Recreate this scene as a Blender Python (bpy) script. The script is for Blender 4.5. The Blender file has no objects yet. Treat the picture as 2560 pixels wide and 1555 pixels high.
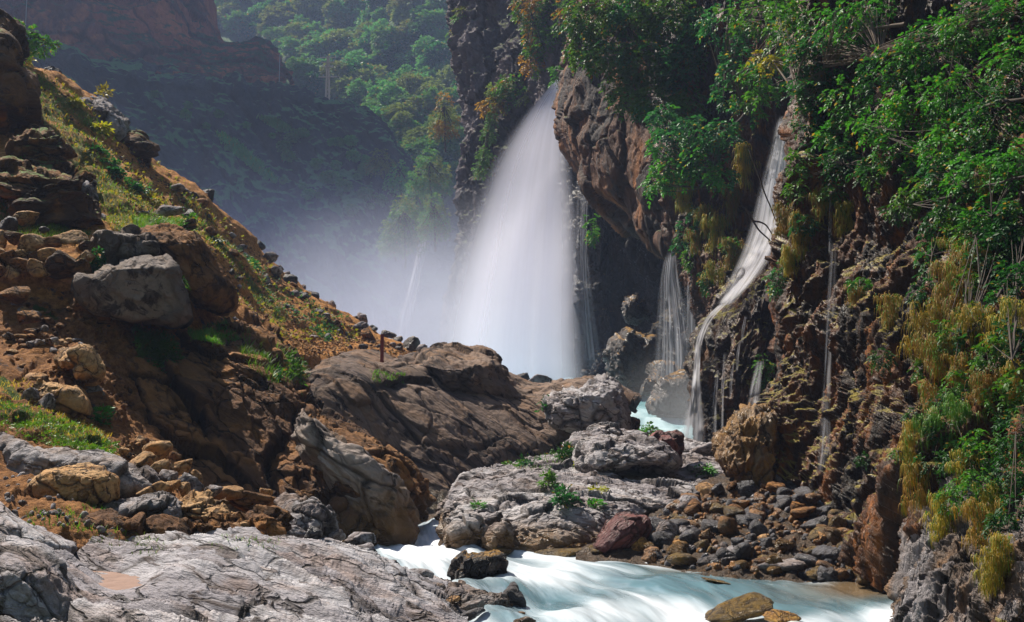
import bpy, bmesh, math, random
import numpy as np
from mathutils import Vector, Matrix

random.seed(7)
RNG = np.random.default_rng(11)
C = bpy.context.scene.collection
F, CX, CY, CAMZ = 2745.0, 1280.0, 777.5, 2.24      # focal length (in photograph pixels), centre, eye height above the stream
PITCH = math.atan(283 / 2745)
CAM = np.array([0, 0, CAMZ])

# ------------------------------------------------------------------ geometry helpers
def P(px, py, Y):
    """world point seen at photograph position (px, py) that lies Y metres ahead"""
    px, py, Y = np.broadcast_arrays(np.asarray(px, float), np.asarray(py, float), np.asarray(Y, float))
    a, b = (px - CX) / F, (CY - py) / F
    dy = math.cos(PITCH) - b * math.sin(PITCH)
    dz = math.sin(PITCH) + b * math.cos(PITCH)
    t = Y / dy
    return np.stack([a * t, Y, CAMZ + dz * t], axis=-1)

def pix(p):
    v = p - CAM
    fwd = v[..., 1] * math.cos(PITCH) + v[..., 2] * math.sin(PITCH)
    up = -v[..., 1] * math.sin(PITCH) + v[..., 2] * math.cos(PITCH)
    return CX + F * v[..., 0] / fwd, CY - F * up / fwd

def hsh(ix, iy, iz, seed):
    h = (ix.astype(np.int64) * 374761393 + iy.astype(np.int64) * 668265263 + iz.astype(np.int64) * 2147483647 + seed * 974634777) & 0xFFFFFFFF
    h = ((h ^ (h >> 13)) * 1274126177) & 0xFFFFFFFF
    h = ((h ^ (h >> 16)) * 2246822519) & 0xFFFFFFFF
    return (h ^ (h >> 15)) & 0xFFFFFFFF

def noise(p, seed=0):
    i = np.floor(p); f = p - i
    u = f * f * f * (f * (f * 6 - 15) + 10)
    out = 0
    for dx in (0, 1):
        wx = u[:, 0] if dx else 1 - u[:, 0]
        for dy in (0, 1):
            wy = u[:, 1] if dy else 1 - u[:, 1]
            for dz in (0, 1):
                wz = u[:, 2] if dz else 1 - u[:, 2]
                h = hsh(i[:, 0] + dx, i[:, 1] + dy, i[:, 2] + dz, seed)
                g = ((h & 1023) / 511.5 - 1) * (f[:, 0] - dx) + (((h >> 10) & 1023) / 511.5 - 1) * (f[:, 1] - dy) + (((h >> 20) & 1023) / 511.5 - 1) * (f[:, 2] - dz)
                out = out + wx * wy * wz * g
    return out * 1.5

def fbm(p, octv=4, seed=0, gain=0.5, ridged=False):
    a, s, out = 1.0, 1.0, 0
    for k in range(octv):
        n = noise(p * s + k * 17.3, seed + k)
        if ridged:
            n = 1 - 2 * np.abs(n)
            n = n * np.abs(n)
        out = out + a * n
        a *= gain; s *= 2.03
    return out

def worley(p, seed=0):
    """F1, F2, two random numbers per cell, vector to the cell's centre"""
    b = np.floor(p - 0.5)
    n = len(p)
    f1 = np.full(n, 9.0); f2 = np.full(n, 9.0)
    r1 = np.zeros(n); r2 = np.zeros(n); vec = np.zeros((n, 3))
    for dx in (0, 1):
        for dy in (0, 1):
            for dz in (0, 1):
                c = b + np.array([dx, dy, dz])
                h = hsh(c[:, 0], c[:, 1], c[:, 2], seed)
                o = np.stack([(h & 1023) / 1023, ((h >> 10) & 1023) / 1023, ((h >> 20) & 1023) / 1023], 1)
                q = c + 0.5 + (o - 0.5) * 0.75 - p
                d = np.sqrt((q * q).sum(1))
                near = d < f1
                f2 = np.where(near, f1, np.minimum(f2, d))
                h2 = hsh(c[:, 0], c[:, 1], c[:, 2], seed + 77)
                r1 = np.where(near, (h2 & 4095) / 4095, r1)
                r2 = np.where(near, ((h2 >> 12) & 4095) / 4095, r2)
                vec = np.where(near[:, None], q, vec)
                f1 = np.minimum(f1, d)
    return f1, f2, r1, r2, vec

def frame(along):
    """rotation whose first axis is ALONG (for stretched noise)"""
    a = np.array(along, float); a /= np.linalg.norm(a)
    t = np.array([0, 0, 1.0]) if abs(a[2]) < 0.9 else np.array([1.0, 0, 0])
    b = np.cross(t, a); b /= np.linalg.norm(b)
    return np.stack([a, b, np.cross(a, b)])

def facets(p, size, seed, along=None, stretch=1.0, tilt=1.0, warp=0.25):
    """broken, blocky rock: every cell gets a height and a tilted face. returns height (-1..1), crack 0..1, cell random"""
    q = p if along is None else (p @ frame(along).T) / np.array([stretch, 1, 1])
    q = q / size
    q = q + warp * np.stack([noise(q * 1.3 + 5, seed + 3), noise(q * 1.3 + 9, seed + 4), noise(q * 1.3 + 13, seed + 5)], 1)
    f1, f2, r1, r2, vec = worley(q, seed)
    ang = r2 * 6.283
    t = vec[:, 0] * np.cos(ang) + vec[:, 1] * np.sin(ang) + vec[:, 2] * (r1 - 0.5) * 2
    edge = np.clip((f2 - f1) / 0.12, 0, 1)
    crack = 1 - edge * edge * (3 - 2 * edge)
    return (r1 - 0.5) * 1.1 + tilt * t, crack, r2

def rockdisp(big=0.5, size=1.5, amp=0.35, size2=0.5, amp2=0.12, fine=0.05, crack=0.12, along=None, stretch=1.0, seed=0, ridge=0.0, ridge_s=1.0, fine_s=0.35, bed=None):
    """broken rock: broad swells, tilted blocks, furrows along the grain, stepped beds (normal, thickness, depth) and a gritty surface"""
    def fn(p, uv):
        h, c, r = facets(p, size, seed, along, stretch)
        h2, c2, r2 = facets(p, size2, seed + 31, along, stretch)
        d = big * fbm(p / (size * 3), 3, seed + 50) + amp * 0.62 * h - crack * 0.45 * c ** 3 + amp2 * 0.8 * h2 - crack * 0.22 * c2 ** 3
        d = d + fine * (fbm(p / fine_s, 5, seed + 60, 0.6) + 0.7 * fbm(p / (fine_s * 1.7), 4, seed + 65, 0.6, True))
        if ridge:
            q = p if along is None else (p @ frame(along).T) / np.array([stretch * 1.5, 1, 1])
            d = d + ridge * fbm(q / ridge_s, 4, seed + 70, ridged=True)
        if bed is not None:
            nrm = np.array(bed[0], float); nrm /= np.linalg.norm(nrm)
            for k, s_ in ((1.0, 1.0), (0.37, 0.5)):
                s = (p @ nrm) / (bed[1] * k) + 0.55 * fbm(p / (bed[1] * k * 3.5), 3, seed + 80) + 0.5 * r
                f = s - np.floor(s)
                d = d + bed[2] * s_ * (np.minimum(f / 0.8, (1 - f) / 0.2) - 0.5) * (0.4 + 0.6 * np.clip(fbm(p / (bed[1] * 4) + 7, 2, seed + 85) + 0.5, 0, 1))
        return d, r, np.maximum(c ** 2, c2 ** 3 * 0.5)
    return fn

def mesh_obj(name, verts, faces, mat=None, parent=None, smooth=True, attrs=None, uv=None, quads=False):
    verts = np.ascontiguousarray(verts, dtype=np.float32).reshape(-1, 3)
    me = bpy.data.meshes.new(name)
    if isinstance(faces, np.ndarray):
        k = faces.shape[1]; nf = len(faces)
        me.vertices.add(len(verts)); me.vertices.foreach_set('co', verts.ravel())
        me.loops.add(nf * k); me.loops.foreach_set('vertex_index', faces.astype(np.int32).ravel())
        me.polygons.add(nf); me.polygons.foreach_set('loop_start', np.arange(0, nf * k, k, dtype=np.int32))
        try:
            me.polygons.foreach_set('loop_total', np.full(nf, k, dtype=np.int32))
        except Exception:
            pass
        me.update(calc_edges=True)
    else:
        me.from_pydata(verts.tolist(), [], faces)
    if smooth:
        me.polygons.foreach_set('use_smooth', np.ones(len(me.polygons), dtype=bool))
    for k_, v in (attrs or {}).items():
        a = me.attributes.new(k_, 'FLOAT', 'POINT'); a.data.foreach_set('value', np.ascontiguousarray(v, dtype=np.float32))
    if uv is not None:
        l = me.uv_layers.new(name='flow')
        idx = np.zeros(len(me.loops), dtype=np.int32); me.loops.foreach_get('vertex_index', idx)
        l.data.foreach_set('uv', np.ascontiguousarray(uv[idx], dtype=np.float32).ravel())
    me.update()
    o = bpy.data.objects.new(name, me); C.objects.link(o)
    if mat is not None: me.materials.append(mat)
    if parent is not None: o.parent = parent
    return o

def tag(o, label=None, cat=None, group=None, kind=None):
    if label: o['label'] = label
    if cat: o['category'] = cat
    if group: o['group'] = group
    if kind: o['kind'] = kind
    return o

def empty(name, loc):
    o = bpy.data.objects.new(name, None); C.objects.link(o); o.location = [float(x) for x in loc]
    return o

def part(name, verts, faces, mat, root, **k):
    """mesh given in world coordinates, parented to ROOT (an unrotated, unscaled Empty)"""
    v = np.asarray(verts, float) - np.array(root.location)
    return mesh_obj(name, v, faces, mat, root, **k)

def cr(ctrl, n):
    """Catmull-Rom through CTRL (first axis), n samples"""
    ctrl = np.asarray(ctrl, float); m = len(ctrl)
    t = np.linspace(0, m - 1, n); i = np.clip(t.astype(int), 0, m - 2); f = (t - i).reshape((-1,) + (1,) * (ctrl.ndim - 1))
    g = lambda k: ctrl[np.clip(k, 0, m - 1)]
    p0 = np.where((i - 1 < 0).reshape(f.shape), 2 * g(i) - g(i + 1), g(i - 1))
    p3 = np.where((i + 2 > m - 1).reshape(f.shape), 2 * g(i + 1) - g(i), g(i + 2))
    p1, p2 = g(i), g(i + 1)
    return 0.5 * (2 * p1 + (p2 - p0) * f + (2 * p0 - 5 * p1 + 4 * p2 - p3) * f * f + (3 * p1 - p0 - 3 * p2 + p3) * f ** 3)

def grid_faces(nv, nu, wrap=False):
    i = np.arange(nv * nu).reshape(nv, nu)
    if wrap: i = np.concatenate([i, i[:, :1]], 1)
    return np.stack([i[:-1, :-1], i[1:, :-1], i[1:, 1:], i[:-1, 1:]], -1).reshape(-1, 4)

def grid_normals(g, wrap=False):
    if wrap:
        du = np.roll(g, -1, 1) - np.roll(g, 1, 1)
    else:
        du = np.gradient(g, axis=1)
    n = np.cross(du, np.gradient(g, axis=0))
    n /= np.linalg.norm(n, axis=-1, keepdims=True) + 1e-9
    return n

class Surf:
    pass

def sheet(name, rows, nu, nv, disp, mat, kind='structure', label=None, cat=None, edge=True, post=None):
    """a rock face or slope: rows of (px, py, Y) control points, splined, then broken up along its normals"""
    ctrl = np.asarray(rows, float)
    g = cr(ctrl, nv)
    g = np.swapaxes(cr(np.swapaxes(g, 0, 1), nu), 0, 1)
    p = P(g[..., 0], g[..., 1], g[..., 2])
    n = grid_normals(p)
    if np.median(((CAM - p) * n).sum(-1)) < 0: n = -n
    uu, vv = np.meshgrid(np.linspace(0, 1, nu), np.linspace(0, 1, nv))
    uv = np.stack([uu.ravel(), vv.ravel()], 1)
    d, cell, crack = disp(p.reshape(-1, 3), uv)
    q = p + n * d.reshape(nv, nu, 1)
    if post is not None: q = post(q, n, uv)
    o = mesh_obj(name, q, grid_faces(nv, nu), mat, attrs={'cell': cell, 'crack': crack}, uv=uv)
    tag(o, label, cat, None, kind)
    s = Surf(); s.o = o; s.g = q
    nn = grid_normals(q)
    if np.median(((CAM - q) * nn).sum(-1)) < 0: nn = -nn
    s.n = nn
    s.px, s.py = pix(q)
    return s

def in_poly(x, y, poly):
    inside = np.zeros(np.shape(x), bool)
    m = len(poly)
    for i in range(m):
        x1, y1 = poly[i]; x2, y2 = poly[(i + 1) % m]
        if y1 == y2: continue
        c = ((y1 > y) != (y2 > y)) & (x < (x2 - x1) * (y - y1) / (y2 - y1) + x1)
        inside ^= c
    return inside

def pick(s, n, poly=None, nz=None, rng=RNG):
    """n random points on a surface, inside a photograph-space polygon and with a minimum upward normal; area weighted"""
    ok = np.ones(s.px.shape, bool)
    if poly is not None: ok &= in_poly(s.px, s.py, poly)
    if nz is not None: ok &= s.n[..., 2] > nz
    idx = np.argwhere(ok)
    if len(idx) == 0: return np.zeros((0, 3)), np.zeros((0, 3))
    k = idx[rng.integers(0, len(idx), n)]
    i = np.clip(k[:, 0], 0, s.g.shape[0] - 2); j = np.clip(k[:, 1], 0, s.g.shape[1] - 2)
    a, b = rng.random((2, n, 1))
    p = s.g[i, j] * (1 - a) * (1 - b) + s.g[i + 1, j] * a * (1 - b) + s.g[i, j + 1] * (1 - a) * b + s.g[i + 1, j + 1] * a * b
    return p, s.n[i, j]

def land(s, px, py):
    """the point of surface S that shows nearest to (px, py)"""
    d = (s.px - px) ** 2 + (s.py - py) ** 2
    k = np.unravel_index(np.argmin(d), d.shape)
    return s.g[k], s.n[k]

def front(px, py, r, surfs):
    """distance of the nearest rock that shows within R photograph pixels of (px, py)"""
    best = 1e9
    for s in surfs:
        k = (np.abs(s.px - px) < r) & (np.abs(s.py - py) < r)
        if k.any(): best = min(best, float(np.percentile(s.g[..., 1][k], 8)))
    return best

# ------------------------------------------------------------------ boulders
_ICO = {}
def ico(sub):
    if sub not in _ICO:
        bm = bmesh.new(); bmesh.ops.create_icosphere(bm, subdivisions=sub, radius=1)
        v = np.array([x.co[:] for x in bm.verts]); f = np.array([[y.index for y in x.verts] for x in bm.faces]); bm.free()
        _ICO[sub] = (v, f)
    return _ICO[sub]

def boulder_shape(seed, sub=4, planes=13, sharp=14.0, rough=0.05, block=0.06):
    """a broken stone in a unit box: random planes cut out of a ball, worn edges, chipped surface"""
    r = np.random.default_rng(seed)
    v, f = ico(sub)
    n = r.normal(size=(planes, 3)); n /= np.linalg.norm(n, axis=1, keepdims=True)
    d = r.uniform(0.55, 1.0, planes)
    m = v @ n.T
    rr = np.where(m > 0.05, d / np.maximum(m, 0.05), 9.0)
    rr = np.minimum(rr, 1.6)
    rad = -np.log(np.exp(-sharp * rr).sum(1)) / sharp
    p = v * np.clip(rad, 0.3, 1.4)[:, None]
    h, c, cell = facets(p * 2.2 + seed * 3.1, 1.0, seed)
    p = p * (1 + block * h - 0.03 * c + rough * fbm(p * 2.5 + seed, 4, seed))[:, None]
    lo, hi = p.min(0), p.max(0)
    p = (p - (lo + hi) / 2) / (hi - lo)
    return p, f, cell, c

def rotz(a):
    c, s = math.cos(a), math.sin(a)
    return np.array([[c, -s, 0], [s, c, 0], [0, 0, 1]])

_seed = [100]
def rock(px, py, w, h, Y, mat, label=None, group=None, depth=0.9, sub=4, name='boulder', cat='rock', planes=13, sharp=14.0, rough=0.05, tilt=None, block=0.06, tz=None):
    """one boulder whose outline fills w x h photograph pixels around (px, py), Y metres ahead"""
    _seed[0] += 1; s = _seed[0]
    p, f, cell, c = boulder_shape(s, sub, planes, sharp, rough, block)
    W, H = w * Y / F, h * Y / F
    D = depth * (W * 0.65 + H * 0.35)
    p = p * np.array([W, D, H])
    a = random.uniform(-0.25, 0.25) if tilt is None else tilt
    R = np.array([[math.cos(a), 0, -math.sin(a)], [0, 1, 0], [math.sin(a), 0, math.cos(a)]])
    p = p @ R.T
    ctr = P(px, py, Y)
    o = mesh_obj(name, p, f, mat, attrs={'cell': cell, 'crack': c})
    o.location = ctr
    return tag(o, label, cat, group)

def lump(outline, Y, thick, mat, label=None, group=None, name='boulder', cat='rock', tilt=0.0, shelf=None, disp=None, rings=46, seg=150, power=2.6, kind=None, centre=None, yaw=0.0):
    """a boulder traced from its outline, given its own distance and a swelling front and back; TILT leans it back, SHELF=(py, slope) folds its top away"""
    o2 = np.array(outline, float)
    cl = np.vstack([o2[-1:], o2, o2[:2]])
    q = np.vstack([cr(cl, len(cl) * 40)])
    q = q[40 * 1: -40 * 1] if len(q) > 80 else q
    seglen = np.r_[0, np.cumsum(np.hypot(*np.diff(np.vstack([o2, o2[:1]]), axis=0).T))]
    t = np.linspace(0, seglen[-1], seg, endpoint=False)
    closed = np.vstack([o2, o2[:1]])
    ox = np.interp(t, seglen, closed[:, 0]); oy = np.interp(t, seglen, closed[:, 1])
    for _ in range(2):
        ox = (np.roll(ox, 1) + 2 * ox + np.roll(ox, -1)) / 4; oy = (np.roll(oy, 1) + 2 * oy + np.roll(oy, -1)) / 4
    cx, cy = (ox.mean(), oy.mean()) if centre is None else centre
    a = np.linspace(0.0, 1.0, rings)
    ang = np.r_[a[:-1], 2 - a[::-1]]           # front centre -> rim -> back centre
    rad = np.where(ang <= 1, np.sin(ang * math.pi / 2), np.sin((2 - ang) * math.pi / 2))
    dep = np.where(ang <= 1, -(np.maximum(1 - rad ** power, 0)) ** (1 / power), (np.maximum(1 - rad ** power, 0)) ** (1 / power))
    PX = cx + (ox - cx)[None, :] * np.maximum(rad, 0.004)[:, None]
    PY = cy + (oy - cy)[None, :] * np.maximum(rad, 0.004)[:, None]
    zr = (cy - PY) * Y / F; xr = (PX - cx) * Y / F
    Yd = Y + dep[:, None] * thick / 2 + tilt * zr + yaw * xr
    if shelf is not None:
        Yd = Yd + shelf[1] * np.maximum(0, (shelf[0] - PY) * Y / F)
    g = P(PX, PY, Yd)
    n = grid_normals(g, True)
    mid = g.reshape(-1, 3).mean(0)
    if np.median(((g - mid) * n).sum(-1)) < 0: n = -n
    fn = disp or rockdisp(0.06 * thick, 0.5 * thick, 0.17 * thick, 0.17 * thick, 0.045 * thick, 0.010 * thick, 0.03 * thick, fine_s=0.12 * thick, seed=_seed[0])
    _seed[0] += 1
    pts = g.reshape(-1, 3)
    d, cell, crack = fn(pts, None)
    fade = np.clip((np.minimum(ang, 2 - ang)) * 6, 0, 1)[:, None] * np.ones((1, seg))
    g = g + n * (d.reshape(len(ang), seg, 1) * fade[..., None])
    loc = P(cx, oy.max(), Y)
    o = mesh_obj(name, g - loc, grid_faces(len(ang), seg, True), mat, attrs={'cell': cell, 'crack': crack})
    o.location = loc
    tag(o, label, cat if kind != 'structure' else cat, group, kind)
    s = Surf(); s.o = o; s.g = g; nn = grid_normals(g, True)
    if np.median(((g - mid) * nn).sum(-1)) < 0: nn = -nn
    s.n = nn; s.px, s.py = pix(g)
    vis = ((CAM - g) * nn).sum(-1) > 0
    s.px = np.where(vis, s.px, -9999)
    return s

# ------------------------------------------------------------------ plants
def tube(pts, radii, sides=6):
    pts = np.asarray(pts, float); n = len(pts)
    t = np.gradient(pts, axis=0); t /= np.linalg.norm(t, axis=1, keepdims=True) + 1e-9
    ref = np.array([0.3, 0.2, 0.93])
    b = np.cross(t, ref); b /= np.linalg.norm(b, axis=1, keepdims=True) + 1e-9
    c = np.cross(t, b)
    a = np.linspace(0, 2 * math.pi, sides, endpoint=False)
    v = pts[:, None] + np.asarray(radii, float).reshape(-1, 1, 1) * (np.cos(a)[None, :, None] * b[:, None] + np.sin(a)[None, :, None] * c[:, None])
    return v.reshape(-1, 3), grid_faces(n, sides, True)

def merge(items):
    vs, fs, k = [], [], 0
    for v, f in items:
        vs.append(v); fs.append(f + k); k += len(v)
    return np.vstack(vs), np.vstack(fs)

def unit(v):
    return v / (np.linalg.norm(v, axis=-1, keepdims=True) + 1e-9)

def leaves(c, d, n, L, W, bend=0.15):
    """leaf-shaped faces: base c, direction d, facing n, length L, width W (all arrays). Two triangles folded along the midrib"""
    N = len(c)
    d = unit(d); s = unit(np.cross(d, n)); n = np.cross(s, d)
    L = np.broadcast_to(L, (N,))[:, None]; W = np.broadcast_to(W, (N,))[:, None]
    m = c + d * L * 0.45
    v = np.stack([c, m + s * W / 2 + n * W * bend, c + d * L - n * L * bend * 0.6, m - s * W / 2 + n * W * bend], 1)
    i = np.arange(N)[:, None] * 4
    f = np.concatenate([i + np.array([[0, 1, 2]]), i + np.array([[0, 2, 3]])], 1).reshape(-1, 3)
    return v.reshape(-1, 3), f

def sprays(c, d, L, k=7, leaf=0.42, wid=0.4, rng=RNG, droop=0.35, spread=0.9):
    """compound leaves: stem from c along d, k leaflets in two rows and one at the tip"""
    N = len(c); d = unit(d)
    L = np.broadcast_to(L, (N,))
    up = np.array([0, 0, 1.0])
    s = unit(np.cross(d, up) + 1e-4); n = np.cross(s, d)
    tilt = rng.normal(0, 0.45, (N, 1)); n = unit(n + s * tilt); s = np.cross(d, n)
    cs, ds, ns, Ls = [], [], [], []
    for j in range(k):
        last = j == k - 1
        t = 1.0 if last else (j // 2 + 1) / (k // 2 + 0.6)
        side = 0 if last else (1 if j % 2 else -1)
        base = c + d * (L * t * 0.85)[:, None] - up * (L * droop * t * t)[:, None]
        dd = d * 0.55 + s * side * spread - up * droop * (0.3 + 0.6 * t) + rng.normal(0, 0.18, (N, 3))
        cs.append(base); ds.append(dd); ns.append(n + rng.normal(0, 0.3, (N, 3)))
        Ls.append(L * leaf * rng.uniform(0.75, 1.2, N))
    Ls = np.concatenate(Ls)
    return leaves(np.vstack(cs), np.vstack(ds), np.vstack(ns), Ls, Ls * wid)

def crown_points(n, r=(1, 1, 1), rng=RNG, shell=0.55, seed=0, clump=0.9):
    """points through a crown's volume, thinned by clumps so that gaps stay open"""
    out = []
    while sum(len(x) for x in out) < n:
        v = unit(rng.normal(size=(n * 3, 3))) * rng.uniform(shell ** 3, 1, (n * 3, 1)) ** (1 / 3)
        k = fbm(v * 2.1 + seed * 7.7, 2, seed) * clump + 0.15 > rng.uniform(-0.35, 0.5, n * 3)
        out.append(v[k])
    return np.vstack(out)[:n] * np.array(r)

def blades(c, n, h, w, lean=None, rng=RNG, curl=0.5, nseg=3):
    """grass blades: strips from c, height h, width w, bending over"""
    N = len(c)
    az = rng.uniform(0, 6.283, N)
    side = np.stack([np.cos(az), np.sin(az), np.zeros(N)], 1)
    out = np.stack([-np.sin(az), np.cos(az), np.zeros(N)], 1)
    if lean is not None: out = unit(out * 0.5 + lean)
    n = unit(n * 0.5 + np.array([0, 0, 0.6]) + rng.normal(0, 0.15, (N, 3)))
    h = np.broadcast_to(h, (N,))[:, None] * rng.uniform(0.6, 1.3, (N, 1)); w = np.broadcast_to(w, (N,))[:, None]
    vs = []
    for j in range(nseg + 1):
        t = j / nseg
        p = c + n * h * t * (1 - 0.3 * curl * t) + out * h * curl * t * t
        ww = w * (1 - t) ** 0.7 / 2 if j < nseg else w * 0.04
        vs += [p - side * ww, p + side * ww]
    v = np.stack(vs, 1)
    i = np.arange(N)[:, None] * (2 * nseg + 2)
    f = np.concatenate([i + np.array([[2 * j, 2 * j + 1, 2 * j + 3, 2 * j + 2]]) for j in range(nseg)], 1).reshape(-1, 4)
    return v.reshape(-1, 3), f

# ------------------------------------------------------------------ materials
class NT:
    def __init__(s, name):
        s.m = bpy.data.materials.new(name); s.m.use_nodes = True
        s.t = s.m.node_tree; s.t.nodes.clear()
        s.out = s.t.nodes.new('ShaderNodeOutputMaterial')
    def n(s, typ, ins=None, **kw):
        x = s.t.nodes.new('ShaderNode' + typ)
        for k, v in kw.items(): setattr(x, k, v)
        for k, v in (ins or {}).items(): s.set(x.inputs[k], v)
        return x
    def set(s, sock, v):
        if isinstance(v, bpy.types.NodeSocket): s.t.links.new(v, sock)
        elif isinstance(v, bpy.types.Node): s.t.links.new(v.outputs[0], sock)
        elif isinstance(v, (tuple, list)) and len(v) == 3 and sock.type == 'RGBA': sock.default_value = (*v, 1)
        else: sock.default_value = v
    def math(s, op, a, b=None, c=None, clamp=False):
        x = s.n('Math', operation=op, use_clamp=clamp)
        s.set(x.inputs[0], a)
        if b is not None: s.set(x.inputs[1], b)
        if c is not None: s.set(x.inputs[2], c)
        return x.outputs[0]
    def mix(s, f, a, b, blend='MIX'):
        x = s.n('Mix', data_type='RGBA', blend_type=blend)
        s.set(x.inputs[0], f); s.set(x.inputs[6], a); s.set(x.inputs[7], b)
        return x.outputs[2]
    def ramp(s, f, lo, hi):
        x = s.n('MapRange', interpolation_type='SMOOTHSTEP')
        s.set(x.inputs[0], f); x.inputs[1].default_value = lo; x.inputs[2].default_value = hi
        return x.outputs[0]
    def noise(s, vec, scale, detail=4, rough=0.55, dist=0.0):
        x = s.n('TexNoise', {'Vector': vec, 'Scale': scale, 'Detail': detail, 'Roughness': rough, 'Distortion': dist})
        return x.outputs[0]
    def stretched(s, vec, along, f):
        """coordinates squeezed F times along a direction, for streaks"""
        R = Matrix([list(r) for r in frame(along)]).transposed().to_euler()
        x = s.n('Mapping', {'Vector': vec, 'Rotation': tuple(R), 'Scale': (f, 1, 1)}, vector_type='TEXTURE')
        return x.outputs[0]
    def attr(s, name):
        return s.n('Attribute', attribute_name=name).outputs['Fac']
    def bump(s, h, dist, strength=1.0, normal=None):
        x = s.n('Bump', {'Height': h, 'Distance': dist, 'Strength': strength})
        if normal is not None: s.set(x.inputs['Normal'], normal)
        return x.outputs[0]
    def done(s, sh, vol=None):
        if sh is not None: s.set(s.out.inputs['Surface'], sh)
        if vol is not None: s.set(s.out.inputs['Volume'], vol)
        return s.m

def rock_mat(name, base, alt, stain=(0.30, 0.14, 0.05), stain_amt=0.45, spot=(0.03, 0.025, 0.025), spot_amt=0.35, unit_=1.0, rough=0.85,
             bump=0.5, along=None, stretch=3.0, moss=None, moss_lo=0.6, moss_hi=0.85, moss_noise=0.5, wet=0.0, crackc=(0.03, 0.02, 0.015), low=None, cellv=0.5, spec=0.3, vor_amt=0.25, spot_lo=0.57, cracks=0.75):
    """weathered stone. UNIT_ is the size in metres of its main patches"""
    T = NT(name)
    pos = T.n('NewGeometry').outputs['Position']
    info = T.n('ObjectInfo').outputs['Random']
    pos = T.n('VectorMath', {0: pos, 1: T.n('CombineXYZ', {0: T.math('MULTIPLY', info, 31.0), 1: T.math('MULTIPLY', info, 17.0), 2: 0.0}).outputs[0]}, operation='ADD').outputs[0]
    vec = T.stretched(pos, along, stretch) if along is not None else pos
    s = 1.0 / unit_
    cell = T.attr('cell')
    a = T.noise(vec, 0.7 * s, 5, 0.6, 0.3)
    fine = T.noise(vec, 9 * s, 6, 0.7)
    mid = T.noise(vec, 2.6 * s, 5, 0.62, 0.6)
    col = T.mix(T.ramp(T.math('ADD', a, T.math('MULTIPLY', T.math('SUBTRACT', cell, 0.5), cellv)), 0.36, 0.66), base, alt)
    col = T.mix(T.math('MULTIPLY', T.ramp(T.noise(vec, 1.1 * s, 5, 0.62, 0.8), 0.47, 0.68), stain_amt), col, stain)
    col = T.mix(T.math('MULTIPLY', T.ramp(mid, spot_lo, spot_lo + 0.07), spot_amt), col, spot)
    wv = T.n('VectorMath', {0: vec, 1: T.n('VectorMath', {0: T.n('TexNoise', {'Vector': vec, 'Scale': 2.2 * s, 'Detail': 4}).outputs['Color'], 1: (0.55 * unit_,) * 3}, operation='MULTIPLY').outputs[0]}, operation='ADD').outputs[0]
    va = T.n('TexVoronoi', {'Vector': wv, 'Scale': 0.9 * s}, feature='DISTANCE_TO_EDGE').outputs[0]
    vb = T.n('TexVoronoi', {'Vector': wv, 'Scale': 2.7 * s}, feature='DISTANCE_TO_EDGE').outputs[0]
    lines = T.math('MAXIMUM', T.math('MULTIPLY', T.ramp(va, 0.035, 0.004), T.ramp(a, 0.36, 0.56)), T.math('MULTIPLY', T.ramp(vb, 0.06, 0.01), T.math('MULTIPLY', T.ramp(T.noise(vec, 1.3 * s, 2), 0.50, 0.66), 0.8)))
    col = T.mix(T.math('MAXIMUM', T.math('MULTIPLY', T.attr('crack'), 0.8), T.math('MULTIPLY', lines, cracks)), col, crackc)
    v = T.n('Mix', data_type='FLOAT'); T.set(v.inputs[0], fine); v.inputs[2].default_value = 0.45; v.inputs[3].default_value = 1.5
    col = T.mix(1.0, col, T.n('CombineColor', {0: v.outputs[0], 1: v.outputs[0], 2: v.outputs[0]}).outputs[0], 'MULTIPLY')
    rgh = rough
    if low is not None:       # a tide line: (height, softness, colour, how shiny)
        z = T.n('SeparateXYZ', {0: T.n('NewGeometry').outputs['Position']}).outputs[2]
        f = T.ramp(T.math('ADD', z, T.math('MULTIPLY', T.math('SUBTRACT', mid, 0.5), low[1] * 3)), low[0] + low[1], low[0] - low[1])
        col = T.mix(T.math('MULTIPLY', f, 0.8), col, low[2])
        rgh = T.math('SUBTRACT', rough, T.math('MULTIPLY', f, rough - 0.22))
    if moss is not None:
        nz = T.n('SeparateXYZ', {0: T.n('NewGeometry').outputs['Normal']}).outputs[2]
        f = T.ramp(T.math('ADD', nz, T.math('MULTIPLY', T.math('SUBTRACT', T.noise(pos, 0.9 * s, 5, 0.65), 0.5), moss_noise * 2)), moss_lo, moss_hi)
        mc = T.mix(T.noise(pos, 6 * s, 3), moss, tuple(min(1, c * 1.9) for c in moss))
        col = T.mix(f, col, mc)
    h = T.math('ADD', T.math('MULTIPLY', mid, 0.6), T.math('MULTIPLY', fine, 0.4))
    h = T.math('SUBTRACT', h, T.math('MULTIPLY', lines, vor_amt * 1.6))
    nrm = T.bump(h, bump * 0.45 * unit_, 1.0)
    if wet: rgh = T.math('ADD', T.math('MULTIPLY', T.ramp(a, 0.35, 0.7), 0.45), 0.55 - wet * 0.38)
    p = T.n('BsdfPrincipled', {'Base Color': col, 'Roughness': rgh, 'Normal': nrm, 'Specular IOR Level': (0.16 + 0.2 * wet) if (wet or low) else spec})
    return T.done(p)

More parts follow.
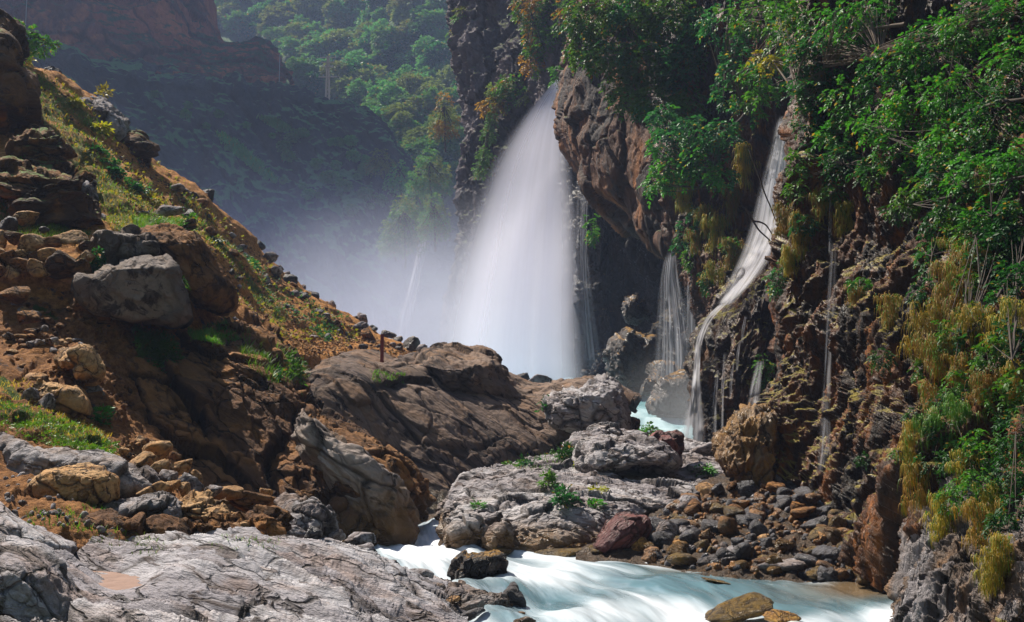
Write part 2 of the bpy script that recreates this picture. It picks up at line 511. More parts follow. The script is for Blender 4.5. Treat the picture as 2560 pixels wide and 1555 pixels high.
def leaf_mat(name, a, b, trans=0.4, gloss=0.5):
    T = NT(name)
    geo = T.n('NewGeometry')
    r = geo.outputs['Random Per Island']
    o = T.n('ObjectInfo').outputs['Random']
    bunch = T.noise(geo.outputs['Position'], 1.3, 3, 0.6)
    col = T.mix(T.math('ADD', T.math('MULTIPLY', r, 0.55), T.math('MULTIPLY', T.ramp(bunch, 0.3, 0.7), 0.45)), a, b)
    col = T.mix(T.math('GREATER_THAN', r, 0.955), col, (0.26, 0.16, 0.03))
    col = T.n('HueSaturation', {'Color': col, 'Hue': T.math('ADD', 0.48, T.math('MULTIPLY', o, 0.04)), 'Value': T.math('ADD', 0.75, T.math('MULTIPLY', o, 0.5))}).outputs[0]
    p = T.n('BsdfPrincipled', {'Base Color': col, 'Roughness': gloss, 'Specular IOR Level': 0.28})
    tc = T.mix(1.0, col, (1.0, 1.0, 0.35), 'MULTIPLY')
    t = T.n('BsdfTranslucent', {'Color': T.mix(0.5, col, T.n('HueSaturation', {'Color': tc, 'Value': 1.8}).outputs[0])})
    return T.done(T.n('MixShader', {0: trans, 1: p, 2: t}))

def plain(name, col, rough=0.7, var=0.4, scale=6.0, metal=0.0):
    T = NT(name)
    pos = T.n('TexCoord').outputs['Object']
    n = T.noise(pos, scale, 5, 0.65)
    c = T.mix(n, tuple(x * (1 - var) for x in col), tuple(x * (1 + var) for x in col))
    return T.done(T.n('BsdfPrincipled', {'Base Color': c, 'Roughness': rough, 'Metallic': metal, 'Normal': T.bump(n, 0.01)}))

def soil_mat(name, soil, soil2, grass, dry, gs=1.0, glo=0.5, ghi=0.62, bump=0.3, rockc=(0.12, 0.10, 0.10)):
    T = NT(name)
    pos = T.n('NewGeometry').outputs['Position']
    a = T.noise(pos, 0.35, 5, 0.6)
    f = T.noise(pos, 7, 6, 0.75)
    f2 = T.noise(pos, 2.2, 5, 0.7)
    c = T.mix(T.ramp(f, 0.35, 0.65), soil, soil2)
    c = T.mix(T.ramp(f2, 0.60, 0.68), c, rockc)
    g = T.mix(T.ramp(f2, 0.4, 0.62), grass, dry)
    c = T.mix(T.ramp(T.math('ADD', T.attr('green'), T.math('MULTIPLY', T.math('SUBTRACT', T.noise(pos, 1.1 * gs, 5, 0.7), 0.5), 1.0)), glo, ghi), c, g)
    v = T.n('MapRange', {0: f}); v.inputs[3].default_value = 0.35; v.inputs[4].default_value = 1.6
    c = T.mix(1.0, c, T.n('CombineColor', {0: v.outputs[0], 1: v.outputs[0], 2: v.outputs[0]}).outputs[0], 'MULTIPLY')
    h = T.math('ADD', f, T.math('MULTIPLY', f2, 0.8))
    return T.done(T.n('BsdfPrincipled', {'Base Color': c, 'Roughness': 0.9, 'Normal': T.bump(h, bump), 'Specular IOR Level': 0.15}))

def fall_mat(name, dens=1.0, streak=9.0, along=1.2, soft=0.5, el=0.25, er=0.12, top=0.03, bot=0.0, col=(0.82, 0.82, 0.88), trans=0.5, body=0.0):
    """falling water seen as silk: U runs across the fall, V down it. SOFT 0 = closed curtain, 1 = only threads"""
    T = NT(name)
    uv = T.n('UVMap', uv_map='flow').outputs[0]
    x = T.n('SeparateXYZ', {0: uv})
    u, v = x.outputs[0], x.outputs[1]
    def st(k, kv, seed):
        vec = T.n('CombineXYZ', {0: T.math('MULTIPLY', u, k), 1: T.math('MULTIPLY', v, kv), 2: seed}).outputs[0]
        return T.noise(vec, 1.0, 3, 0.5)
    n = T.math('ADD', T.math('MULTIPLY', st(streak, along, 3.3), 0.78), T.math('MULTIPLY', st(streak * 3.5, along * 1.4, 8.1), 0.22))
    a = T.math('ADD', 1.0 - soft, T.math('MULTIPLY', T.ramp(n, 0.36, 0.64), soft))
    uw = T.math('ADD', u, T.math('MULTIPLY', T.math('SUBTRACT', n, 0.5), 0.10))
    e = T.math('MULTIPLY', T.ramp(uw, 0.0, el), T.ramp(uw, 1.0, 1.0 - er))
    e = T.math('MULTIPLY', e, T.ramp(v, 0.0, max(top, 0.001)))
    if bot: e = T.math('MULTIPLY', e, T.ramp(v, 1.0, 1.0 - bot))
    a = T.math('MULTIPLY', T.math('MULTIPLY', a, e), dens, clamp=True)
    c = T.mix(T.ramp(n, 0.3, 0.7), tuple(k * 0.92 for k in col), col)
    s = T.n('MixShader', {0: trans, 1: T.n('BsdfDiffuse', {'Color': c}), 2: T.n('BsdfTranslucent', {'Color': c})})
    return T.done(T.n('MixShader', {0: a, 1: T.n('BsdfTransparent'), 2: s}))

def stream_mat(name, deep=(0.10, 0.27, 0.31), foam=(0.80, 0.86, 0.88), lo=0.40, hi=0.62, shallow=None, su=5.0, sv=26.0):
    T = NT(name)
    uv = T.n('UVMap', uv_map='flow').outputs[0]
    x = T.n('SeparateXYZ', {0: uv})
    u, v = x.outputs[0], x.outputs[1]
    vec = T.n('CombineXYZ', {0: T.math('MULTIPLY', u, su), 1: T.math('MULTIPLY', v, sv), 2: 0.0}).outputs[0]
    n1 = T.noise(vec, 0.35, 4, 0.5, 0.8)
    n2 = T.noise(vec, 1.3, 4, 0.6, 0.5)
    f = T.math('ADD', T.math('MULTIPLY', n1, 0.72), T.math('MULTIPLY', n2, 0.28))
    f = T.math('ADD', f, T.math('SUBTRACT', T.attr('foam'), 0.5))
    fm = T.ramp(f, lo, hi)
    c0 = T.mix(T.ramp(n2, 0.3, 0.7), deep, tuple(k * 1.7 for k in deep))
    if shallow is not None: c0 = T.mix(T.attr('shallow'), c0, shallow)
    c = T.mix(fm, c0, foam)
    r = T.math('ADD', 0.12, T.math('MULTIPLY', fm, 0.6))
    h = T.math('ADD', n1, T.math('MULTIPLY', n2, 0.3))
    p = T.n('BsdfPrincipled', {'Base Color': c, 'Roughness': r, 'Normal': T.bump(h, 0.10), 'IOR': 1.33, 'Subsurface Weight': 0.0})
    return T.done(p)

def volume_mat(name, col, dens, aniso=0.2):
    T = NT(name)
    return T.done(None, T.n('VolumePrincipled', {'Color': col, 'Density': dens, 'Anisotropy': aniso}))

def mist_mat(name, col, dens, nscale=2.0, power=1.6):
    """spray, thickest at its heart, thinning outwards and torn by the draught"""
    T = NT(name)
    oc = T.n('TexCoord').outputs['Object']
    r = T.n('VectorMath', {0: oc}, operation='LENGTH').outputs['Value']
    f = T.math('POWER', T.math('SUBTRACT', 1.0, r, clamp=True), power)
    n = T.ramp(T.noise(oc, nscale, 3, 0.5), 0.25, 0.75)
    d = T.math('MULTIPLY', T.math('MULTIPLY', f, T.math('ADD', 0.45, T.math('MULTIPLY', n, 0.9))), dens)
    return T.done(None, T.n('VolumePrincipled', {'Color': col, 'Density': d, 'Anisotropy': 0.25}))

# ------------------------------------------------------------------ the stone of the place
BED = (0.75, -0.5, -0.42)            # dip of the limestone beds: down towards the stream
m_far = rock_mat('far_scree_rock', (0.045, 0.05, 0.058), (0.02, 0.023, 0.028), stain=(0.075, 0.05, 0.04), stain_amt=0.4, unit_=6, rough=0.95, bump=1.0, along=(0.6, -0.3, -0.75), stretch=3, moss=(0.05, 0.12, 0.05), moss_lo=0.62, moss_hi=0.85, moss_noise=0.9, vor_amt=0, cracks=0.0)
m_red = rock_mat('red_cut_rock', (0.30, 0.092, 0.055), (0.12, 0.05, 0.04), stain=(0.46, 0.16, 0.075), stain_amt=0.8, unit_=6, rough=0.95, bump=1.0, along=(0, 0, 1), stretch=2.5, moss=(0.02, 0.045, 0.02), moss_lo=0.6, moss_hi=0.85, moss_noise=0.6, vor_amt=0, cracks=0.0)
m_hill = rock_mat('far_hill_ground', (0.045, 0.08, 0.028), (0.07, 0.085, 0.045), stain=(0.15, 0.11, 0.10), stain_amt=0.35, unit_=14, rough=0.95, bump=0.6, moss=(0.055, 0.10, 0.03), moss_lo=0.35, moss_hi=0.6, moss_noise=0.7, vor_amt=0, cracks=0.0)
m_grey_cliff = rock_mat('grey_purple_cliff', (0.15, 0.125, 0.14), (0.07, 0.058, 0.066), stain=(0.24, 0.13, 0.085), stain_amt=0.35, unit_=3.0, rough=0.85, bump=1.1, along=(0.35, 0.2, -0.9), stretch=4, moss=(0.07, 0.085, 0.03), moss_lo=0.55, moss_hi=0.85, vor_amt=0, cracks=0.3)
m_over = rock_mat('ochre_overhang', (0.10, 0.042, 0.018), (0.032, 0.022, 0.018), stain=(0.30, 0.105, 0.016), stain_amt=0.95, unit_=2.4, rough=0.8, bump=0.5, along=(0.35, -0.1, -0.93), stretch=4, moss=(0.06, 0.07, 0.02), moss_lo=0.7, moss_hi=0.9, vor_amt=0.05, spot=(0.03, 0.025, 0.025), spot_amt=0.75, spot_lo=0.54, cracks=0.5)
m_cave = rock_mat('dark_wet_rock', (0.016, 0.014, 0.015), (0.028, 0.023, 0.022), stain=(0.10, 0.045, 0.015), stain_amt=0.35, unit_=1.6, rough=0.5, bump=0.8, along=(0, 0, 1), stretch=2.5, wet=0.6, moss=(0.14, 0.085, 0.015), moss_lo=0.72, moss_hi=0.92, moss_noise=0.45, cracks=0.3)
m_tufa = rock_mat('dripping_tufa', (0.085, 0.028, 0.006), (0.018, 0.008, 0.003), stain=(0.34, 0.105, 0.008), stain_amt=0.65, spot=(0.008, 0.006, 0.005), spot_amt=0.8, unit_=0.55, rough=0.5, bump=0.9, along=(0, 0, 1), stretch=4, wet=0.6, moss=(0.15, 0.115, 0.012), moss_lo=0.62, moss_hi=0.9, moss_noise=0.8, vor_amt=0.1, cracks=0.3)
m_cone = rock_mat('mossy_tufa_cone', (0.05, 0.02, 0.008), (0.016, 0.009, 0.005), stain=(0.24, 0.09, 0.015), stain_amt=0.6, spot=(0.015, 0.01, 0.008), spot_amt=0.6, unit_=0.55, rough=0.5, bump=0.9, along=(-0.4, -0.2, -0.9), stretch=3, wet=0.55, moss=(0.12, 0.10, 0.014), moss_lo=0.58, moss_hi=0.85, moss_noise=0.8, vor_amt=0.1, cracks=0.3)
m_drape = rock_mat('grey_flowstone', (0.33, 0.30, 0.31), (0.20, 0.15, 0.12), stain=(0.34, 0.17, 0.06), stain_amt=0.7, spot=(0.04, 0.03, 0.025), spot_amt=0.6, unit_=0.5, rough=0.5, bump=1.4, along=(0.1, 0, 1), stretch=4.0, wet=0.5)
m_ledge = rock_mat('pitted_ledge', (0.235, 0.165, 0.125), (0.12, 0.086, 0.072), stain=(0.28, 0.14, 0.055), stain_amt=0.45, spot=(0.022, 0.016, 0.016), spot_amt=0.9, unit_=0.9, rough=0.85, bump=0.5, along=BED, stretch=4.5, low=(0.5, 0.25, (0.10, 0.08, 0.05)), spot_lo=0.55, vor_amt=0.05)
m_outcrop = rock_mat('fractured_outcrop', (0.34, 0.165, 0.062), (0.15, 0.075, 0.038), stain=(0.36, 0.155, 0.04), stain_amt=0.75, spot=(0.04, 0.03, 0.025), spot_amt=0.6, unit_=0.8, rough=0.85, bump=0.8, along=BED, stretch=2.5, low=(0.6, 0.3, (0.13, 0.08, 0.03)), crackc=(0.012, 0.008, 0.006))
m_pale = rock_mat('pale_limestone', (0.54, 0.51, 0.52), (0.36, 0.325, 0.335), stain=(0.34, 0.24, 0.18), stain_amt=0.5, spot=(0.13, 0.09, 0.075), spot_amt=0.75, unit_=0.7, rough=0.8, bump=0.9, along=(1, -0.25, -0.1), stretch=2.4, low=(0.42, 0.22, (0.19, 0.095, 0.02)))
m_slab = rock_mat('striped_slab', (0.50, 0.48, 0.505), (0.32, 0.295, 0.32), stain=(0.32, 0.19, 0.13), stain_amt=0.5, spot=(0.10, 0.07, 0.06), spot_amt=0.85, unit_=0.45, rough=0.8, bump=0.8, along=(0.78, -0.6, -0.1), stretch=4.0)
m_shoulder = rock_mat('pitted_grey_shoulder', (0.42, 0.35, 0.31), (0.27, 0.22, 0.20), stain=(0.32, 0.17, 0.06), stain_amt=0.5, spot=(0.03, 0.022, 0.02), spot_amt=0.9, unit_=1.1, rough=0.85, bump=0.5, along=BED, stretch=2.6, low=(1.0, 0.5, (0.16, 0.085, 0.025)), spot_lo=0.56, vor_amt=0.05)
m_brown = rock_mat('brown_crag', (0.19, 0.09, 0.034), (0.09, 0.048, 0.027), stain=(0.34, 0.15, 0.04), stain_amt=0.7, unit_=0.9, rough=0.9, bump=0.8, along=(1, 0, 0.1), stretch=2.2, moss=(0.07, 0.11, 0.02), moss_lo=0.82, moss_hi=0.98)
m_grey = rock_mat('grey_boulder', (0.40, 0.37, 0.38), (0.24, 0.205, 0.205), stain=(0.33, 0.20, 0.11), stain_amt=0.45, spot=(0.07, 0.055, 0.05), spot_amt=0.5, unit_=0.55, rough=0.85, bump=0.7, low=(0.14, 0.1, (0.10, 0.06, 0.03)))
m_spotted = rock_mat('spotted_boulder', (0.29, 0.24, 0.21), (0.17, 0.135, 0.12), stain=(0.30, 0.19, 0.10), stain_amt=0.4, spot=(0.045, 0.032, 0.03), spot_amt=1.0, unit_=1.2, rough=0.85, bump=0.6, along=BED, stretch=1.3, spot_lo=0.515, vor_amt=0.1, crackc=(0.18, 0.14, 0.12))
m_tan = rock_mat('tan_boulder', (0.60, 0.36, 0.165), (0.42, 0.235, 0.105), stain=(0.50, 0.22, 0.05), stain_amt=0.7, spot=(0.10, 0.06, 0.04), spot_amt=0.4, unit_=0.5, rough=0.85, bump=0.7)
m_dark = rock_mat('dark_boulder', (0.085, 0.08, 0.09), (0.05, 0.045, 0.05), stain=(0.12, 0.08, 0.06), stain_amt=0.4, unit_=0.5, rough=0.6, bump=0.8)
m_wetdark = rock_mat('wet_dark_boulder', (0.075, 0.062, 0.06), (0.045, 0.035, 0.033), stain=(0.16, 0.08, 0.03), stain_amt=0.5, unit_=0.5, rough=0.5, bump=1.2, wet=0.8, moss=(0.22, 0.11, 0.012), moss_lo=0.72, moss_hi=0.95, moss_noise=0.4)
m_maroon = rock_mat('maroon_boulder', (0.24, 0.075, 0.065), (0.15, 0.05, 0.05), stain=(0.22, 0.10, 0.08), stain_amt=0.5, spot=(0.05, 0.02, 0.02), spot_amt=0.5, unit_=0.4, rough=0.5, bump=0.9, along=(0.7, 0, 0.7), stretch=3)
m_yellow = rock_mat('ochre_stone', (0.45, 0.24, 0.045), (0.36, 0.17, 0.03), stain=(0.25, 0.10, 0.02), stain_amt=0.5, spot=(0.12, 0.05, 0.01), spot_amt=0.6, unit_=0.3, rough=0.4, bump=0.6, wet=0.6)
m_wetbrown = rock_mat('wet_brown_stone', (0.28, 0.13, 0.042), (0.16, 0.08, 0.035), stain=(0.36, 0.16, 0.03), stain_amt=0.6, unit_=0.3, rough=0.35, bump=0.6, wet=0.85)
m_wetslate = rock_mat('wet_slate_stone', (0.105, 0.10, 0.11), (0.06, 0.057, 0.065), stain=(0.10, 0.07, 0.05), stain_amt=0.4, unit_=0.3, rough=0.35, bump=0.6, wet=0.8)
m_algae = rock_mat('algae_stone', (0.20, 0.125, 0.035), (0.12, 0.075, 0.03), stain=(0.30, 0.17, 0.03), stain_amt=0.8, unit_=0.3, rough=0.35, bump=1.0, wet=0.75)
m_golden = rock_mat('golden_wet_rock', (0.36, 0.19, 0.05), (0.26, 0.13, 0.04), stain=(0.42, 0.34, 0.26), stain_amt=0.5, spot=(0.10, 0.05, 0.02), spot_amt=0.5, unit_=0.5, rough=0.35, bump=1.0, along=(0, 0, 1), stretch=1.8, wet=0.75)
m_soil = soil_mat('leaf_littered_soil', (0.47, 0.18, 0.04), (0.72, 0.36, 0.11), (0.10, 0.17, 0.018), (0.24, 0.19, 0.035))
m_mud = soil_mat('dark_slope_soil', (0.26, 0.11, 0.034), (0.47, 0.22, 0.08), (0.055, 0.13, 0.015), (0.16, 0.15, 0.03), gs=1.6)
m_gravel = rock_mat('wet_gravel', (0.10, 0.065, 0.04), (0.06, 0.045, 0.035), stain=(0.18, 0.09, 0.03), stain_amt=0.6, unit_=0.2, rough=0.4, bump=1.5, wet=0.6)
m_sand = plain('silt', (0.24, 0.15, 0.115), 0.95, 0.4, 9)
m_bark = plain('dark_bark', (0.055, 0.04, 0.03), 0.9)
m_twig = plain('grey_twig', (0.16, 0.12, 0.09), 0.9)
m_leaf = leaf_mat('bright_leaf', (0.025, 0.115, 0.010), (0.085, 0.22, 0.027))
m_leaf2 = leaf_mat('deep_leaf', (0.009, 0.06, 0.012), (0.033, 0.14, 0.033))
m_leaf3 = leaf_mat('yellow_leaf', (0.22, 0.24, 0.015), (0.33, 0.30, 0.02))
m_leaf4 = leaf_mat('russet_leaf', (0.22, 0.10, 0.015), (0.30, 0.17, 0.02))
m_far_leaf = leaf_mat('hill_leaf', (0.07, 0.21, 0.065), (0.14, 0.31, 0.09), 0.25, 0.7)
m_far_leaf2 = leaf_mat('olive_hill_leaf', (0.13, 0.19, 0.05), (0.21, 0.24, 0.06), 0.25, 0.7)
m_grass = leaf_mat('green_grass', (0.05, 0.15, 0.008), (0.13, 0.22, 0.018), 0.35, 0.5)
m_drygrass = leaf_mat('golden_grass', (0.42, 0.225, 0.025), (0.24, 0.21, 0.03), 0.4, 0.6)
m_rust = plain('rusty_red_paint', (0.20, 0.028, 0.022), 0.7, 0.4, 12)
m_wood = plain('weathered_pole', (0.5, 0.38, 0.30), 0.9, 0.3, 3)
m_steel = plain('galvanised_steel', (0.25, 0.25, 0.26), 0.5, 0.2, 3, 0.6)

# ------------------------------------------------------------------ far hillside
s_hill = sheet('hillside', [
    [(-200, -900, 620), (250, -800, 600), (500, -700, 580), (750, -650, 540), (1000, -600, 500), (1250, -560, 470), (1600, -560, 450)],
    [(-200, -420, 540), (250, -380, 520), (500, -330, 500), (750, -280, 460), (1000, -240, 420), (1250, -220, 390), (1600, -220, 380)],
    [(-200, -60, 470), (250, -40, 455), (500, -20, 440), (750, -10, 400), (1000, -5, 360), (1250, 0, 330), (1600, 0, 330)],
    [(-200, 160, 400), (250, 160, 390), (500, 150, 370), (750, 180, 330), (1000, 190, 300), (1250, 200, 280), (1600, 200, 280)],
    [(-200, 330, 340), (250, 330, 330), (500, 320, 310), (750, 350, 280), (1000, 380, 260), (1250, 390, 240), (1600, 390, 240)],
    [(-200, 560, 290), (250, 560, 280), (500, 560, 262), (750, 560, 240), (1000, 580, 225), (1250, 580, 210), (1600, 580, 210)],
    [(-200, 900, 260), (250, 900, 250), (500, 900, 230), (750, 880, 212), (1000, 880, 200), (1250, 880, 190), (1600, 880, 190)],
    [(-200, 1120, 255), (250, 1120, 245), (500, 1120, 225), (750, 1120, 207), (1000, 1120, 190), (1250, 1120, 180), (1600, 1120, 180)]],
    230, 200, lambda p, uv: (9 * fbm(p / 60, 4, 3, ridged=True) + 3.0 * fbm(p / 12, 3, 4), fbm(p / 25, 2, 9) * 0.5 + 0.5, np.zeros(len(p))), m_hill, cat='hillside')

# ------------------------------------------------------------------ shadowed mountain with the road cut
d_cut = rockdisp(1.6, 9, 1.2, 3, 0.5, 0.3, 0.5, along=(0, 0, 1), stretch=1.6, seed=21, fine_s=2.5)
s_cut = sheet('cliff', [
    [(-1100, -1880, 330), (-260, -1880, 330), (100, -1900, 325), (300, -1700, 315), (436, -900, 290), (540, 60, 252), (660, 105, 240), (712, 165, 228), (745, 215, 222)],  # top rows lie out of view, raised to shade the slope below
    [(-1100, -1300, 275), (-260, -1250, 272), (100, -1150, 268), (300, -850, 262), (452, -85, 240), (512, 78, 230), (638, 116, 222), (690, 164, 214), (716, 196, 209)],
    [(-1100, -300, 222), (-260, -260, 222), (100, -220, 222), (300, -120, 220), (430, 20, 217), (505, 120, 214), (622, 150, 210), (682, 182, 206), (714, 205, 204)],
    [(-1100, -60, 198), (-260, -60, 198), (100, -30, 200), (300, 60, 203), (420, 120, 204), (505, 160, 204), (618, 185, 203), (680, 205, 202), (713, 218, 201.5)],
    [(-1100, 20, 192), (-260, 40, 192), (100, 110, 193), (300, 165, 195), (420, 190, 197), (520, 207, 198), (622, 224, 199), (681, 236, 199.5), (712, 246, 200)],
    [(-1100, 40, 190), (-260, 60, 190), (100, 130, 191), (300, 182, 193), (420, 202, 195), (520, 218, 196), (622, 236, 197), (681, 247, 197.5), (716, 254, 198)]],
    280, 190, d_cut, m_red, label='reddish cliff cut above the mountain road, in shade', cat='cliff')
d_scree = rockdisp(2.2, 10, 0.9, 3.2, 0.4, 0.3, 0.4, along=(0.4, -0.4, -0.8), stretch=3, seed=22, fine_s=2.5, ridge=0.9, ridge_s=6)
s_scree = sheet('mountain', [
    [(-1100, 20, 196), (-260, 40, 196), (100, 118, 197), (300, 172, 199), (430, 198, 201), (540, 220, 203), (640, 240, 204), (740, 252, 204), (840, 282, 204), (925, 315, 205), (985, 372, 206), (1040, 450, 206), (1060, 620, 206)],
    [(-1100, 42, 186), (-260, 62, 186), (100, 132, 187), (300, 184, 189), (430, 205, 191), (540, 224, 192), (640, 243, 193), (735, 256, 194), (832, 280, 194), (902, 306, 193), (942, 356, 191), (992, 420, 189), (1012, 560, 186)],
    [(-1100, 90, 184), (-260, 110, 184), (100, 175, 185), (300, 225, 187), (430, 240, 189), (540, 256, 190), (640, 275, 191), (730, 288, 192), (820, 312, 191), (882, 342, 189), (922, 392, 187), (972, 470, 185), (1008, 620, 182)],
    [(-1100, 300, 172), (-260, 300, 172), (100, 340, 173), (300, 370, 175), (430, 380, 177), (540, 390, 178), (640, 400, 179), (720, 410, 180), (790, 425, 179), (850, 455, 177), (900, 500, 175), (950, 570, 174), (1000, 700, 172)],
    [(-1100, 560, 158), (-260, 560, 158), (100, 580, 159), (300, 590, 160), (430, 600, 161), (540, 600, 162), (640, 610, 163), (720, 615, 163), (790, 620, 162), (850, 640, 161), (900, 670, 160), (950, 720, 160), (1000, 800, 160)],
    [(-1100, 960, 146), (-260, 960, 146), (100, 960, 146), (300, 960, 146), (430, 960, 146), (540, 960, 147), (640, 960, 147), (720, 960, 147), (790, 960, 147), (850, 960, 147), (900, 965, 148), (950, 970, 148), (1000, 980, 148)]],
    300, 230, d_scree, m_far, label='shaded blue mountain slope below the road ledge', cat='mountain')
# parapet of the road, and its deck
rp = np.array([(420, 201, 192.5), (540, 221, 193.5), (640, 240, 194.4), (740, 254, 195), (800, 268, 195), (832, 277, 195)], float)
rp = cr(rp, 60); a = P(rp[:, 0], rp[:, 1], rp[:, 2]); b = P(rp[:, 0], rp[:, 1] + 6, rp[:, 2])
w = np.stack([b, a, a + [0, 0.9, 0], b + [0, 0.9, 0]], 1)
tag(mesh_obj('road_parapet', w.reshape(-1, 3), grid_faces(60, 4), m_red), 'low reddish parapet along the outer edge of the mountain road', 'parapet')

# ------------------------------------------------------------------ cliff beside the great fall
d_m = rockdisp(0.9, 4.5, 0.7, 1.4, 0.3, 0.16, 0.3, along=(0.35, 0.2, -0.9), stretch=3.0, seed=23, ridge=0.5, ridge_s=1.3, fine_s=0.8)
s_grey = sheet('cliff', [
    [(1240, -260, 112), (1178, -260, 97), (1190, -260, 93), (1260, -260, 90), (1340, -260, 87), (1430, -260, 82), (1560, -260, 80)],
    [(1230, 0, 112), (1164, 0, 96), (1180, 0, 92), (1250, 0, 89), (1330, 0, 85), (1420, 20, 79), (1540, 20, 78)],
    [(1220, 120, 112), (1158, 120, 95), (1170, 120, 91), (1240, 120, 88), (1310, 130, 84), (1400, 140, 77.5), (1520, 150, 77)],
    [(1220, 220, 112), (1156, 220, 94), (1180, 220, 90), (1250, 220, 87), (1320, 220, 83), (1400, 230, 76.5), (1520, 240, 76)],
    [(1230, 330, 112), (1176, 330, 93), (1190, 330, 89), (1250, 330, 86), (1320, 330, 82), (1420, 330, 76), (1520, 340, 75.5)],
    [(1220, 450, 112), (1160, 450, 92), (1180, 450, 88), (1240, 450, 85), (1310, 460, 81), (1420, 460, 75.5), (1520, 470, 75)],
    [(1210, 560, 112), (1152, 570, 91), (1170, 570, 87), (1230, 570, 84), (1310, 580, 80), (1420, 600, 75), (1520, 600, 75)],
    [(1210, 700, 112), (1134, 700, 90), (1150, 700, 86), (1220, 720, 83), (1310, 740, 79), (1420, 760, 75), (1520, 760, 75)],
    [(1150, 980, 110), (1080, 990, 89), (1120, 995, 85), (1200, 1000, 82), (1310, 1010, 79), (1420, 1010, 75), (1520, 1010, 75)]],
    190, 330, d_m, m_grey_cliff, label='tall furrowed grey purple cliff standing behind the great waterfall', cat='cliff')

# ------------------------------------------------------------------ ochre overhang and the cave below it
d_o = rockdisp(0.8, 2.2, 0.62, 0.8, 0.12, 0.025, 0.4, along=(0.3, -0.1, -0.93), stretch=2.2, seed=24, ridge=0.12, ridge_s=1.2, fine_s=0.5)
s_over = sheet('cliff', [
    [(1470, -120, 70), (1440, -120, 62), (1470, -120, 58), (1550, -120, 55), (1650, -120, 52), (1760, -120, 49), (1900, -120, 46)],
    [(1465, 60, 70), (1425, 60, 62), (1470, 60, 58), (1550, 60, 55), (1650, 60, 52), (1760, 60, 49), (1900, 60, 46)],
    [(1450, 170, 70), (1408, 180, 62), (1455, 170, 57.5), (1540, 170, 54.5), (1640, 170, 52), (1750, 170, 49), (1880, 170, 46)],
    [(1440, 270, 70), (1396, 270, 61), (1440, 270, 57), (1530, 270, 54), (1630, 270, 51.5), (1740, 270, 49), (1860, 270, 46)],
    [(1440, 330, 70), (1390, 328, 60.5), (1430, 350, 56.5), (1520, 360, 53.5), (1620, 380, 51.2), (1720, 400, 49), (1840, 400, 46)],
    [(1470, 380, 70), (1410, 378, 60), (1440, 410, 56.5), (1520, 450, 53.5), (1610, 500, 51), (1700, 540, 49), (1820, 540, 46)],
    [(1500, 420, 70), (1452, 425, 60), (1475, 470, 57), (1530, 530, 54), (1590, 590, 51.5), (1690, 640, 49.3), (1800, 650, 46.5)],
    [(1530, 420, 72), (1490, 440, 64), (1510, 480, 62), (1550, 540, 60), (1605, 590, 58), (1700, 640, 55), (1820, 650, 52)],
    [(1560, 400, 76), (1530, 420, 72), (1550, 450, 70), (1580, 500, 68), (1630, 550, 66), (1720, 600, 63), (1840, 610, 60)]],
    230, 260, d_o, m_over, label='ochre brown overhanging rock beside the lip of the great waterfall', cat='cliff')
d_c = rockdisp(1.0, 2.6, 0.8, 0.8, 0.22, 0.10, 0.3, along=(0, 0, 1), stretch=2.0, seed=25, ridge=0.4, ridge_s=1.0, fine_s=0.5)
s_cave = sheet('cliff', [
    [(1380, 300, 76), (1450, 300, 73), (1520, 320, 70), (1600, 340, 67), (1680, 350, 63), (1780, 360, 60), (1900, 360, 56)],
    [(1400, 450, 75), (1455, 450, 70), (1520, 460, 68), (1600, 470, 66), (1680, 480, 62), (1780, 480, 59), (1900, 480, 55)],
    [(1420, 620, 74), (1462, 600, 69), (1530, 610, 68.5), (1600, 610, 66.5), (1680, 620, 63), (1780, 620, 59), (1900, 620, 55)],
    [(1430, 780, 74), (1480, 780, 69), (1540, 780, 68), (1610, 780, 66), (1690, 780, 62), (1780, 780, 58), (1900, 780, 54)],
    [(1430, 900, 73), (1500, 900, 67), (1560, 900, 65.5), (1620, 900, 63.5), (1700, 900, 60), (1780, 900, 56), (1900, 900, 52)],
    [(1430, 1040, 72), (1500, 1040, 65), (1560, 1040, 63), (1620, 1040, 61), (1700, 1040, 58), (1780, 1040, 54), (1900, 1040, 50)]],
    200, 260, d_c, m_cave, label='black wet cave wall under the ochre overhang', cat='cliff')
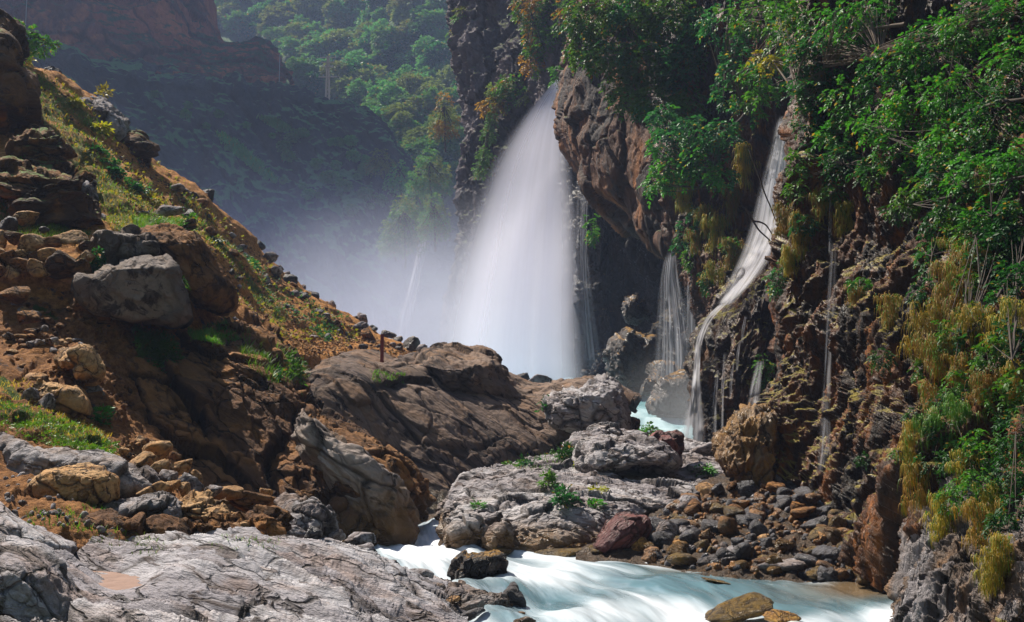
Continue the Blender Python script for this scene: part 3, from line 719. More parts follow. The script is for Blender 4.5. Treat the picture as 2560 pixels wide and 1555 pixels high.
# rock tongue that the veil fall drips from, and the wall behind the second fall
d_t = rockdisp(0.4, 2.0, 0.4, 0.6, 0.14, 0.03, 0.2, along=(0.1, 0, -1), stretch=2.4, seed=26, ridge=0.35, ridge_s=0.9, fine_s=0.4)
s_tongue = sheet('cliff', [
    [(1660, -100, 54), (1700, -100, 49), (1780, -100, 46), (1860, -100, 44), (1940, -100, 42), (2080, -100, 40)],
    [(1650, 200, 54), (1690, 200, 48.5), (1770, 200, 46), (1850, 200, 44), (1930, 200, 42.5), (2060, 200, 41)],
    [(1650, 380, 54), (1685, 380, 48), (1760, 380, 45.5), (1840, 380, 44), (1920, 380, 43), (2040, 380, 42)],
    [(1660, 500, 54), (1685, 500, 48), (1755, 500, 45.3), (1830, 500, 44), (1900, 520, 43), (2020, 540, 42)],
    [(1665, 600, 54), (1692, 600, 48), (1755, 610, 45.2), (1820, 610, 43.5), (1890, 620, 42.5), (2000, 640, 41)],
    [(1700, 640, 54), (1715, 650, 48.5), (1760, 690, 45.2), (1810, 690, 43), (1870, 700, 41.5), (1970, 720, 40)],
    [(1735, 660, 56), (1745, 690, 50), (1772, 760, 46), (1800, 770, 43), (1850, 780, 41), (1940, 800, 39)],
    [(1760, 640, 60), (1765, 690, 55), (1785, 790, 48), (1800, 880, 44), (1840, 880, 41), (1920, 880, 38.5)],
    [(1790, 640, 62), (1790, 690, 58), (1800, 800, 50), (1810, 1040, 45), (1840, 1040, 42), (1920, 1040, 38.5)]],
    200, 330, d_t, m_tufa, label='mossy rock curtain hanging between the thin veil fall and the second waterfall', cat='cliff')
d_cone = rockdisp(0.3, 1.0, 0.3, 0.34, 0.13, 0.025, 0.12, along=(-0.3, -0.3, -0.9), stretch=2.2, seed=27, fine_s=0.22, ridge=0.12, ridge_s=0.35)
s_cone = sheet('cliff', [
    [(1975, 500, 40), (1975, 520, 38), (1990, 520, 37), (2010, 520, 37), (2040, 520, 38)],
    [(1940, 610, 39), (1945, 600, 37), (1975, 590, 35.5), (2005, 600, 35.5), (2040, 600, 37)],
    [(1880, 670, 39), (1890, 665, 36.5), (1935, 660, 34.5), (1990, 670, 34.5), (2040, 680, 36)],
    [(1815, 740, 39), (1825, 735, 36), (1890, 740, 33.8), (1975, 745, 33.8), (2040, 750, 35)],
    [(1768, 810, 38.5), (1775, 805, 35.5), (1860, 820, 33.2), (1960, 825, 33.3), (2040, 830, 34.5)],
    [(1745, 880, 38), (1750, 880, 35), (1845, 895, 32.7), (1945, 900, 32.8), (2030, 905, 34)],
    [(1742, 960, 38), (1748, 960, 34.8), (1840, 970, 32.5), (1930, 980, 32.6), (2010, 980, 33.8)],
    [(1750, 1030, 38), (1756, 1030, 34.6), (1840, 1040, 32.5), (1915, 1050, 32.6), (1990, 1050, 33.8)],
    [(1760, 1110, 38), (1764, 1110, 34.6), (1840, 1120, 32.6), (1905, 1130, 32.6), (1970, 1130, 33.8)],
    [(1770, 1220, 38), (1774, 1220, 34.6), (1840, 1230, 32.6), (1905, 1240, 32.6), (1960, 1240, 33.8)]],
    240, 330, d_cone, m_cone, label='dripping brown tufa cone covered in moss below the second waterfall', cat='cliff')

# ------------------------------------------------------------------ the near dripping cliff
RY = [[-90, 140, 340, 560, 700, 850, 1000, 1110], None]
def col(pxs, Ys, base):
    ys = RY[0]
    rows = [(x, y, Y) for x, y, Y in zip(pxs[:-1], ys, Ys[:-1])]
    rows.append((pxs[-1], base, Ys[-1]))
    return rows
cols = [
    col([2060, 2050, 2030, 2030, 2010, 2000, 1980, 1950, 1900], [34] * 9, 1180),
    col([2030, 2024, 2012, 2006, 1962, 1964, 1942, 1905, 1850], [26, 25.8, 25.5, 25.2, 25, 24.8, 24.5, 24, 23.2], 1190),
    col([2078, 2070, 2056, 2050, 2017, 1996, 1970, 1945, 1900], [25.5, 25.2, 24.8, 24.4, 24, 23.6, 23.2, 22.8, 22.2], 1200),
    col([2140, 2130, 2120, 2110, 2095, 2075, 2055, 2040, 2015], [25, 24.6, 24, 23.5, 23, 22.5, 22, 21.5, 20.8], 1225),
    col([2230, 2220, 2205, 2190, 2180, 2165, 2145, 2130, 2095], [24, 23.5, 22.8, 22, 21.5, 21, 20.4, 19.8, 19], 1295),
    col([2310, 2300, 2285, 2270, 2260, 2245, 2230, 2215, 2165], [23, 22.5, 21.5, 20.7, 20, 19.3, 18.6, 18, 17], 1385),
    col([2390, 2380, 2365, 2350, 2340, 2330, 2315, 2300, 2245], [22, 21.4, 20.4, 19.4, 18.6, 17.8, 17, 16.3, 15], 1480),
    col([2470, 2465, 2450, 2440, 2430, 2420, 2405, 2390, 2300], [21, 20.4, 19.3, 18.2, 17.2, 16.3, 15.3, 14.5, 13.1], 1590),
    col([2570, 2565, 2560, 2550, 2545, 2535, 2525, 2510, 2450], [20, 19.3, 18.2, 17, 16, 15, 14, 13.2, 11.7], 1680),
    col([2800, 2800, 2800, 2800, 2790, 2780, 2770, 2750, 2700], [18.5, 17.8, 16.6, 15.4, 14.4, 13.4, 12.4, 11.6, 9.8], 1800),
    col([3900, 3900, 3900, 3900, 3880, 3860, 3840, 3820, 3800], [21, 20, 18.5, 17, 16, 15, 14, 13, 11], 2000)]
rowsR = [[c[i] for c in cols] for i in range(9)]
d_r0 = rockdisp(0.6, 0.8, 0.30, 0.24, 0.09, 0.018, 0.12, along=(0, 0.1, -1), stretch=4.0, seed=28, fine_s=0.13, ridge=0.10, ridge_s=0.25)
def d_r(p, uv):
    d, r, c = d_r0(p, uv)
    drip = fbm(p * np.array([3.4, 3.4, 0.45]), 3, 91, ridged=True)          # tufa drips and lips
    lip = fbm(p * np.array([1.6, 1.6, 4.0]), 3, 92)
    return d + 0.07 * drip + 0.02 * lip, r, c
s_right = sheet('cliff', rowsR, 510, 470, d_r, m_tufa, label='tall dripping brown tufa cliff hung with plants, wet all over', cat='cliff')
# grey flowstone foot of the near cliff
d_d = rockdisp(0.25, 0.6, 0.14, 0.2, 0.03, 0.012, 0.05, along=(0.15, 0, -1), stretch=6, seed=33, fine_s=0.12, ridge=0.10, ridge_s=0.26)
s_drape = sheet('cliff', [
    [(2400, 1190, 14.2), (2420, 1180, 13.5), (2480, 1180, 12.9), (2560, 1190, 12.3), (2700, 1200, 11.5), (3500, 1320, 11.2)],
    [(2350, 1250, 14.2), (2375, 1240, 13.2), (2450, 1240, 12.5), (2540, 1250, 11.9), (2700, 1260, 11), (3500, 1380, 10.7)],
    [(2310, 1340, 14), (2330, 1340, 12.9), (2420, 1340, 12.1), (2520, 1340, 11.5), (2700, 1350, 10.6), (3500, 1470, 10.299999999999999)],
    [(2275, 1440, 13.8), (2295, 1440, 12.6), (2390, 1440, 11.8), (2500, 1450, 11.1), (2700, 1460, 10.2), (3500, 1580, 9.899999999999999)],
    [(2255, 1530, 13.6), (2275, 1540, 12.4), (2370, 1560, 11.5), (2490, 1580, 10.8), (2700, 1600, 9.9), (3500, 1720, 9.6)],
    [(2250, 1640, 13.4), (2270, 1660, 12.2), (2360, 1690, 11.3), (2480, 1720, 10.6), (2700, 1750, 9.7), (3500, 1870, 9.399999999999999)]],
    280, 260, d_d, m_drape, label='grey fluted flowstone at the foot of the dripping cliff', cat='cliff')

# ------------------------------------------------------------------ slope with grass and leaf litter
GREEN = [((60, 200), (330, 560), 80), ((180, 420), (480, 640), 95), ((40, 240), (140, 330), 45), ((250, 480), (420, 700), 60), ((440, 480), (700, 800), 26), ((90, 200), (260, 330), 40), ((330, 545), (460, 575), 22)]
def seg_d(x, y, a, b):
    a = np.array(a, float); b = np.array(b, float); d = b - a
    t = np.clip(((x - a[0]) * d[0] + (y - a[1]) * d[1]) / (d @ d), 0, 1)
    return np.hypot(x - a[0] - t * d[0], y - a[1] - t * d[1])
def green_at(x, y, L):
    g = np.zeros(np.shape(x))
    for a, b, w in L:
        g = np.maximum(g, np.clip(1.25 - seg_d(x, y, a, b) / w, 0, 1))
    return g
def add_green(s, L):
    a = s.o.data.attributes.new('green', 'FLOAT', 'POINT')
    v = green_at(s.px, s.py, L) * 0.62
    a.data.foreach_set('value', v.ravel().astype(np.float32))
s_slope = sheet('hillside', [
    [(-900, 190, 58), (-200, 190, 58), (40, 260, 58), (190, 330, 58), (290, 400, 58), (370, 480, 58), (440, 560, 58), (540, 620, 59), (600, 670, 60), (670, 740, 60), (760, 800, 61), (850, 850, 62), (920, 880, 62), (980, 920, 62), (1090, 960, 62)],
    [(-900, 20, 44), (-200, 20, 44), (30, 148, 44), (152, 190, 45), (252, 258, 46), (325, 342, 46), (392, 422, 46), (490, 486, 47), (545, 530, 48), (612, 592, 49), (705, 682, 50), (795, 748, 50), (868, 788, 50), (935, 832, 50), (1062, 888, 50)],
    [(-900, 200, 38), (-200, 200, 38), (30, 270, 38), (150, 300, 38.5), (240, 360, 39), (310, 420, 39.5), (375, 475, 40), (460, 535, 41), (520, 585, 42), (590, 640, 43), (670, 720, 44), (765, 785, 45), (840, 815, 46), (910, 842, 47), (1062, 892, 48.5)],
    [(-900, 420, 32), (-200, 420, 32), (40, 420, 32.5), (150, 430, 33), (240, 475, 33), (300, 505, 33), (360, 535, 34), (430, 560, 35), (500, 605, 36), (560, 655, 37), (640, 740, 38.5), (740, 815, 40.5), (805, 842, 42.5), (885, 856, 44.5), (1062, 896, 47)],
    [(-900, 560, 27), (-200, 560, 27), (60, 570, 27.5), (150, 575, 28), (230, 580, 28), (300, 575, 28.5), (380, 590, 29), (450, 640, 30), (510, 700, 31), (560, 750, 32), (650, 800, 33.5), (735, 850, 36), (800, 866, 39), (890, 873, 42), (1062, 900, 46)],
    [(-900, 640, 25), (-200, 640, 25), (60, 640, 25), (150, 640, 25.5), (230, 640, 26), (310, 640, 26.5), (390, 680, 27), (470, 740, 28), (530, 790, 29), (585, 820, 30.5), (670, 850, 31.5), (735, 895, 32.5), (805, 895, 36), (900, 892, 40), (1062, 906, 45)],
    [(-900, 760, 24), (-200, 760, 24), (60, 760, 24.2), (150, 770, 24.4), (230, 790, 24.8), (320, 820, 25), (400, 840, 25.5), (470, 850, 26.5), (530, 850, 27.5), (585, 860, 28.5), (670, 890, 29), (735, 950, 30), (805, 950, 34), (900, 930, 38), (1062, 930, 43)]],
    430, 300, lambda p, uv: (0.35 * fbm(p / 3.0, 3, 31) + 0.10 * fbm(p / 0.6, 4, 32) + 0.12 * np.maximum(0, facets(p, 1.3, 33)[0] - 0.35), fbm(p, 2, 5), np.zeros(len(p))), m_soil, label='orange brown hillside littered with leaves and tufted with grass', cat='hillside')
add_green(s_slope, GREEN)
GREEN2 = [((0, 1020), (250, 1110), 55), ((0, 950), (60, 1010), 30), ((90, 770), (140, 800), 24), ((350, 850), (420, 930), 35), ((460, 830), (540, 850), 25)]
s_bank = sheet('hillside', [
    [(-900, 690, 25.2), (-200, 690, 25.2), (60, 695, 25.2), (160, 700, 25.4), (240, 720, 25.4), (310, 780, 25.2), (380, 830, 25), (470, 860, 26)],
    [(-900, 770, 23.8), (-200, 770, 23.8), (60, 775, 23.8), (160, 790, 24), (240, 820, 24), (310, 860, 24), (380, 900, 24.2), (470, 930, 25)],
    [(-900, 870, 22), (-200, 870, 22), (60, 880, 22), (160, 900, 22), (230, 940, 22), (280, 980, 22), (340, 1010, 22.5), (430, 1030, 23.5)],
    [(-900, 980, 19), (-200, 980, 19), (60, 990, 19), (150, 1020, 19.4), (220, 1050, 19.7), (270, 1070, 20), (320, 1100, 20.5), (420, 1120, 21.5)],
    [(-900, 1070, 16.2), (-200, 1070, 16.2), (60, 1085, 16.4), (150, 1105, 17), (230, 1125, 17.3), (300, 1140, 18), (360, 1170, 18.6), (450, 1200, 19.5)],
    [(-900, 1200, 14.2), (-200, 1200, 14.2), (60, 1210, 14.4), (180, 1220, 15), (300, 1230, 15.6), (420, 1250, 16.4), (520, 1280, 17.4), (640, 1310, 18.6)],
    [(-900, 1330, 12.4), (-200, 1330, 12.4), (60, 1330, 12.6), (200, 1340, 13), (360, 1350, 13.6), (540, 1360, 14.4), (700, 1390, 15.4), (860, 1410, 17)],
    [(-900, 1420, 12), (-200, 1420, 12), (60, 1420, 12), (200, 1420, 12.4), (380, 1430, 13), (560, 1440, 13.6), (740, 1460, 14.6), (940, 1470, 16)]],
    350, 300, lambda p, uv: (0.22 * fbm(p / 1.6, 3, 34) + 0.09 * fbm(p / 0.35, 4, 35) + 0.16 * np.maximum(0, facets(p, 0.7, 36)[0] - 0.25), fbm(p, 2, 5), np.zeros(len(p))), m_mud, label='shaded brown earth bank with stones and a patch of grass', cat='hillside')
add_green(s_bank, GREEN2)

# ------------------------------------------------------------------ fractured outcrop
d_f = rockdisp(0.35, 1.2, 0.46, 0.4, 0.13, 0.015, 0.25, along=BED, stretch=2.2, seed=41, fine_s=0.2, ridge=0.05, ridge_s=0.5, bed=((0.5, -0.2, 0.85), 0.8, 0.24))
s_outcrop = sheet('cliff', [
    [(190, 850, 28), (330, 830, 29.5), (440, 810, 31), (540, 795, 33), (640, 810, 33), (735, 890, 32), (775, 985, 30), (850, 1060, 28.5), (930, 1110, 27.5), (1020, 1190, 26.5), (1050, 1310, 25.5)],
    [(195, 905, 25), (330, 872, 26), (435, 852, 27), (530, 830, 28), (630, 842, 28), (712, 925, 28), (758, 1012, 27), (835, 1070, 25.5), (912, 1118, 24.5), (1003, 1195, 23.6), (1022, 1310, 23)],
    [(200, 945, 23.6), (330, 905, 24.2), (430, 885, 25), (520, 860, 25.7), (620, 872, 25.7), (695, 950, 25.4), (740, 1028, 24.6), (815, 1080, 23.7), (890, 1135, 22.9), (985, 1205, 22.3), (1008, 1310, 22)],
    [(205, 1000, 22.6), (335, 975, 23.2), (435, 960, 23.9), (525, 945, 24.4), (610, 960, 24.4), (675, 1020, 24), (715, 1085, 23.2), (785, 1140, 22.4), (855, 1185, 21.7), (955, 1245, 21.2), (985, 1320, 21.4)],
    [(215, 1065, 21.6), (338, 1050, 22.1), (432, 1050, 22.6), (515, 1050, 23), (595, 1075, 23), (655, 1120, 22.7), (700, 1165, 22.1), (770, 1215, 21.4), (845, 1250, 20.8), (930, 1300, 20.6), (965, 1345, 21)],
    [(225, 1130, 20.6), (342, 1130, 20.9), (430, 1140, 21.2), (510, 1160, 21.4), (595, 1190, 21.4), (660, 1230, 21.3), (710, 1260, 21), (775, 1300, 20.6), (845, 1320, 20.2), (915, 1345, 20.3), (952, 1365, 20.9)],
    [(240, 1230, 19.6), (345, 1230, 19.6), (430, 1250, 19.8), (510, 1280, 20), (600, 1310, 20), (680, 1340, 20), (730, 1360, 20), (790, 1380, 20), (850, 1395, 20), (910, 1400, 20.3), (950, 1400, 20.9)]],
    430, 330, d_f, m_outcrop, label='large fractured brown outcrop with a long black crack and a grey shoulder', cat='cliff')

# ------------------------------------------------------------------ pitted ledge behind
d_l = rockdisp(0.35, 1.7, 0.36, 0.55, 0.09, 0.014, 0.14, along=BED, stretch=3, seed=42, fine_s=0.3, ridge=0.035, ridge_s=0.6, bed=((0.55, -0.1, 0.83), 0.9, 0.07))
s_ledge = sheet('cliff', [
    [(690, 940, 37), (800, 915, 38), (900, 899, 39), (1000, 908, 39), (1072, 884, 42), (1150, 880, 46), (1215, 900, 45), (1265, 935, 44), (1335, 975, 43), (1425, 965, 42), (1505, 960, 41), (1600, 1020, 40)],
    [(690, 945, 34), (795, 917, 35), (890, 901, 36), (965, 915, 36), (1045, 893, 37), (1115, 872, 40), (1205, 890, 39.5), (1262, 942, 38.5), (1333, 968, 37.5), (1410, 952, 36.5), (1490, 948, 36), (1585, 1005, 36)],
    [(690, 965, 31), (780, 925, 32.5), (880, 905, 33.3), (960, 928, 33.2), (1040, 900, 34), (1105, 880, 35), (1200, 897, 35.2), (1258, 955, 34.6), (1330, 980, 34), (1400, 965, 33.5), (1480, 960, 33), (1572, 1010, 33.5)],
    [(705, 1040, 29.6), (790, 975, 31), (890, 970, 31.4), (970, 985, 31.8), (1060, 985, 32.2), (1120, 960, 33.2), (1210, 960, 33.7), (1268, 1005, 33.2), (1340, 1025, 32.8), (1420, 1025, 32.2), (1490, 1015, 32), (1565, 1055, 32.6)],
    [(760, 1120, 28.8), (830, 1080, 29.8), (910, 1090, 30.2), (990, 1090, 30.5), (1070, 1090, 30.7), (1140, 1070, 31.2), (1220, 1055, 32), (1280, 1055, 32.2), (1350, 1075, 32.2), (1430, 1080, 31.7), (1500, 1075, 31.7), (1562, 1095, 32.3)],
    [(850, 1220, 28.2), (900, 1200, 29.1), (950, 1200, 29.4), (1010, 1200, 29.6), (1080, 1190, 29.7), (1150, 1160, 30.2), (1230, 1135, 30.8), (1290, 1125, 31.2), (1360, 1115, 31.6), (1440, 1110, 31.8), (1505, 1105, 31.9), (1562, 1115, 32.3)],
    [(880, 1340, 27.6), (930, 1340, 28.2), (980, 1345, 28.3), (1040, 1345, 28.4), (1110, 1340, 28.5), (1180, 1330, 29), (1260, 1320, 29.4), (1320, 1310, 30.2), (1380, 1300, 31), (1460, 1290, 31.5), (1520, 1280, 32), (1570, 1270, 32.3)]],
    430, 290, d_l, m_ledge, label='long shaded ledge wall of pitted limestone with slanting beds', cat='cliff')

# ------------------------------------------------------------------ pale rock island
d_i = rockdisp(0.2, 0.9, 0.22, 0.35, 0.07, 0.018, 0.08, along=(1, -0.3, -0.15), stretch=1.8, seed=43, fine_s=0.18, ridge=0.04, ridge_s=0.35, bed=((0.2, -0.5, 0.85), 0.4, 0.06))
s_isle = sheet('cliff', [
    [(1150, 1350, 27), (1180, 1260, 28), (1215, 1215, 29), (1300, 1190, 30), (1400, 1185, 31), (1455, 1130, 32), (1545, 1120, 32), (1645, 1120, 32), (1725, 1140, 32), (1810, 1170, 32)],
    [(1118, 1330, 23.6), (1150, 1240, 24.6), (1185, 1188, 25.6), (1290, 1156, 26.5), (1400, 1146, 27), (1450, 1095, 28), (1540, 1080, 28.5), (1640, 1085, 28.5), (1722, 1108, 28.5), (1805, 1140, 28)],
    [(1106, 1335, 22.5), (1135, 1258, 23), (1170, 1212, 23.8), (1272, 1182, 24.3), (1390, 1168, 24.8), (1440, 1140, 26), (1540, 1132, 26.6), (1640, 1136, 26.6), (1728, 1150, 26.4), (1825, 1165, 26)],
    [(1102, 1345, 21.8), (1130, 1282, 22), (1160, 1244, 22.3), (1262, 1212, 22.6), (1382, 1190, 23.2), (1440, 1186, 23.7), (1540, 1180, 24.1), (1640, 1182, 24.1), (1730, 1188, 24.4), (1835, 1195, 24.6)],
    [(1105, 1358, 21.3), (1130, 1310, 21.2), (1168, 1280, 21.2), (1270, 1250, 21.2), (1380, 1230, 21.4), (1450, 1225, 21.6), (1550, 1225, 21.8), (1640, 1230, 22), (1720, 1235, 22.3), (1800, 1240, 22.6)],
    [(1112, 1370, 21), (1148, 1335, 20.6), (1198, 1312, 20.4), (1280, 1292, 20.2), (1380, 1282, 20.2), (1460, 1276, 20.3), (1550, 1266, 20.6), (1630, 1262, 20.9), (1700, 1258, 21.3), (1760, 1262, 21.6)],
    [(1118, 1382, 20.8), (1158, 1368, 20.3), (1215, 1358, 19.9), (1300, 1352, 19.7), (1400, 1350, 19.6), (1480, 1340, 19.9), (1560, 1326, 20.3), (1630, 1310, 20.7), (1700, 1295, 21.1), (1760, 1290, 21.4)],
    [(1120, 1420, 20.6), (1158, 1425, 20.2), (1215, 1430, 19.8), (1300, 1430, 19.5), (1400, 1430, 19.4), (1480, 1420, 19.7), (1560, 1400, 20.1), (1630, 1380, 20.5), (1700, 1360, 20.9), (1760, 1340, 21.2)]],
    430, 300, d_i, m_pale, label='pale grey rock island between the stream and the ledge, dotted with small plants', cat='rock')

# ------------------------------------------------------------------ gravel bank, bed and near slab
s_gravel = sheet('beach', [
    [(1440, 1300, 22), (1580, 1250, 22.6), (1700, 1215, 23), (1800, 1185, 23.4), (1900, 1175, 23.4), (1990, 1190, 22.6), (2090, 1250, 21), (2180, 1330, 19), (2270, 1400, 17)],
    [(1440, 1345, 20.2), (1580, 1300, 20.8), (1700, 1265, 21), (1800, 1240, 21), (1900, 1235, 20.8), (1990, 1250, 20.2), (2090, 1310, 18.8), (2180, 1380, 17.2), (2270, 1440, 15.8)],
    [(1440, 1385, 19), (1580, 1350, 19.3), (1700, 1330, 19.3), (1800, 1320, 19), (1900, 1320, 18.8), (1990, 1330, 18.3), (2090, 1360, 17.5), (2180, 1410, 16.4), (2270, 1470, 15)],
    [(1440, 1415, 18.2), (1580, 1400, 18.3), (1700, 1400, 17.8), (1800, 1410, 17), (1900, 1415, 16.9), (1990, 1420, 16.8), (2090, 1430, 16.5), (2180, 1448, 15.8), (2270, 1490, 14.5)],
    [(1440, 1440, 17.6), (1580, 1430, 17.6), (1700, 1445, 16.8), (1800, 1468, 15.8), (1900, 1470, 15.9), (1990, 1470, 15.9), (2090, 1475, 15.7), (2180, 1485, 15.1), (2270, 1520, 13.8)]],
    160, 130, lambda p, uv: (0.06 * fbm(p / 0.5, 3, 51) + 0.05 * facets(p, 0.18, 52)[0], fbm(p, 2, 5), np.zeros(len(p))), m_gravel, label='wet gravel bank under the piled stones', cat='gravel bank')
STRIPE = (0.80, -0.58, -0.12)
d_s0 = rockdisp(0.16, 0.8, 0.09, 0.25, 0.02, 0.006, 0.03, along=STRIPE, stretch=4.5, seed=44, fine_s=0.1, ridge=0.11, ridge_s=0.5, bed=((0.55, 0.75, 0.35), 0.42, 0.17))
SAND = [(172, 1432), (245, 1396), (330, 1390), (424, 1410), (430, 1455), (392, 1480), (335, 1507), (250, 1508), (196, 1475)]
def d_s(p, uv):
    d, r, c = d_s0(p, uv)
    px, py = pix(p)
    b = np.exp(-(((px - 305) / 130) ** 2 + ((py - 1452) / 52) ** 2) * 1.2)
    return d * (1 - 0.85 * b) - 0.11 * b, r, c
s_slab = sheet('rock_slab', [
    [(-900, 1390, 15.5), (-150, 1390, 15.5), (60, 1400, 15.5), (180, 1420, 15.5), (280, 1400, 16), (380, 1385, 16), (500, 1395, 16), (640, 1405, 16), (780, 1420, 16), (900, 1440, 16), (1010, 1470, 16), (1110, 1510, 16), (1190, 1560, 15)],
    [(-900, 1372, 13.4), (-150, 1372, 13.4), (60, 1380, 13.4), (165, 1392, 13.4), (260, 1368, 13.6), (360, 1350, 13.7), (480, 1352, 13.7), (620, 1368, 13.9), (770, 1388, 14.2), (880, 1404, 14.3), (990, 1440, 14.2), (1085, 1488, 13.9), (1165, 1550, 13.2)],
    [(-900, 1400, 12.2), (-150, 1400, 12.2), (60, 1406, 12.2), (165, 1412, 12.2), (260, 1394, 12.4), (370, 1376, 12.6), (490, 1380, 12.6), (620, 1400, 12.7), (760, 1424, 12.7), (870, 1444, 12.7), (980, 1480, 12.7), (1070, 1525, 12.4), (1155, 1590, 11.8)],
    [(-900, 1450, 10.8), (-150, 1450, 10.8), (60, 1450, 10.8), (165, 1450, 10.8), (270, 1445, 10.9), (390, 1435, 11), (500, 1435, 11), (620, 1455, 11), (740, 1480, 11), (850, 1510, 11), (950, 1545, 11), (1050, 1590, 10.9), (1140, 1650, 10.4)],
    [(-900, 1520, 9.4), (-150, 1520, 9.4), (60, 1515, 9.4), (165, 1510, 9.4), (270, 1505, 9.4), (390, 1500, 9.5), (500, 1505, 9.5), (620, 1525, 9.5), (740, 1550, 9.5), (850, 1580, 9.4), (950, 1620, 9.4), (1040, 1670, 9.3), (1130, 1740, 9)],
    [(-900, 1640, 7.6), (-150, 1640, 7.6), (60, 1630, 7.6), (165, 1625, 7.6), (270, 1620, 7.6), (390, 1620, 7.7), (500, 1630, 7.7), (620, 1655, 7.7), (740, 1690, 7.6), (850, 1730, 7.6), (950, 1780, 7.5), (1040, 1850, 7.4), (1130, 1930, 7.2)],
    [(-900, 1800, 6.4), (-150, 1800, 6.4), (60, 1790, 6.4), (165, 1790, 6.4), (270, 1790, 6.4), (390, 1790, 6.4), (500, 1800, 6.4), (620, 1830, 6.4), (740, 1870, 6.3), (850, 1920, 6.2), (950, 1980, 6.2), (1040, 2060, 6.1), (1130, 2150, 6)]],
    570, 330, d_s, m_slab, label='pale striped limestone slab with a hollow of silt at the near bank', cat='rock')
# silt lying in the slab's hollow
gx, gy = np.meshgrid(np.linspace(165, 435, 120), np.linspace(1386, 1512, 120))
ctr = np.array([305, 1452]); hp, hn = land(s_slab, 305, 1455)
q = P(gx, gy, 10.8)
ray = q - CAM
zlev = hp[2] + 0.035
t = (zlev - CAM[2]) / ray[..., 2]
q = CAM + ray * t[..., None]
q[..., 2] += 0.012 * fbm(q.reshape(-1, 3) * 4, 3, 8).reshape(120, 120)
jx = 16 * fbm(np.stack([gx, gy, gx * 0], -1).reshape(-1, 3) / 22, 3, 14).reshape(gx.shape)
ins = in_poly(gx + jx, gy + jx * 0.6, SAND)
f = grid_faces(120, 120); keep = ins.ravel()[f].all(1)
tag(mesh_obj('sand', q.reshape(-1, 3), f[keep], m_sand), 'pinkish brown silt settled in a hollow of the striped slab', 'sand', None, 'stuff')

# bed under everything, out past the hills
gx = np.concatenate([-np.geomspace(900, 20, 24), np.linspace(-15, 15, 31), np.geomspace(20, 900, 24)])
gy = np.concatenate([[-60, -30, -10, 0], np.linspace(4, 60, 57), np.geomspace(64, 900, 30)])
X, Y_ = np.meshgrid(gx, gy)
Z = np.interp(Y_, [-60, 20, 27, 34, 45, 60, 120, 900], [-1.2, -1.0, -0.6, 0.8, 2.0, 2.6, 3.0, 3.2])
g = np.stack([X, Y_, Z], -1); g[..., 2] += 0.25 * fbm(g.reshape(-1, 3) / 2.5, 3, 61).reshape(Z.shape)
tag(mesh_obj('ground', g.reshape(-1, 3), grid_faces(len(gy), len(gx)), m_gravel), 'stony stream bed under the water', 'ground', None, 'structure')

# unseen gorge sides added to block sky light: the wooded side above the cliffs, the grassy side and the valley behind the viewer
def wall(rows, label):
    g = cr(np.array(rows, float), 60); g = np.swapaxes(cr(np.swapaxes(g, 0, 1), 80), 0, 1)
    g[..., 2] += 1.5 * fbm(g.reshape(-1, 3) / 9, 3, 88).reshape(60, 80)
    tag(mesh_obj('hillside', g.reshape(-1, 3), grid_faces(60, 80), m_hill, attrs={'cell': np.full(4800, 0.5)}), label, 'hillside', None, 'structure')
base = np.array([(16, -60, 2), (13, -10, 5), (12.5, 14, 10.5), (10.5, 26, 15), (8.5, 50, 27), (9, 80, 36), (24, 125, 40)], float)
wall([base, base + [12, 0, 24], base + [45, 5, 75], base + [120, 10, 135]], 'unseen hillside added above the dripping cliffs to block sky light')
base = np.array([(-30, 40, 14), (-24, 22, 9), (-22, 0, 6), (-22, -20, 4), (-24, -60, 3)], float)
wall([base, base + [-30, 0, 20], base + [-75, 0, 58], base + [-150, 0, 120]], 'unseen hillside added beyond the stone terrace to block sky light')
base = np.array([(-60, -28, 3), (-20, -26, 0), (10, -26, 0), (60, -28, 5)], float)
wall([base, base + [0, -25, 14], base + [0, -60, 60]], 'unseen slope added downstream to block sky light')

# ------------------------------------------------------------------ water
def stream(name, rows, nu, nv, z, wave, mat, foam_fn, shallow_fn=None, label=None):
    """water surface: rows run across the stream, one after another downstream, as (px, py); each point drops to its own height"""
    ctrl = np.array(rows, float)
    g = cr(ctrl, nv); g = np.swapaxes(cr(np.swapaxes(g, 0, 1), nu), 0, 1)
    px, py = g[..., 0], g[..., 1]
    zz = z(px, py) if callable(z) else np.full(px.shape, z)
    q = P(px, py, np.full(px.shape, 10.0)); ray = q - CAM
    q = CAM + ray * ((zz - CAM[2]) / ray[..., 2])[..., None]
    uu, vv = np.meshgrid(np.linspace(0, 1, nu), np.linspace(0, 1, nv))
    q[..., 2] += wave(q.reshape(-1, 3), uu.ravel(), vv.ravel()).reshape(px.shape)
    at = {'foam': foam_fn(px, py).ravel()}
    at['shallow'] = (shallow_fn(px, py) if shallow_fn else np.zeros(px.shape)).ravel()
    o = mesh_obj(name, q.reshape(-1, 3), grid_faces(nv, nu), mat, attrs=at, uv=np.stack([vv.ravel(), uu.ravel()], 1))
    return tag(o, label, 'water', None, 'structure')

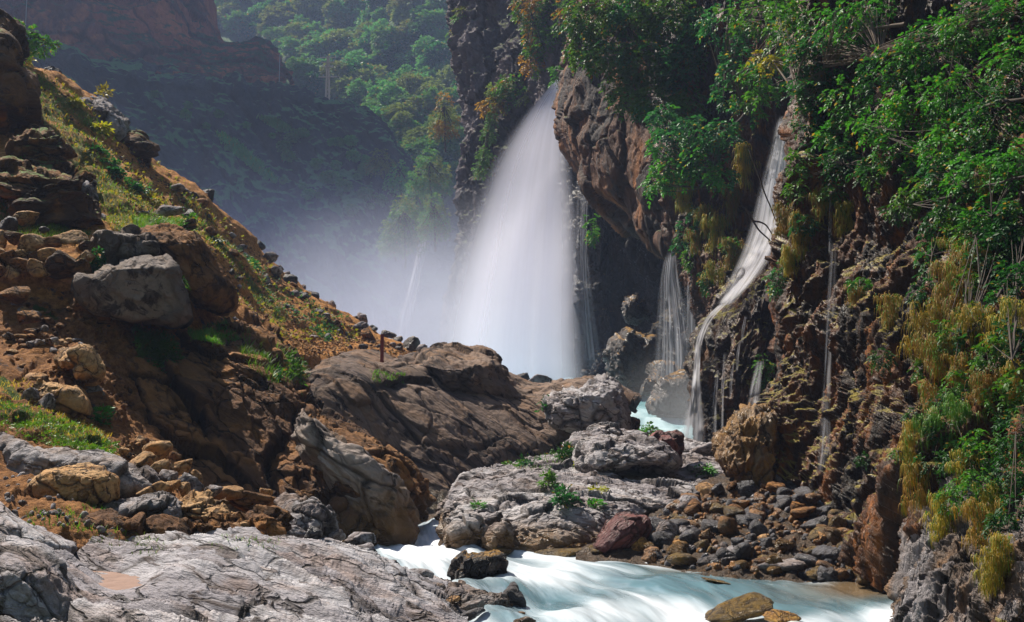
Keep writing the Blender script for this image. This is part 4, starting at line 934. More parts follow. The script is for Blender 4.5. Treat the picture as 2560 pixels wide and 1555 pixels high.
m_stream = stream_mat('rushing_stream', deep=(0.08, 0.145, 0.175), foam=(0.66, 0.69, 0.735), shallow=(0.16, 0.10, 0.045), lo=0.40, hi=0.66, su=3.4, sv=10)
m_pool = stream_mat('turquoise_pool', deep=(0.17, 0.33, 0.37), foam=(0.55, 0.66, 0.70), lo=0.40, hi=0.70, su=7, sv=7)
def bl(px, py, cx, cy, rx, ry):
    return np.exp(-(((px - cx) / rx) ** 2 + ((py - cy) / ry) ** 2))
def foam1(px, py):
    f = 0.53 + 0.16 * bl(px, py, 1060, 1372, 130, 40) + 0.10 * bl(px, py, 1350, 1440, 120, 60) + 0.10 * bl(px, py, 1500, 1510, 160, 55)
    f = f - 0.16 * bl(px, py, 1400, 1495, 110, 24) - 0.22 * bl(px, py, 1760, 1455, 170, 34) - 0.18 * bl(px, py, 2050, 1500, 170, 34) - 0.14 * bl(px, py, 1300, 1470, 60, 18)
    f = f + 0.10 * bl(px, py, 1900, 1555, 260, 34)
    return f - 0.3 * bl(px, py, 2230, 1470, 120, 40)
def shal1(px, py):
    return np.clip(1.1 * bl(px, py, 2180, 1470, 190, 30) + 0.5 * bl(px, py, 1700, 1425, 90, 16), 0, 0.9)
def wave1(p, u, v):
    w = 0.13 * fbm(np.stack([u * 6, v * 4.5, u * 0], 1), 3, 71) + 0.045 * fbm(np.stack([u * 16, v * 7, u * 0 + 4], 1), 3, 72)
    return w + 0.05 * np.sin(v * 30 + u * 9) * np.exp(-((u - 0.45) / 0.3) ** 2)
stream('water', [
    [(880, 1296), (960, 1296), (1040, 1294), (1110, 1294), (1190, 1294), (1270, 1296)],
    [(890, 1330), (970, 1330), (1040, 1330), (1110, 1332), (1200, 1334), (1290, 1338)],
    [(880, 1362), (960, 1362), (1060, 1362), (1160, 1366), (1280, 1372), (1400, 1378)],
    [(900, 1405), (1040, 1405), (1180, 1400), (1330, 1398), (1500, 1392), (1680, 1388)],
    [(960, 1460), (1120, 1460), (1300, 1450), (1500, 1435), (1720, 1422), (1960, 1405)],
    [(1000, 1520), (1180, 1525), (1400, 1510), (1660, 1490), (1930, 1470), (2200, 1430)],
    [(1040, 1600), (1260, 1600), (1520, 1590), (1820, 1570), (2100, 1540), (2400, 1490)],
    [(1060, 1720), (1320, 1720), (1640, 1720), (1960, 1690), (2300, 1660), (2640, 1620)]], 260, 260, 0.0, wave1, m_stream, foam1, shal1, 'white and turquoise stream rushing past the stones, blurred to silk')
# upper pool: one sheet that falls from the foot of the great fall towards the gorge
gu, gv = np.meshgrid(np.linspace(0, 1, 140), np.linspace(0, 1, 120))
pp = cr(np.array([[(1040, 942, 74), (1250, 944, 72), (1430, 948, 69), (1580, 955, 65), (1700, 962, 60)],
                  [(1080, 965, 64), (1260, 968, 62), (1440, 972, 60), (1590, 975, 57), (1710, 980, 54)],
                  [(1120, 1000, 55), (1300, 1003, 53), (1470, 1005, 51), (1610, 1008, 49.5), (1730, 1012, 47)],
                  [(1160, 1045, 45), (1330, 1048, 44), (1500, 1050, 43), (1650, 1055, 42), (1780, 1062, 41)],
                  [(1200, 1120, 36), (1350, 1120, 36), (1520, 1120, 36), (1680, 1125, 36), (1850, 1135, 36)]], float), 120)
pp = np.swapaxes(cr(np.swapaxes(pp, 0, 1), 140), 0, 1)
q = P(pp[..., 0], pp[..., 1], pp[..., 2])
q[..., 2] += (0.16 * fbm(q.reshape(-1, 3) / np.array([3.0, 1.6, 2]), 4, 73)).reshape(gu.shape)
fo = 0.44 + 0.14 * bl(pp[..., 0], pp[..., 1], 1620, 1040, 160, 26) - 0.14 * bl(pp[..., 0], pp[..., 1], 1560, 985, 90, 26)
tag(mesh_obj('water', q.reshape(-1, 3), grid_faces(120, 140), m_pool, attrs={'foam': fo.ravel(), 'shallow': fo.ravel() * 0}, uv=np.stack([gv.ravel(), gu.ravel()], 1)), 'pale turquoise pool at the foot of the great waterfall', 'water', None, 'structure')

def fall(name, rows, nu, nv, mat, label, bulge=0.0, wob=0.0, seed=0, over=None):
    g = cr(np.array(rows, float), nv); g = np.swapaxes(cr(np.swapaxes(g, 0, 1), nu), 0, 1)
    if over is not None:            # slides over the rock: stay just in front of it
        for i in range(nv):
            for j in range(nu):
                if i % 4 == 0 and j % 4 == 0:
                    fr = front(g[i, j, 0], g[i, j, 1], 12, over)
                    g[i:i + 4, j:j + 4, 2] = np.minimum(g[i:i + 4, j:j + 4, 2], fr - 0.6 if fr < 1e8 else 1e9)
        for _ in range(6):
            g[1:-1, :, 2] = (g[:-2, :, 2] + 2 * g[1:-1, :, 2] + g[2:, :, 2]) / 4; g[:, 1:-1, 2] = (g[:, :-2, 2] + 2 * g[:, 1:-1, 2] + g[:, 2:, 2]) / 4
    q = P(g[..., 0], g[..., 1], g[..., 2])
    uu, vv = np.meshgrid(np.linspace(0, 1, nu), np.linspace(0, 1, nv))
    q[..., 1] -= bulge * np.sin(uu * math.pi) * vv ** 0.5
    if wob: q[..., 1] += wob * fbm(np.stack([uu.ravel() * 7, vv.ravel() * 1.5, vv.ravel() * 0 + seed], 1), 3, seed).reshape(uu.shape)
    o = mesh_obj(name, q.reshape(-1, 3), grid_faces(nv, nu), mat, uv=np.stack([uu.ravel(), vv.ravel()], 1))
    return tag(o, label, 'waterfall', None, 'structure')

m_fall_c = fall_mat('fall_core', dens=1.0, streak=2.4, along=0.22, soft=0.10, el=0.36, er=0.24, top=0.02, trans=0.72, col=(0.87, 0.875, 0.99))
m_fall_a = fall_mat('fall_veil', dens=0.55, streak=5, along=0.3, soft=0.35, el=0.5, er=0.3, top=0.02, trans=0.72, col=(0.87, 0.875, 0.99))
core = [[(1396, 190, 74.2), (1402, 186, 74.5), (1408, 186, 74.8)], [(1310, 284, 71.2), (1364, 278, 71.8), (1412, 276, 72.4)], [(1226, 412, 68.8), (1328, 408, 69.7), (1430, 404, 70.6)], [(1164, 560, 66.6), (1302, 560, 67.8), (1452, 556, 69.2)],
        [(1118, 720, 65.2), (1284, 720, 66.6), (1460, 718, 68.2)], [(1086, 860, 64.4), (1270, 862, 65.8), (1466, 858, 67.4)], [(1072, 970, 64), (1268, 970, 65.4), (1474, 966, 67)]]
veil = [[(x + (-16 if k == 0 else 8 if k == 2 else 0) * min(1, i / 2), y + 4, Y - 1.2) for k, (x, y, Y) in enumerate(r)] for i, r in enumerate(core)]
fall('waterfall', core, 90, 160, m_fall_c, 'broad white column of the great waterfall shooting out between two cliffs', 0.0, 0.0, 5)
fall('waterfall', veil, 90, 160, m_fall_a, 'silky outer veil of the great waterfall', 0.0, 0.0, 3)
# thin grey curtain at the side of the great fall
m_fall_d = fall_mat('side_curtain', dens=0.45, streak=7, along=0.5, soft=0.8, el=0.2, er=0.2, top=0.08, bot=0.15, col=(0.62, 0.63, 0.70))
fall('waterfall', [[(1440, 430, 66), (1458, 436, 65.5), (1474, 450, 65)], [(1438, 600, 65.5), (1456, 605, 65), (1470, 610, 64.5)], [(1436, 780, 65), (1462, 780, 64.4), (1490, 780, 64)], [(1436, 955, 64.6), (1476, 955, 64), (1516, 955, 63.6)]], 40, 90, m_fall_d, 'thin grey curtain dripping beside the great waterfall', 0.2, 0.4, 9)
# far fall in the mist
m_fall_e = fall_mat('far_fall', dens=0.95, streak=4, along=2.0, soft=0.5, el=0.35, er=0.35, top=0.1, bot=0.1)
fall('waterfall', [[(1052, 575, 116), (1064, 570, 115.6), (1074, 575, 115.6)], [(1036, 640, 114), (1052, 640, 113.6), (1066, 640, 113.6)], [(1016, 720, 112), (1034, 720, 111.4), (1054, 720, 111.4)], [(990, 812, 110), (1012, 812, 109.4), (1034, 812, 109.4)], [(980, 880, 109), (1005, 880, 108.4), (1030, 880, 108.4)]], 30, 80, m_fall_e, 'slim white waterfall half lost in the mist under the trees', 0.2, 0.6, 11)
# second fall
m_fall_f = fall_mat('second_fall', dens=0.72, streak=5, along=0.6, soft=0.5, el=0.3, er=0.3, top=0.06, bot=0.05)
m_fall_g = fall_mat('second_fall_threads', dens=0.6, streak=8, along=0.9, soft=0.8, el=0.4, er=0.25, top=0.06, bot=0.08)
sec = [[(1944, 292, 41), (1962, 284, 40.7), (1984, 290, 40.4)], [(1924, 380, 40), (1948, 380, 39.6), (1978, 376, 39.4)], [(1898, 470, 39.2), (1932, 470, 38.6), (1974, 468, 38.4)], [(1872, 570, 38.6), (1916, 570, 37.8), (1972, 566, 37.4)], [(1848, 640, 38), (1888, 644, 37), (1935, 640, 36.6)], [(1816, 712, 37.4), (1846, 716, 36.4), (1880, 712, 36)], [(1790, 764, 37), (1808, 768, 36), (1832, 762, 35.6)]]
fall('waterfall', sec, 50, 130, m_fall_f, 'second waterfall, narrow and white, sliding behind a bent twig onto the mossy cone', 0.1, 0.05, 13, [s_cone, s_tongue])
fall('waterfall', [[(x - 4, y, Y - 0.9) for x, y, Y in r] for r in sec], 50, 130, m_fall_g, 'loose threads over the front of the second waterfall', 0.1, 0.05, 15, [s_cone, s_tongue])
m_fall_h = fall_mat('rivulet', dens=0.95, streak=3, along=1.4, soft=0.5, el=0.3, er=0.3, top=0.04, bot=0.04)
fall('waterfall', [[(1796, 760, 35.6), (1812, 756, 35.4), (1828, 752, 35.2)], [(1760, 800, 35.4), (1770, 800, 35.2), (1782, 800, 35)], [(1738, 856, 35.2), (1748, 856, 34.9), (1758, 856, 34.7)], [(1732, 910, 35), (1744, 910, 34.6), (1752, 910, 34.4)], [(1724, 980, 34.8), (1740, 980, 34.3), (1756, 980, 34.1)], [(1706, 1050, 34.6), (1736, 1050, 34), (1764, 1050, 33.8)], [(1690, 1120, 34.4), (1730, 1120, 33.8), (1768, 1120, 33.6)]], 30, 110, m_fall_h, 'white spill running down the edge of the mossy cone into the pool', 0.05, 0.05, 17, [s_cone, s_tongue])
m_veil = fall_mat('thin_veil', dens=0.6, streak=9, along=0.3, soft=0.85, el=0.2, er=0.2, top=0.12, bot=0.12, col=(0.72, 0.73, 0.80))
fall('waterfall', [[(1664, 632, 48.6), (1676, 622, 48), (1690, 616, 47.4)], [(1648, 700, 48.4), (1670, 695, 47.6), (1700, 690, 47)], [(1640, 800, 48.2), (1672, 800, 47.3), (1722, 790, 46.4)], [(1632, 900, 48), (1674, 900, 47), (1730, 890, 46)], [(1620, 985, 47.8), (1674, 985, 46.8), (1734, 985, 45.8)]], 60, 110, m_veil, 'thin veil waterfall of fine grey threads in front of the black cave', 0.3, 0.4, 19)
fall('waterfall', [[(1712, 660, 47), (1728, 656, 46.4), (1742, 668, 46)], [(1706, 760, 46.8), (1728, 760, 46.2), (1746, 760, 45.8)], [(1702, 870, 46.6), (1728, 870, 46), (1750, 870, 45.6)]], 30, 80, m_veil, 'faint threads of water dripping from the rock curtain', 0.1, 0.3, 21)
m_drip = fall_mat('drip_line', dens=0.5, streak=4, along=2.2, soft=0.8, el=0.35, er=0.35, top=0.05, bot=0.1, col=(0.72, 0.73, 0.80))
def drip(pts, wpx, label, off=0.12):
    pts = [(x, y, min(Y + 1, front(x, y, wpx * 0.5 + 3, [s_right, s_cone])), k) for x, y, Y, k in pts]
    rows = [[(x - wpx * k / 2, y, Y - off), (x, y, Y - off - 0.05), (x + wpx * k / 2, y, Y - off)] for x, y, Y, k in pts]
    fall('waterfall', rows, 14, 110, m_drip, label, 0.0, 0.0, int(pts[0][0]))
drip([(2086, 600, 25.4, 0.6), (2078, 760, 24.8, 1), (2070, 900, 24.4, 0.8), (2066, 1000, 24, 1), (2062, 1110, 23.4, 1.3), (2052, 1190, 22.9, 1.1)], 26, 'long thin drip running down the middle of the dripping cliff')
drip([(2078, 470, 26, 0.8), (2076, 560, 25.7, 1), (2074, 640, 25.3, 0.7)], 12, 'short bright drip on the dripping cliff under the leaves')
drip([(1900, 900, 32.4, 0.6), (1890, 960, 32.4, 1), (1880, 1040, 32.4, 1.2), (1870, 1110, 32.5, 1)], 30, 'pale rill in the gap between the mossy cone and the dripping cliff')
for i, (x, y0, y1, wd) in enumerate([(1804, 880, 1100, 10), (1785, 925, 1110, 14), (1826, 905, 1000, 8), (1842, 850, 930, 9), (1856, 790, 860, 10)]):
    drip([(x + 8, y0, 33.6, 0.6), (x + 2, (y0 + y1) / 2, 33, 1), (x, y1, 32.8, 0.8)], wd, ['rill down the dark face of the mossy cone beside its white edge', 'rill down the dark face of the mossy cone, second from its edge', 'short rill over the belly of the mossy cone', 'small rill high on the mossy cone among cushions', 'uppermost small rill on the mossy cone', 'rill that hugs the white spill of the mossy cone', 'lowest short rill on the mossy cone'][i])

# ------------------------------------------------------------------ spray and air
def ellipsoid(name, px, py, Y, r, mat, label):
    v, f = ico(4)
    o = mesh_obj(name, v, f, mat)
    o.location = P(px, py, Y); o.scale = r
    return tag(o, label, 'mist', None, 'stuff')
ellipsoid('mist', 1120, 900, 78, (20, 17, 13), mist_mat('spray', (0.78, 0.83, 1.0), 0.14, 1.8, 1.5), 'white spray boiling at the foot of the great waterfall')
ellipsoid('mist', 850, 900, 112, (42, 30, 24), mist_mat('drifting_spray', (0.48, 0.58, 1.0), 0.014, 1.6, 1.3), 'blue spray drifting up the shaded mountain slope')
ellipsoid('mist', 1740, 1060, 37, (3.6, 3.0, 3.2), mist_mat('small_spray', (0.93, 0.94, 1.0), 0.16, 2.2, 1.6), 'small cloud of spray where the spill meets the pool')

# ------------------------------------------------------------------ boulders and stones, one by one
SC = 1.039          # the photograph was first measured at 2464 pixels wide
# crags of the grassy slope
lump([(-40, 40), (8, 66), (26, 110), (30, 170), (58, 215), (54, 300), (26, 350), (-40, 380)], 37, 6, m_brown, 'dark brown crag at the very edge of the picture above the grass', tilt=0.15)
lump([(163, 236), (178, 246), (205, 244), (225, 250), (262, 246), (285, 262), (292, 282), (318, 300), (326, 330), (322, 350), (300, 372), (262, 352), (235, 322), (205, 298), (180, 275)], 44, 4.0, m_grey, 'pale grey rock outcrop high on the grassy slope', tilt=0.5, disp=rockdisp(0.2, 1.2, 0.26, 0.4, 0.10, 0.05, 0.1, along=(0.8, 0, -0.3), stretch=2.5, seed=301))
lump([(292, 345), (330, 338), (350, 345), (362, 380), (370, 418), (352, 425), (320, 405), (290, 385), (282, 360)], 44, 3.2, m_brown, 'dark shoulder of rock just below the pale outcrop on the skyline', tilt=0.2)
lump([(108, 172), (130, 168), (150, 182), (154, 198), (130, 200), (112, 190)], 44.5, 1.4, m_dark, 'dark flat rock high on the skyline near the leafy bush')
lump([(160, 210), (172, 209), (181, 220), (178, 232), (164, 228)], 44.8, 0.9, m_dark, 'small dark rock on the skyline above the pale outcrop')
for o_, Y_ in (([(60, 350), (90, 326), (118, 324), (128, 345), (150, 362), (146, 392), (150, 425), (120, 440), (80, 430), (45, 400), (30, 370)], 31.5),):
    lump(o_, Y_, 3.0, m_brown, 'brown layered block on top of the dark crag', tilt=0.1, power=5, shelf=(352, 1.2), disp=rockdisp(0.15, 0.8, 0.3, 0.3, 0.08, 0.03, 0.12, along=(1, 0, 0.1), stretch=2, seed=302, bed=((0.08, -0.2, 1), 0.45, 0.28)))
lump([(-30, 420), (30, 405), (80, 412), (120, 420), (150, 425), (192, 436), (200, 470), (206, 500), (222, 530), (240, 548), (238, 575), (214, 592), (160, 582), (110, 560), (70, 535), (30, 500), (-30, 480)], 29.5, 4.5, m_brown, 'big dark brown crag with a horizontal crack above the dry stone wall', tilt=0.05, power=6, shelf=(440, 1.4), disp=rockdisp(0.2, 1.0, 0.4, 0.4, 0.1, 0.03, 0.2, along=(1, 0, 0.08), stretch=2, seed=303, bed=((0.08, -0.2, 1), 0.7, 0.32)))
lump([(200, 460), (215, 450), (230, 452), (240, 490), (250, 528), (236, 530), (212, 505)], 31, 1.2, m_grey, 'upright grey stone leaning against the dark crag')
lump([(212, 520), (238, 512), (240, 560), (226, 590), (206, 580)], 29, 1.4, m_brown, 'rounded brown buttress at the end of the dark crag')
rock(165, 380, 55, 42, 32.4, m_brown, 'brown boulder that throws a black shadow on the grass')
rock(272, 502, 42, 30, 33, m_grey, 'small grey rock on the dry grass beyond the upright stone')
rock(68, 543, 60, 44, 26.6, m_tan, 'rounded orange boulder on the grassy terrace above the wall')
rock(20, 560, 60, 44, 26, m_dark, 'dark rock behind the wall at the edge of the picture')
rock(38, 512, 44, 30, 28, m_grey, 'small grey rock under the foot of the dark crag')
rock(112, 575, 24, 18, 26, m_dark, 'small dark stone on the terrace beside the orange boulder')
rock(349, 538, 52, 34, 31, m_grey, 'pointed grey rock standing on bright green grass')
rock(424, 528, 84, 32, 32, m_grey, 'long low grey rock beyond the bright green grass', depth=0.7)
rock(474, 566, 44, 44, 31, m_brown, 'brown rock with a thin plant at the corner of the green grass')
rock(252, 548, 40, 32, 29.5, m_grey, 'grey stone first in the row behind the flat slab'); rock(280, 546, 44, 24, 30.2, m_grey, 'flat grey stone second in the row behind the flat slab')
rock(258, 576, 40, 30, 28.2, m_brown, 'brown stone wedged at the end of the dry stone wall'); rock(290, 572, 40, 36, 28.4, m_grey, 'squat grey stone touching the flat slab')
rock(328, 566, 26, 24, 29, m_grey, 'little grey stone at the edge of the green grass'); rock(344, 582, 30, 22, 28.6, m_brown, 'little brown stone behind the flat slab')
lump([(240, 605), (262, 594), (300, 590), (330, 578), (348, 592), (384, 588), (398, 620), (392, 634), (360, 640), (310, 646), (272, 642), (250, 628)], 26.5, 2.2, m_spotted, 'flat pitted slab lying on top of the big spotted boulder', power=8, shelf=(606, 3.0))
lump([(345, 578), (400, 566), (450, 575), (492, 590), (517, 628), (545, 672), (568, 706), (590, 738), (580, 770), (556, 782), (500, 760), (465, 735), (440, 690), (420, 655), (395, 640), (370, 615)], 28.2, 3.0, m_outcrop, 'tall leaning brown slab behind the spotted boulder', tilt=0.1, yaw=0.35, disp=rockdisp(0.12, 1.0, 0.12, 0.35, 0.05, 0.03, 0.06, along=(0.5, 0, -0.8), stretch=3, seed=305, ridge=0.06, ridge_s=0.3))
lump([(182, 700), (196, 684), (240, 688), (262, 664), (320, 654), (402, 644), (428, 656), (446, 700), (462, 735), (479, 792), (466, 806), (440, 814), (380, 812), (330, 812), (280, 800), (232, 782), (200, 756), (186, 724)], 25, 3.4, m_spotted, 'big square grey boulder spotted with brown pits', tilt=0.03, power=10, shelf=(672, 3.0), disp=rockdisp(0.1, 1.2, 0.22, 0.5, 0.07, 0.015, 0.03, seed=306))
rock(262, 790, 40, 44, 24, m_brown, 'brown cube of rock at the foot of the spotted boulder')
rock(206, 760, 50, 36, 24.2, m_outcrop, 'low brown rock in the shade before the spotted boulder')
lump([(178, 870), (205, 880), (232, 905), (248, 930), (236, 944), (200, 935), (150, 925), (140, 900), (155, 878)], 20.8, 1.6, m_tan, 'rounded orange brown boulder breaking out of the shaded bank')
lump([(68, 940), (100, 935), (150, 955), (200, 985), (212, 1030), (200, 1060), (160, 1050), (110, 1010), (70, 985)], 19.9, 1.8, m_tan, 'rusty orange earth boulder above the patch of grass')
rock(238, 1000, 60, 110, 21, m_grey, 'tall shadowed grey rock between the bank and the fractured outcrop')
rock(118, 1012, 44, 60, 18.9, m_grey, 'grey stone sunk in the bank above the grass')
rock(78, 985, 44, 34, 19, m_grey, 'pale stone on the bank under the rubble')
rock(38, 740, 90, 50, 23.6, m_outcrop, 'low brown rock on the bank below the wall, near the edge of the picture')
rock(76, 794, 60, 40, 22.6, m_outcrop, 'brown rock among rubble halfway down the bank')
# skyline and trail-side rocks
for px, py, w, h, Y, mt, lb in [
    (514, 492, 50, 42, 46.4, m_dark, 'black rock jutting out on the skyline halfway down the slope'), (740, 905, 56, 50, 34, m_dark, 'black boulder at the end of the pebbly path'),
    (690, 868, 62, 48, 34.6, m_outcrop, 'brown boulder beside the black one at the path'), (640, 842, 40, 26, 33, m_outcrop, 'brown stone at the top edge of the fractured outcrop'),
    (560, 800, 38, 40, 31, m_outcrop, 'brown stone below the leaning slab'), (586, 812, 40, 40, 31.3, m_grey, 'grey stone below the leaning slab'), (616, 828, 34, 28, 32, m_grey, 'small grey stone in the row above the outcrop'),
    (660, 705, 44, 36, 45, m_grey, 'grey boulder in the middle of the scree'), (596, 622, 36, 22, 44, m_grey, 'flat grey rock high in the scree'),
    (690, 732, 50, 62, 46, m_outcrop, 'long slanting rock in the scree'), (718, 706, 60, 44, 48.5, m_dark, 'dark rock near the skyline of the scree'), (770, 745, 54, 40, 49.4, m_dark, 'dark craggy rock on the skyline of the scree'),
    (808, 790, 60, 44, 48.8, m_dark, 'black craggy rock above the path'), (786, 832, 46, 60, 45, m_outcrop, 'leaning brown rock above the path'), (838, 812, 50, 40, 48, m_dark, 'black rock at the lower end of the scree'),
    (858, 842, 46, 40, 46.5, m_dark, 'dark pointed stone beside the path'), (884, 806, 34, 34, 51.5, m_wetdark, 'wet boulder behind the path, pale with spray'), (906, 798, 28, 36, 53, m_grey, 'rounded boulder standing in the spray beyond the path'),
    (840, 856, 30, 26, 45.3, m_dark, 'little dark stone by the path'), (972, 836, 40, 20, 53, m_wetdark, 'low wet rocks in the mist behind the red post'), (1028, 862, 46, 40, 48, m_wetdark, 'dark pointed boulder on the skyline beyond the red post'),
    (1055, 876, 30, 32, 47.2, m_grey, 'grey round boulder next to the dark pointed one'), (990, 850, 36, 24, 51, m_wetdark, 'low wet rock in mist between the red post and the dark boulder'), (744, 838, 36, 40, 41.5, m_outcrop, 'brown rock lodged in the foot of the scree')]:
    rock(px, py, w, h, Y, mt, lb)
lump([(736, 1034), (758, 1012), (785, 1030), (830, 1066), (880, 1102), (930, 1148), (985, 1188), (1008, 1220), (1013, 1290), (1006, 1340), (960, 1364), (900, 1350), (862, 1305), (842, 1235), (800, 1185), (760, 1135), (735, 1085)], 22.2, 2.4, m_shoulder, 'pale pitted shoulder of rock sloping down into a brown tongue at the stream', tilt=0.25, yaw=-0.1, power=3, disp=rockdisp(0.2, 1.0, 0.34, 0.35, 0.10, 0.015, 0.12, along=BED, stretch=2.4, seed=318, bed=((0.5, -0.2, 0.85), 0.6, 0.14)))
# ledge blocks
lump([(1048, 905), (1066, 880), (1110, 874), (1150, 878), (1200, 872), (1225, 880), (1252, 905), (1268, 945), (1310, 985), (1320, 1010), (1270, 1014), (1220, 1010), (1170, 1004), (1110, 990), (1080, 960), (1060, 930)], 34.6, 3.4, m_ledge, 'dark tilted block rising from the middle of the ledge', tilt=0.25, yaw=0.2, shelf=(915, 2.6), disp=rockdisp(0.2, 1.2, 0.22, 0.4, 0.08, 0.05, 0.1, along=(0.8, 0, -0.5), stretch=2.2, seed=311))
lump([(1360, 1010), (1380, 985), (1420, 965), (1452, 962), (1470, 950), (1510, 948), (1540, 965), (1556, 1000), (1563, 1050), (1562, 1085), (1530, 1092), (1470, 1095), (1420, 1080), (1376, 1060), (1368, 1040)], 32.2, 3.6, m_pale, 'big rounded brown grey knob at the end of the ledge, above the pool', tilt=0.2, power=3, shelf=(985, 1.6), disp=rockdisp(0.22, 0.9, 0.16, 0.3, 0.07, 0.05, 0.08, along=(1, 0, -0.2), stretch=1.6, seed=312, ridge=0.07, ridge_s=0.4))
rock(1308, 955, 36, 48, 46, m_dark, 'small dark pointed boulder behind the ledge'); rock(1346, 962, 76, 52, 44.5, m_grey, 'grey brown boulder between the ledge block and the pool')
rock(1582, 1062, 38, 42, 33.5, m_outcrop, 'little brown rock at the water beside the big knob')
# dark wet boulders beside the veil fall
lump([(1520, 880), (1530, 850), (1556, 840), (1570, 820), (1590, 835), (1610, 850), (1640, 838), (1652, 870), (1650, 920), (1640, 960), (1600, 985), (1560, 985), (1530, 960), (1522, 920)], 53, 4.5, m_wetdark, 'dark wet boulder with moss on its shoulder in front of the cave', disp=rockdisp(0.3, 1.1, 0.3, 0.4, 0.12, 0.06, 0.1, seed=313), power=3)
lump([(1556, 760), (1570, 742), (1596, 738), (1616, 760), (1620, 790), (1600, 810), (1570, 815), (1555, 795)], 58, 3.5, m_wetdark, 'moss topped lump of rock on the cave wall', disp=rockdisp(0.25, 0.8, 0.25, 0.3, 0.1, 0.06, 0.1, seed=314))
lump([(1600, 960), (1626, 925), (1660, 900), (1690, 905), (1700, 940), (1690, 975), (1640, 990), (1600, 988)], 48.5, 3, m_wetdark, 'glistening black boulder struck by the veil fall')
lump([(1622, 1010), (1650, 985), (1675, 950), (1700, 930), (1730, 920), (1745, 960), (1740, 1010), (1715, 1045), (1670, 1045), (1630, 1035)], 43.5, 3, m_wetdark, 'glistening dark boulder between the veil fall and the white spill')
# wet golden rock at the foot of the dripping cliff
lump([(1818, 1100), (1840, 1062), (1872, 1040), (1905, 1034), (1925, 1050), (1930, 1100), (1945, 1150), (1950, 1205), (1920, 1225), (1870, 1215), (1830, 1180), (1815, 1140)], 22.4, 1.9, m_golden, 'golden wet rock shining at the foot of the dripping cliff', tilt=0.45, power=5, shelf=(1062, 1.5), disp=rockdisp(0.18, 0.5, 0.2, 0.18, 0.07, 0.03, 0.08, along=(0, 0, 1), stretch=2.4, seed=315, ridge=0.09, ridge_s=0.25))
# blocks on the island
lump([(1442, 1165), (1438, 1130), (1462, 1090), (1500, 1086), (1540, 1096), (1580, 1090), (1640, 1110), (1690, 1140), (1700, 1160), (1660, 1172), (1600, 1176), (1540, 1182), (1470, 1182)], 24.6, 2.6, m_pale, 'large lumpy grey block on top of the rock island', tilt=0.8, power=3, shelf=(1115, 1.8), disp=rockdisp(0.12, 0.7, 0.14, 0.28, 0.06, 0.03, 0.06, seed=316))
lump([(1482, 1082), (1500, 1070), (1535, 1069), (1552, 1082), (1545, 1092), (1500, 1094)], 27.5, 1.0, m_pale, 'smooth pale stone on the crest of the island')
lump([(1622, 1092), (1640, 1076), (1680, 1078), (1702, 1090), (1706, 1120), (1694, 1150), (1660, 1130), (1632, 1112)], 25.2, 1.1, m_maroon, 'reddish grey angular boulder perched on the island')
rock(1590, 1090, 60, 30, 26.5, m_pale, 'flat pale stone beside the reddish perched boulder'); rock(1760, 1130, 90, 44, 26.4, m_pale, 'sloping pale stone at the far corner of the island', depth=0.8)
rock(1745, 1170, 60, 34, 25, m_pale, 'pale broken stone between the island and the golden rock')
lump([(1106, 1362), (1110, 1325), (1140, 1305), (1190, 1302), (1206, 1330), (1204, 1368), (1180, 1385), (1130, 1384)], 20.4, 1.3, m_pale, 'round shouldered grey boulder at the tip of the island, touched with orange algae', power=3)
lump([(1222, 1352), (1240, 1310), (1262, 1300), (1280, 1330), (1276, 1372), (1250, 1385), (1226, 1378)], 20.0, 1.0, m_pale, 'narrow grey boulder next to the tip of the island')
rock(1240, 1382, 100, 36, 19.6, m_algae, 'orange wet rock at the waterline of the island'); rock(1390, 1392, 180, 40, 19.3, m_algae, 'long low brown rock at the waterline of the island', depth=0.6)
rock(1498, 1382, 60, 34, 18.9, m_algae, 'mustard wet rock beside the maroon boulder')
lump([(1486, 1368), (1500, 1335), (1516, 1305), (1540, 1286), (1575, 1281), (1610, 1286), (1624, 1300), (1622, 1322), (1604, 1352), (1570, 1376), (1525, 1386), (1496, 1382)], 19.2, 1.1, m_maroon, 'big maroon boulder, the only dark red one on the bank', tilt=0.3, power=3, disp=rockdisp(0.05, 0.35, 0.06, 0.15, 0.025, 0.015, 0.03, along=(0.7, 0, 0.7), stretch=2.5, seed=317))
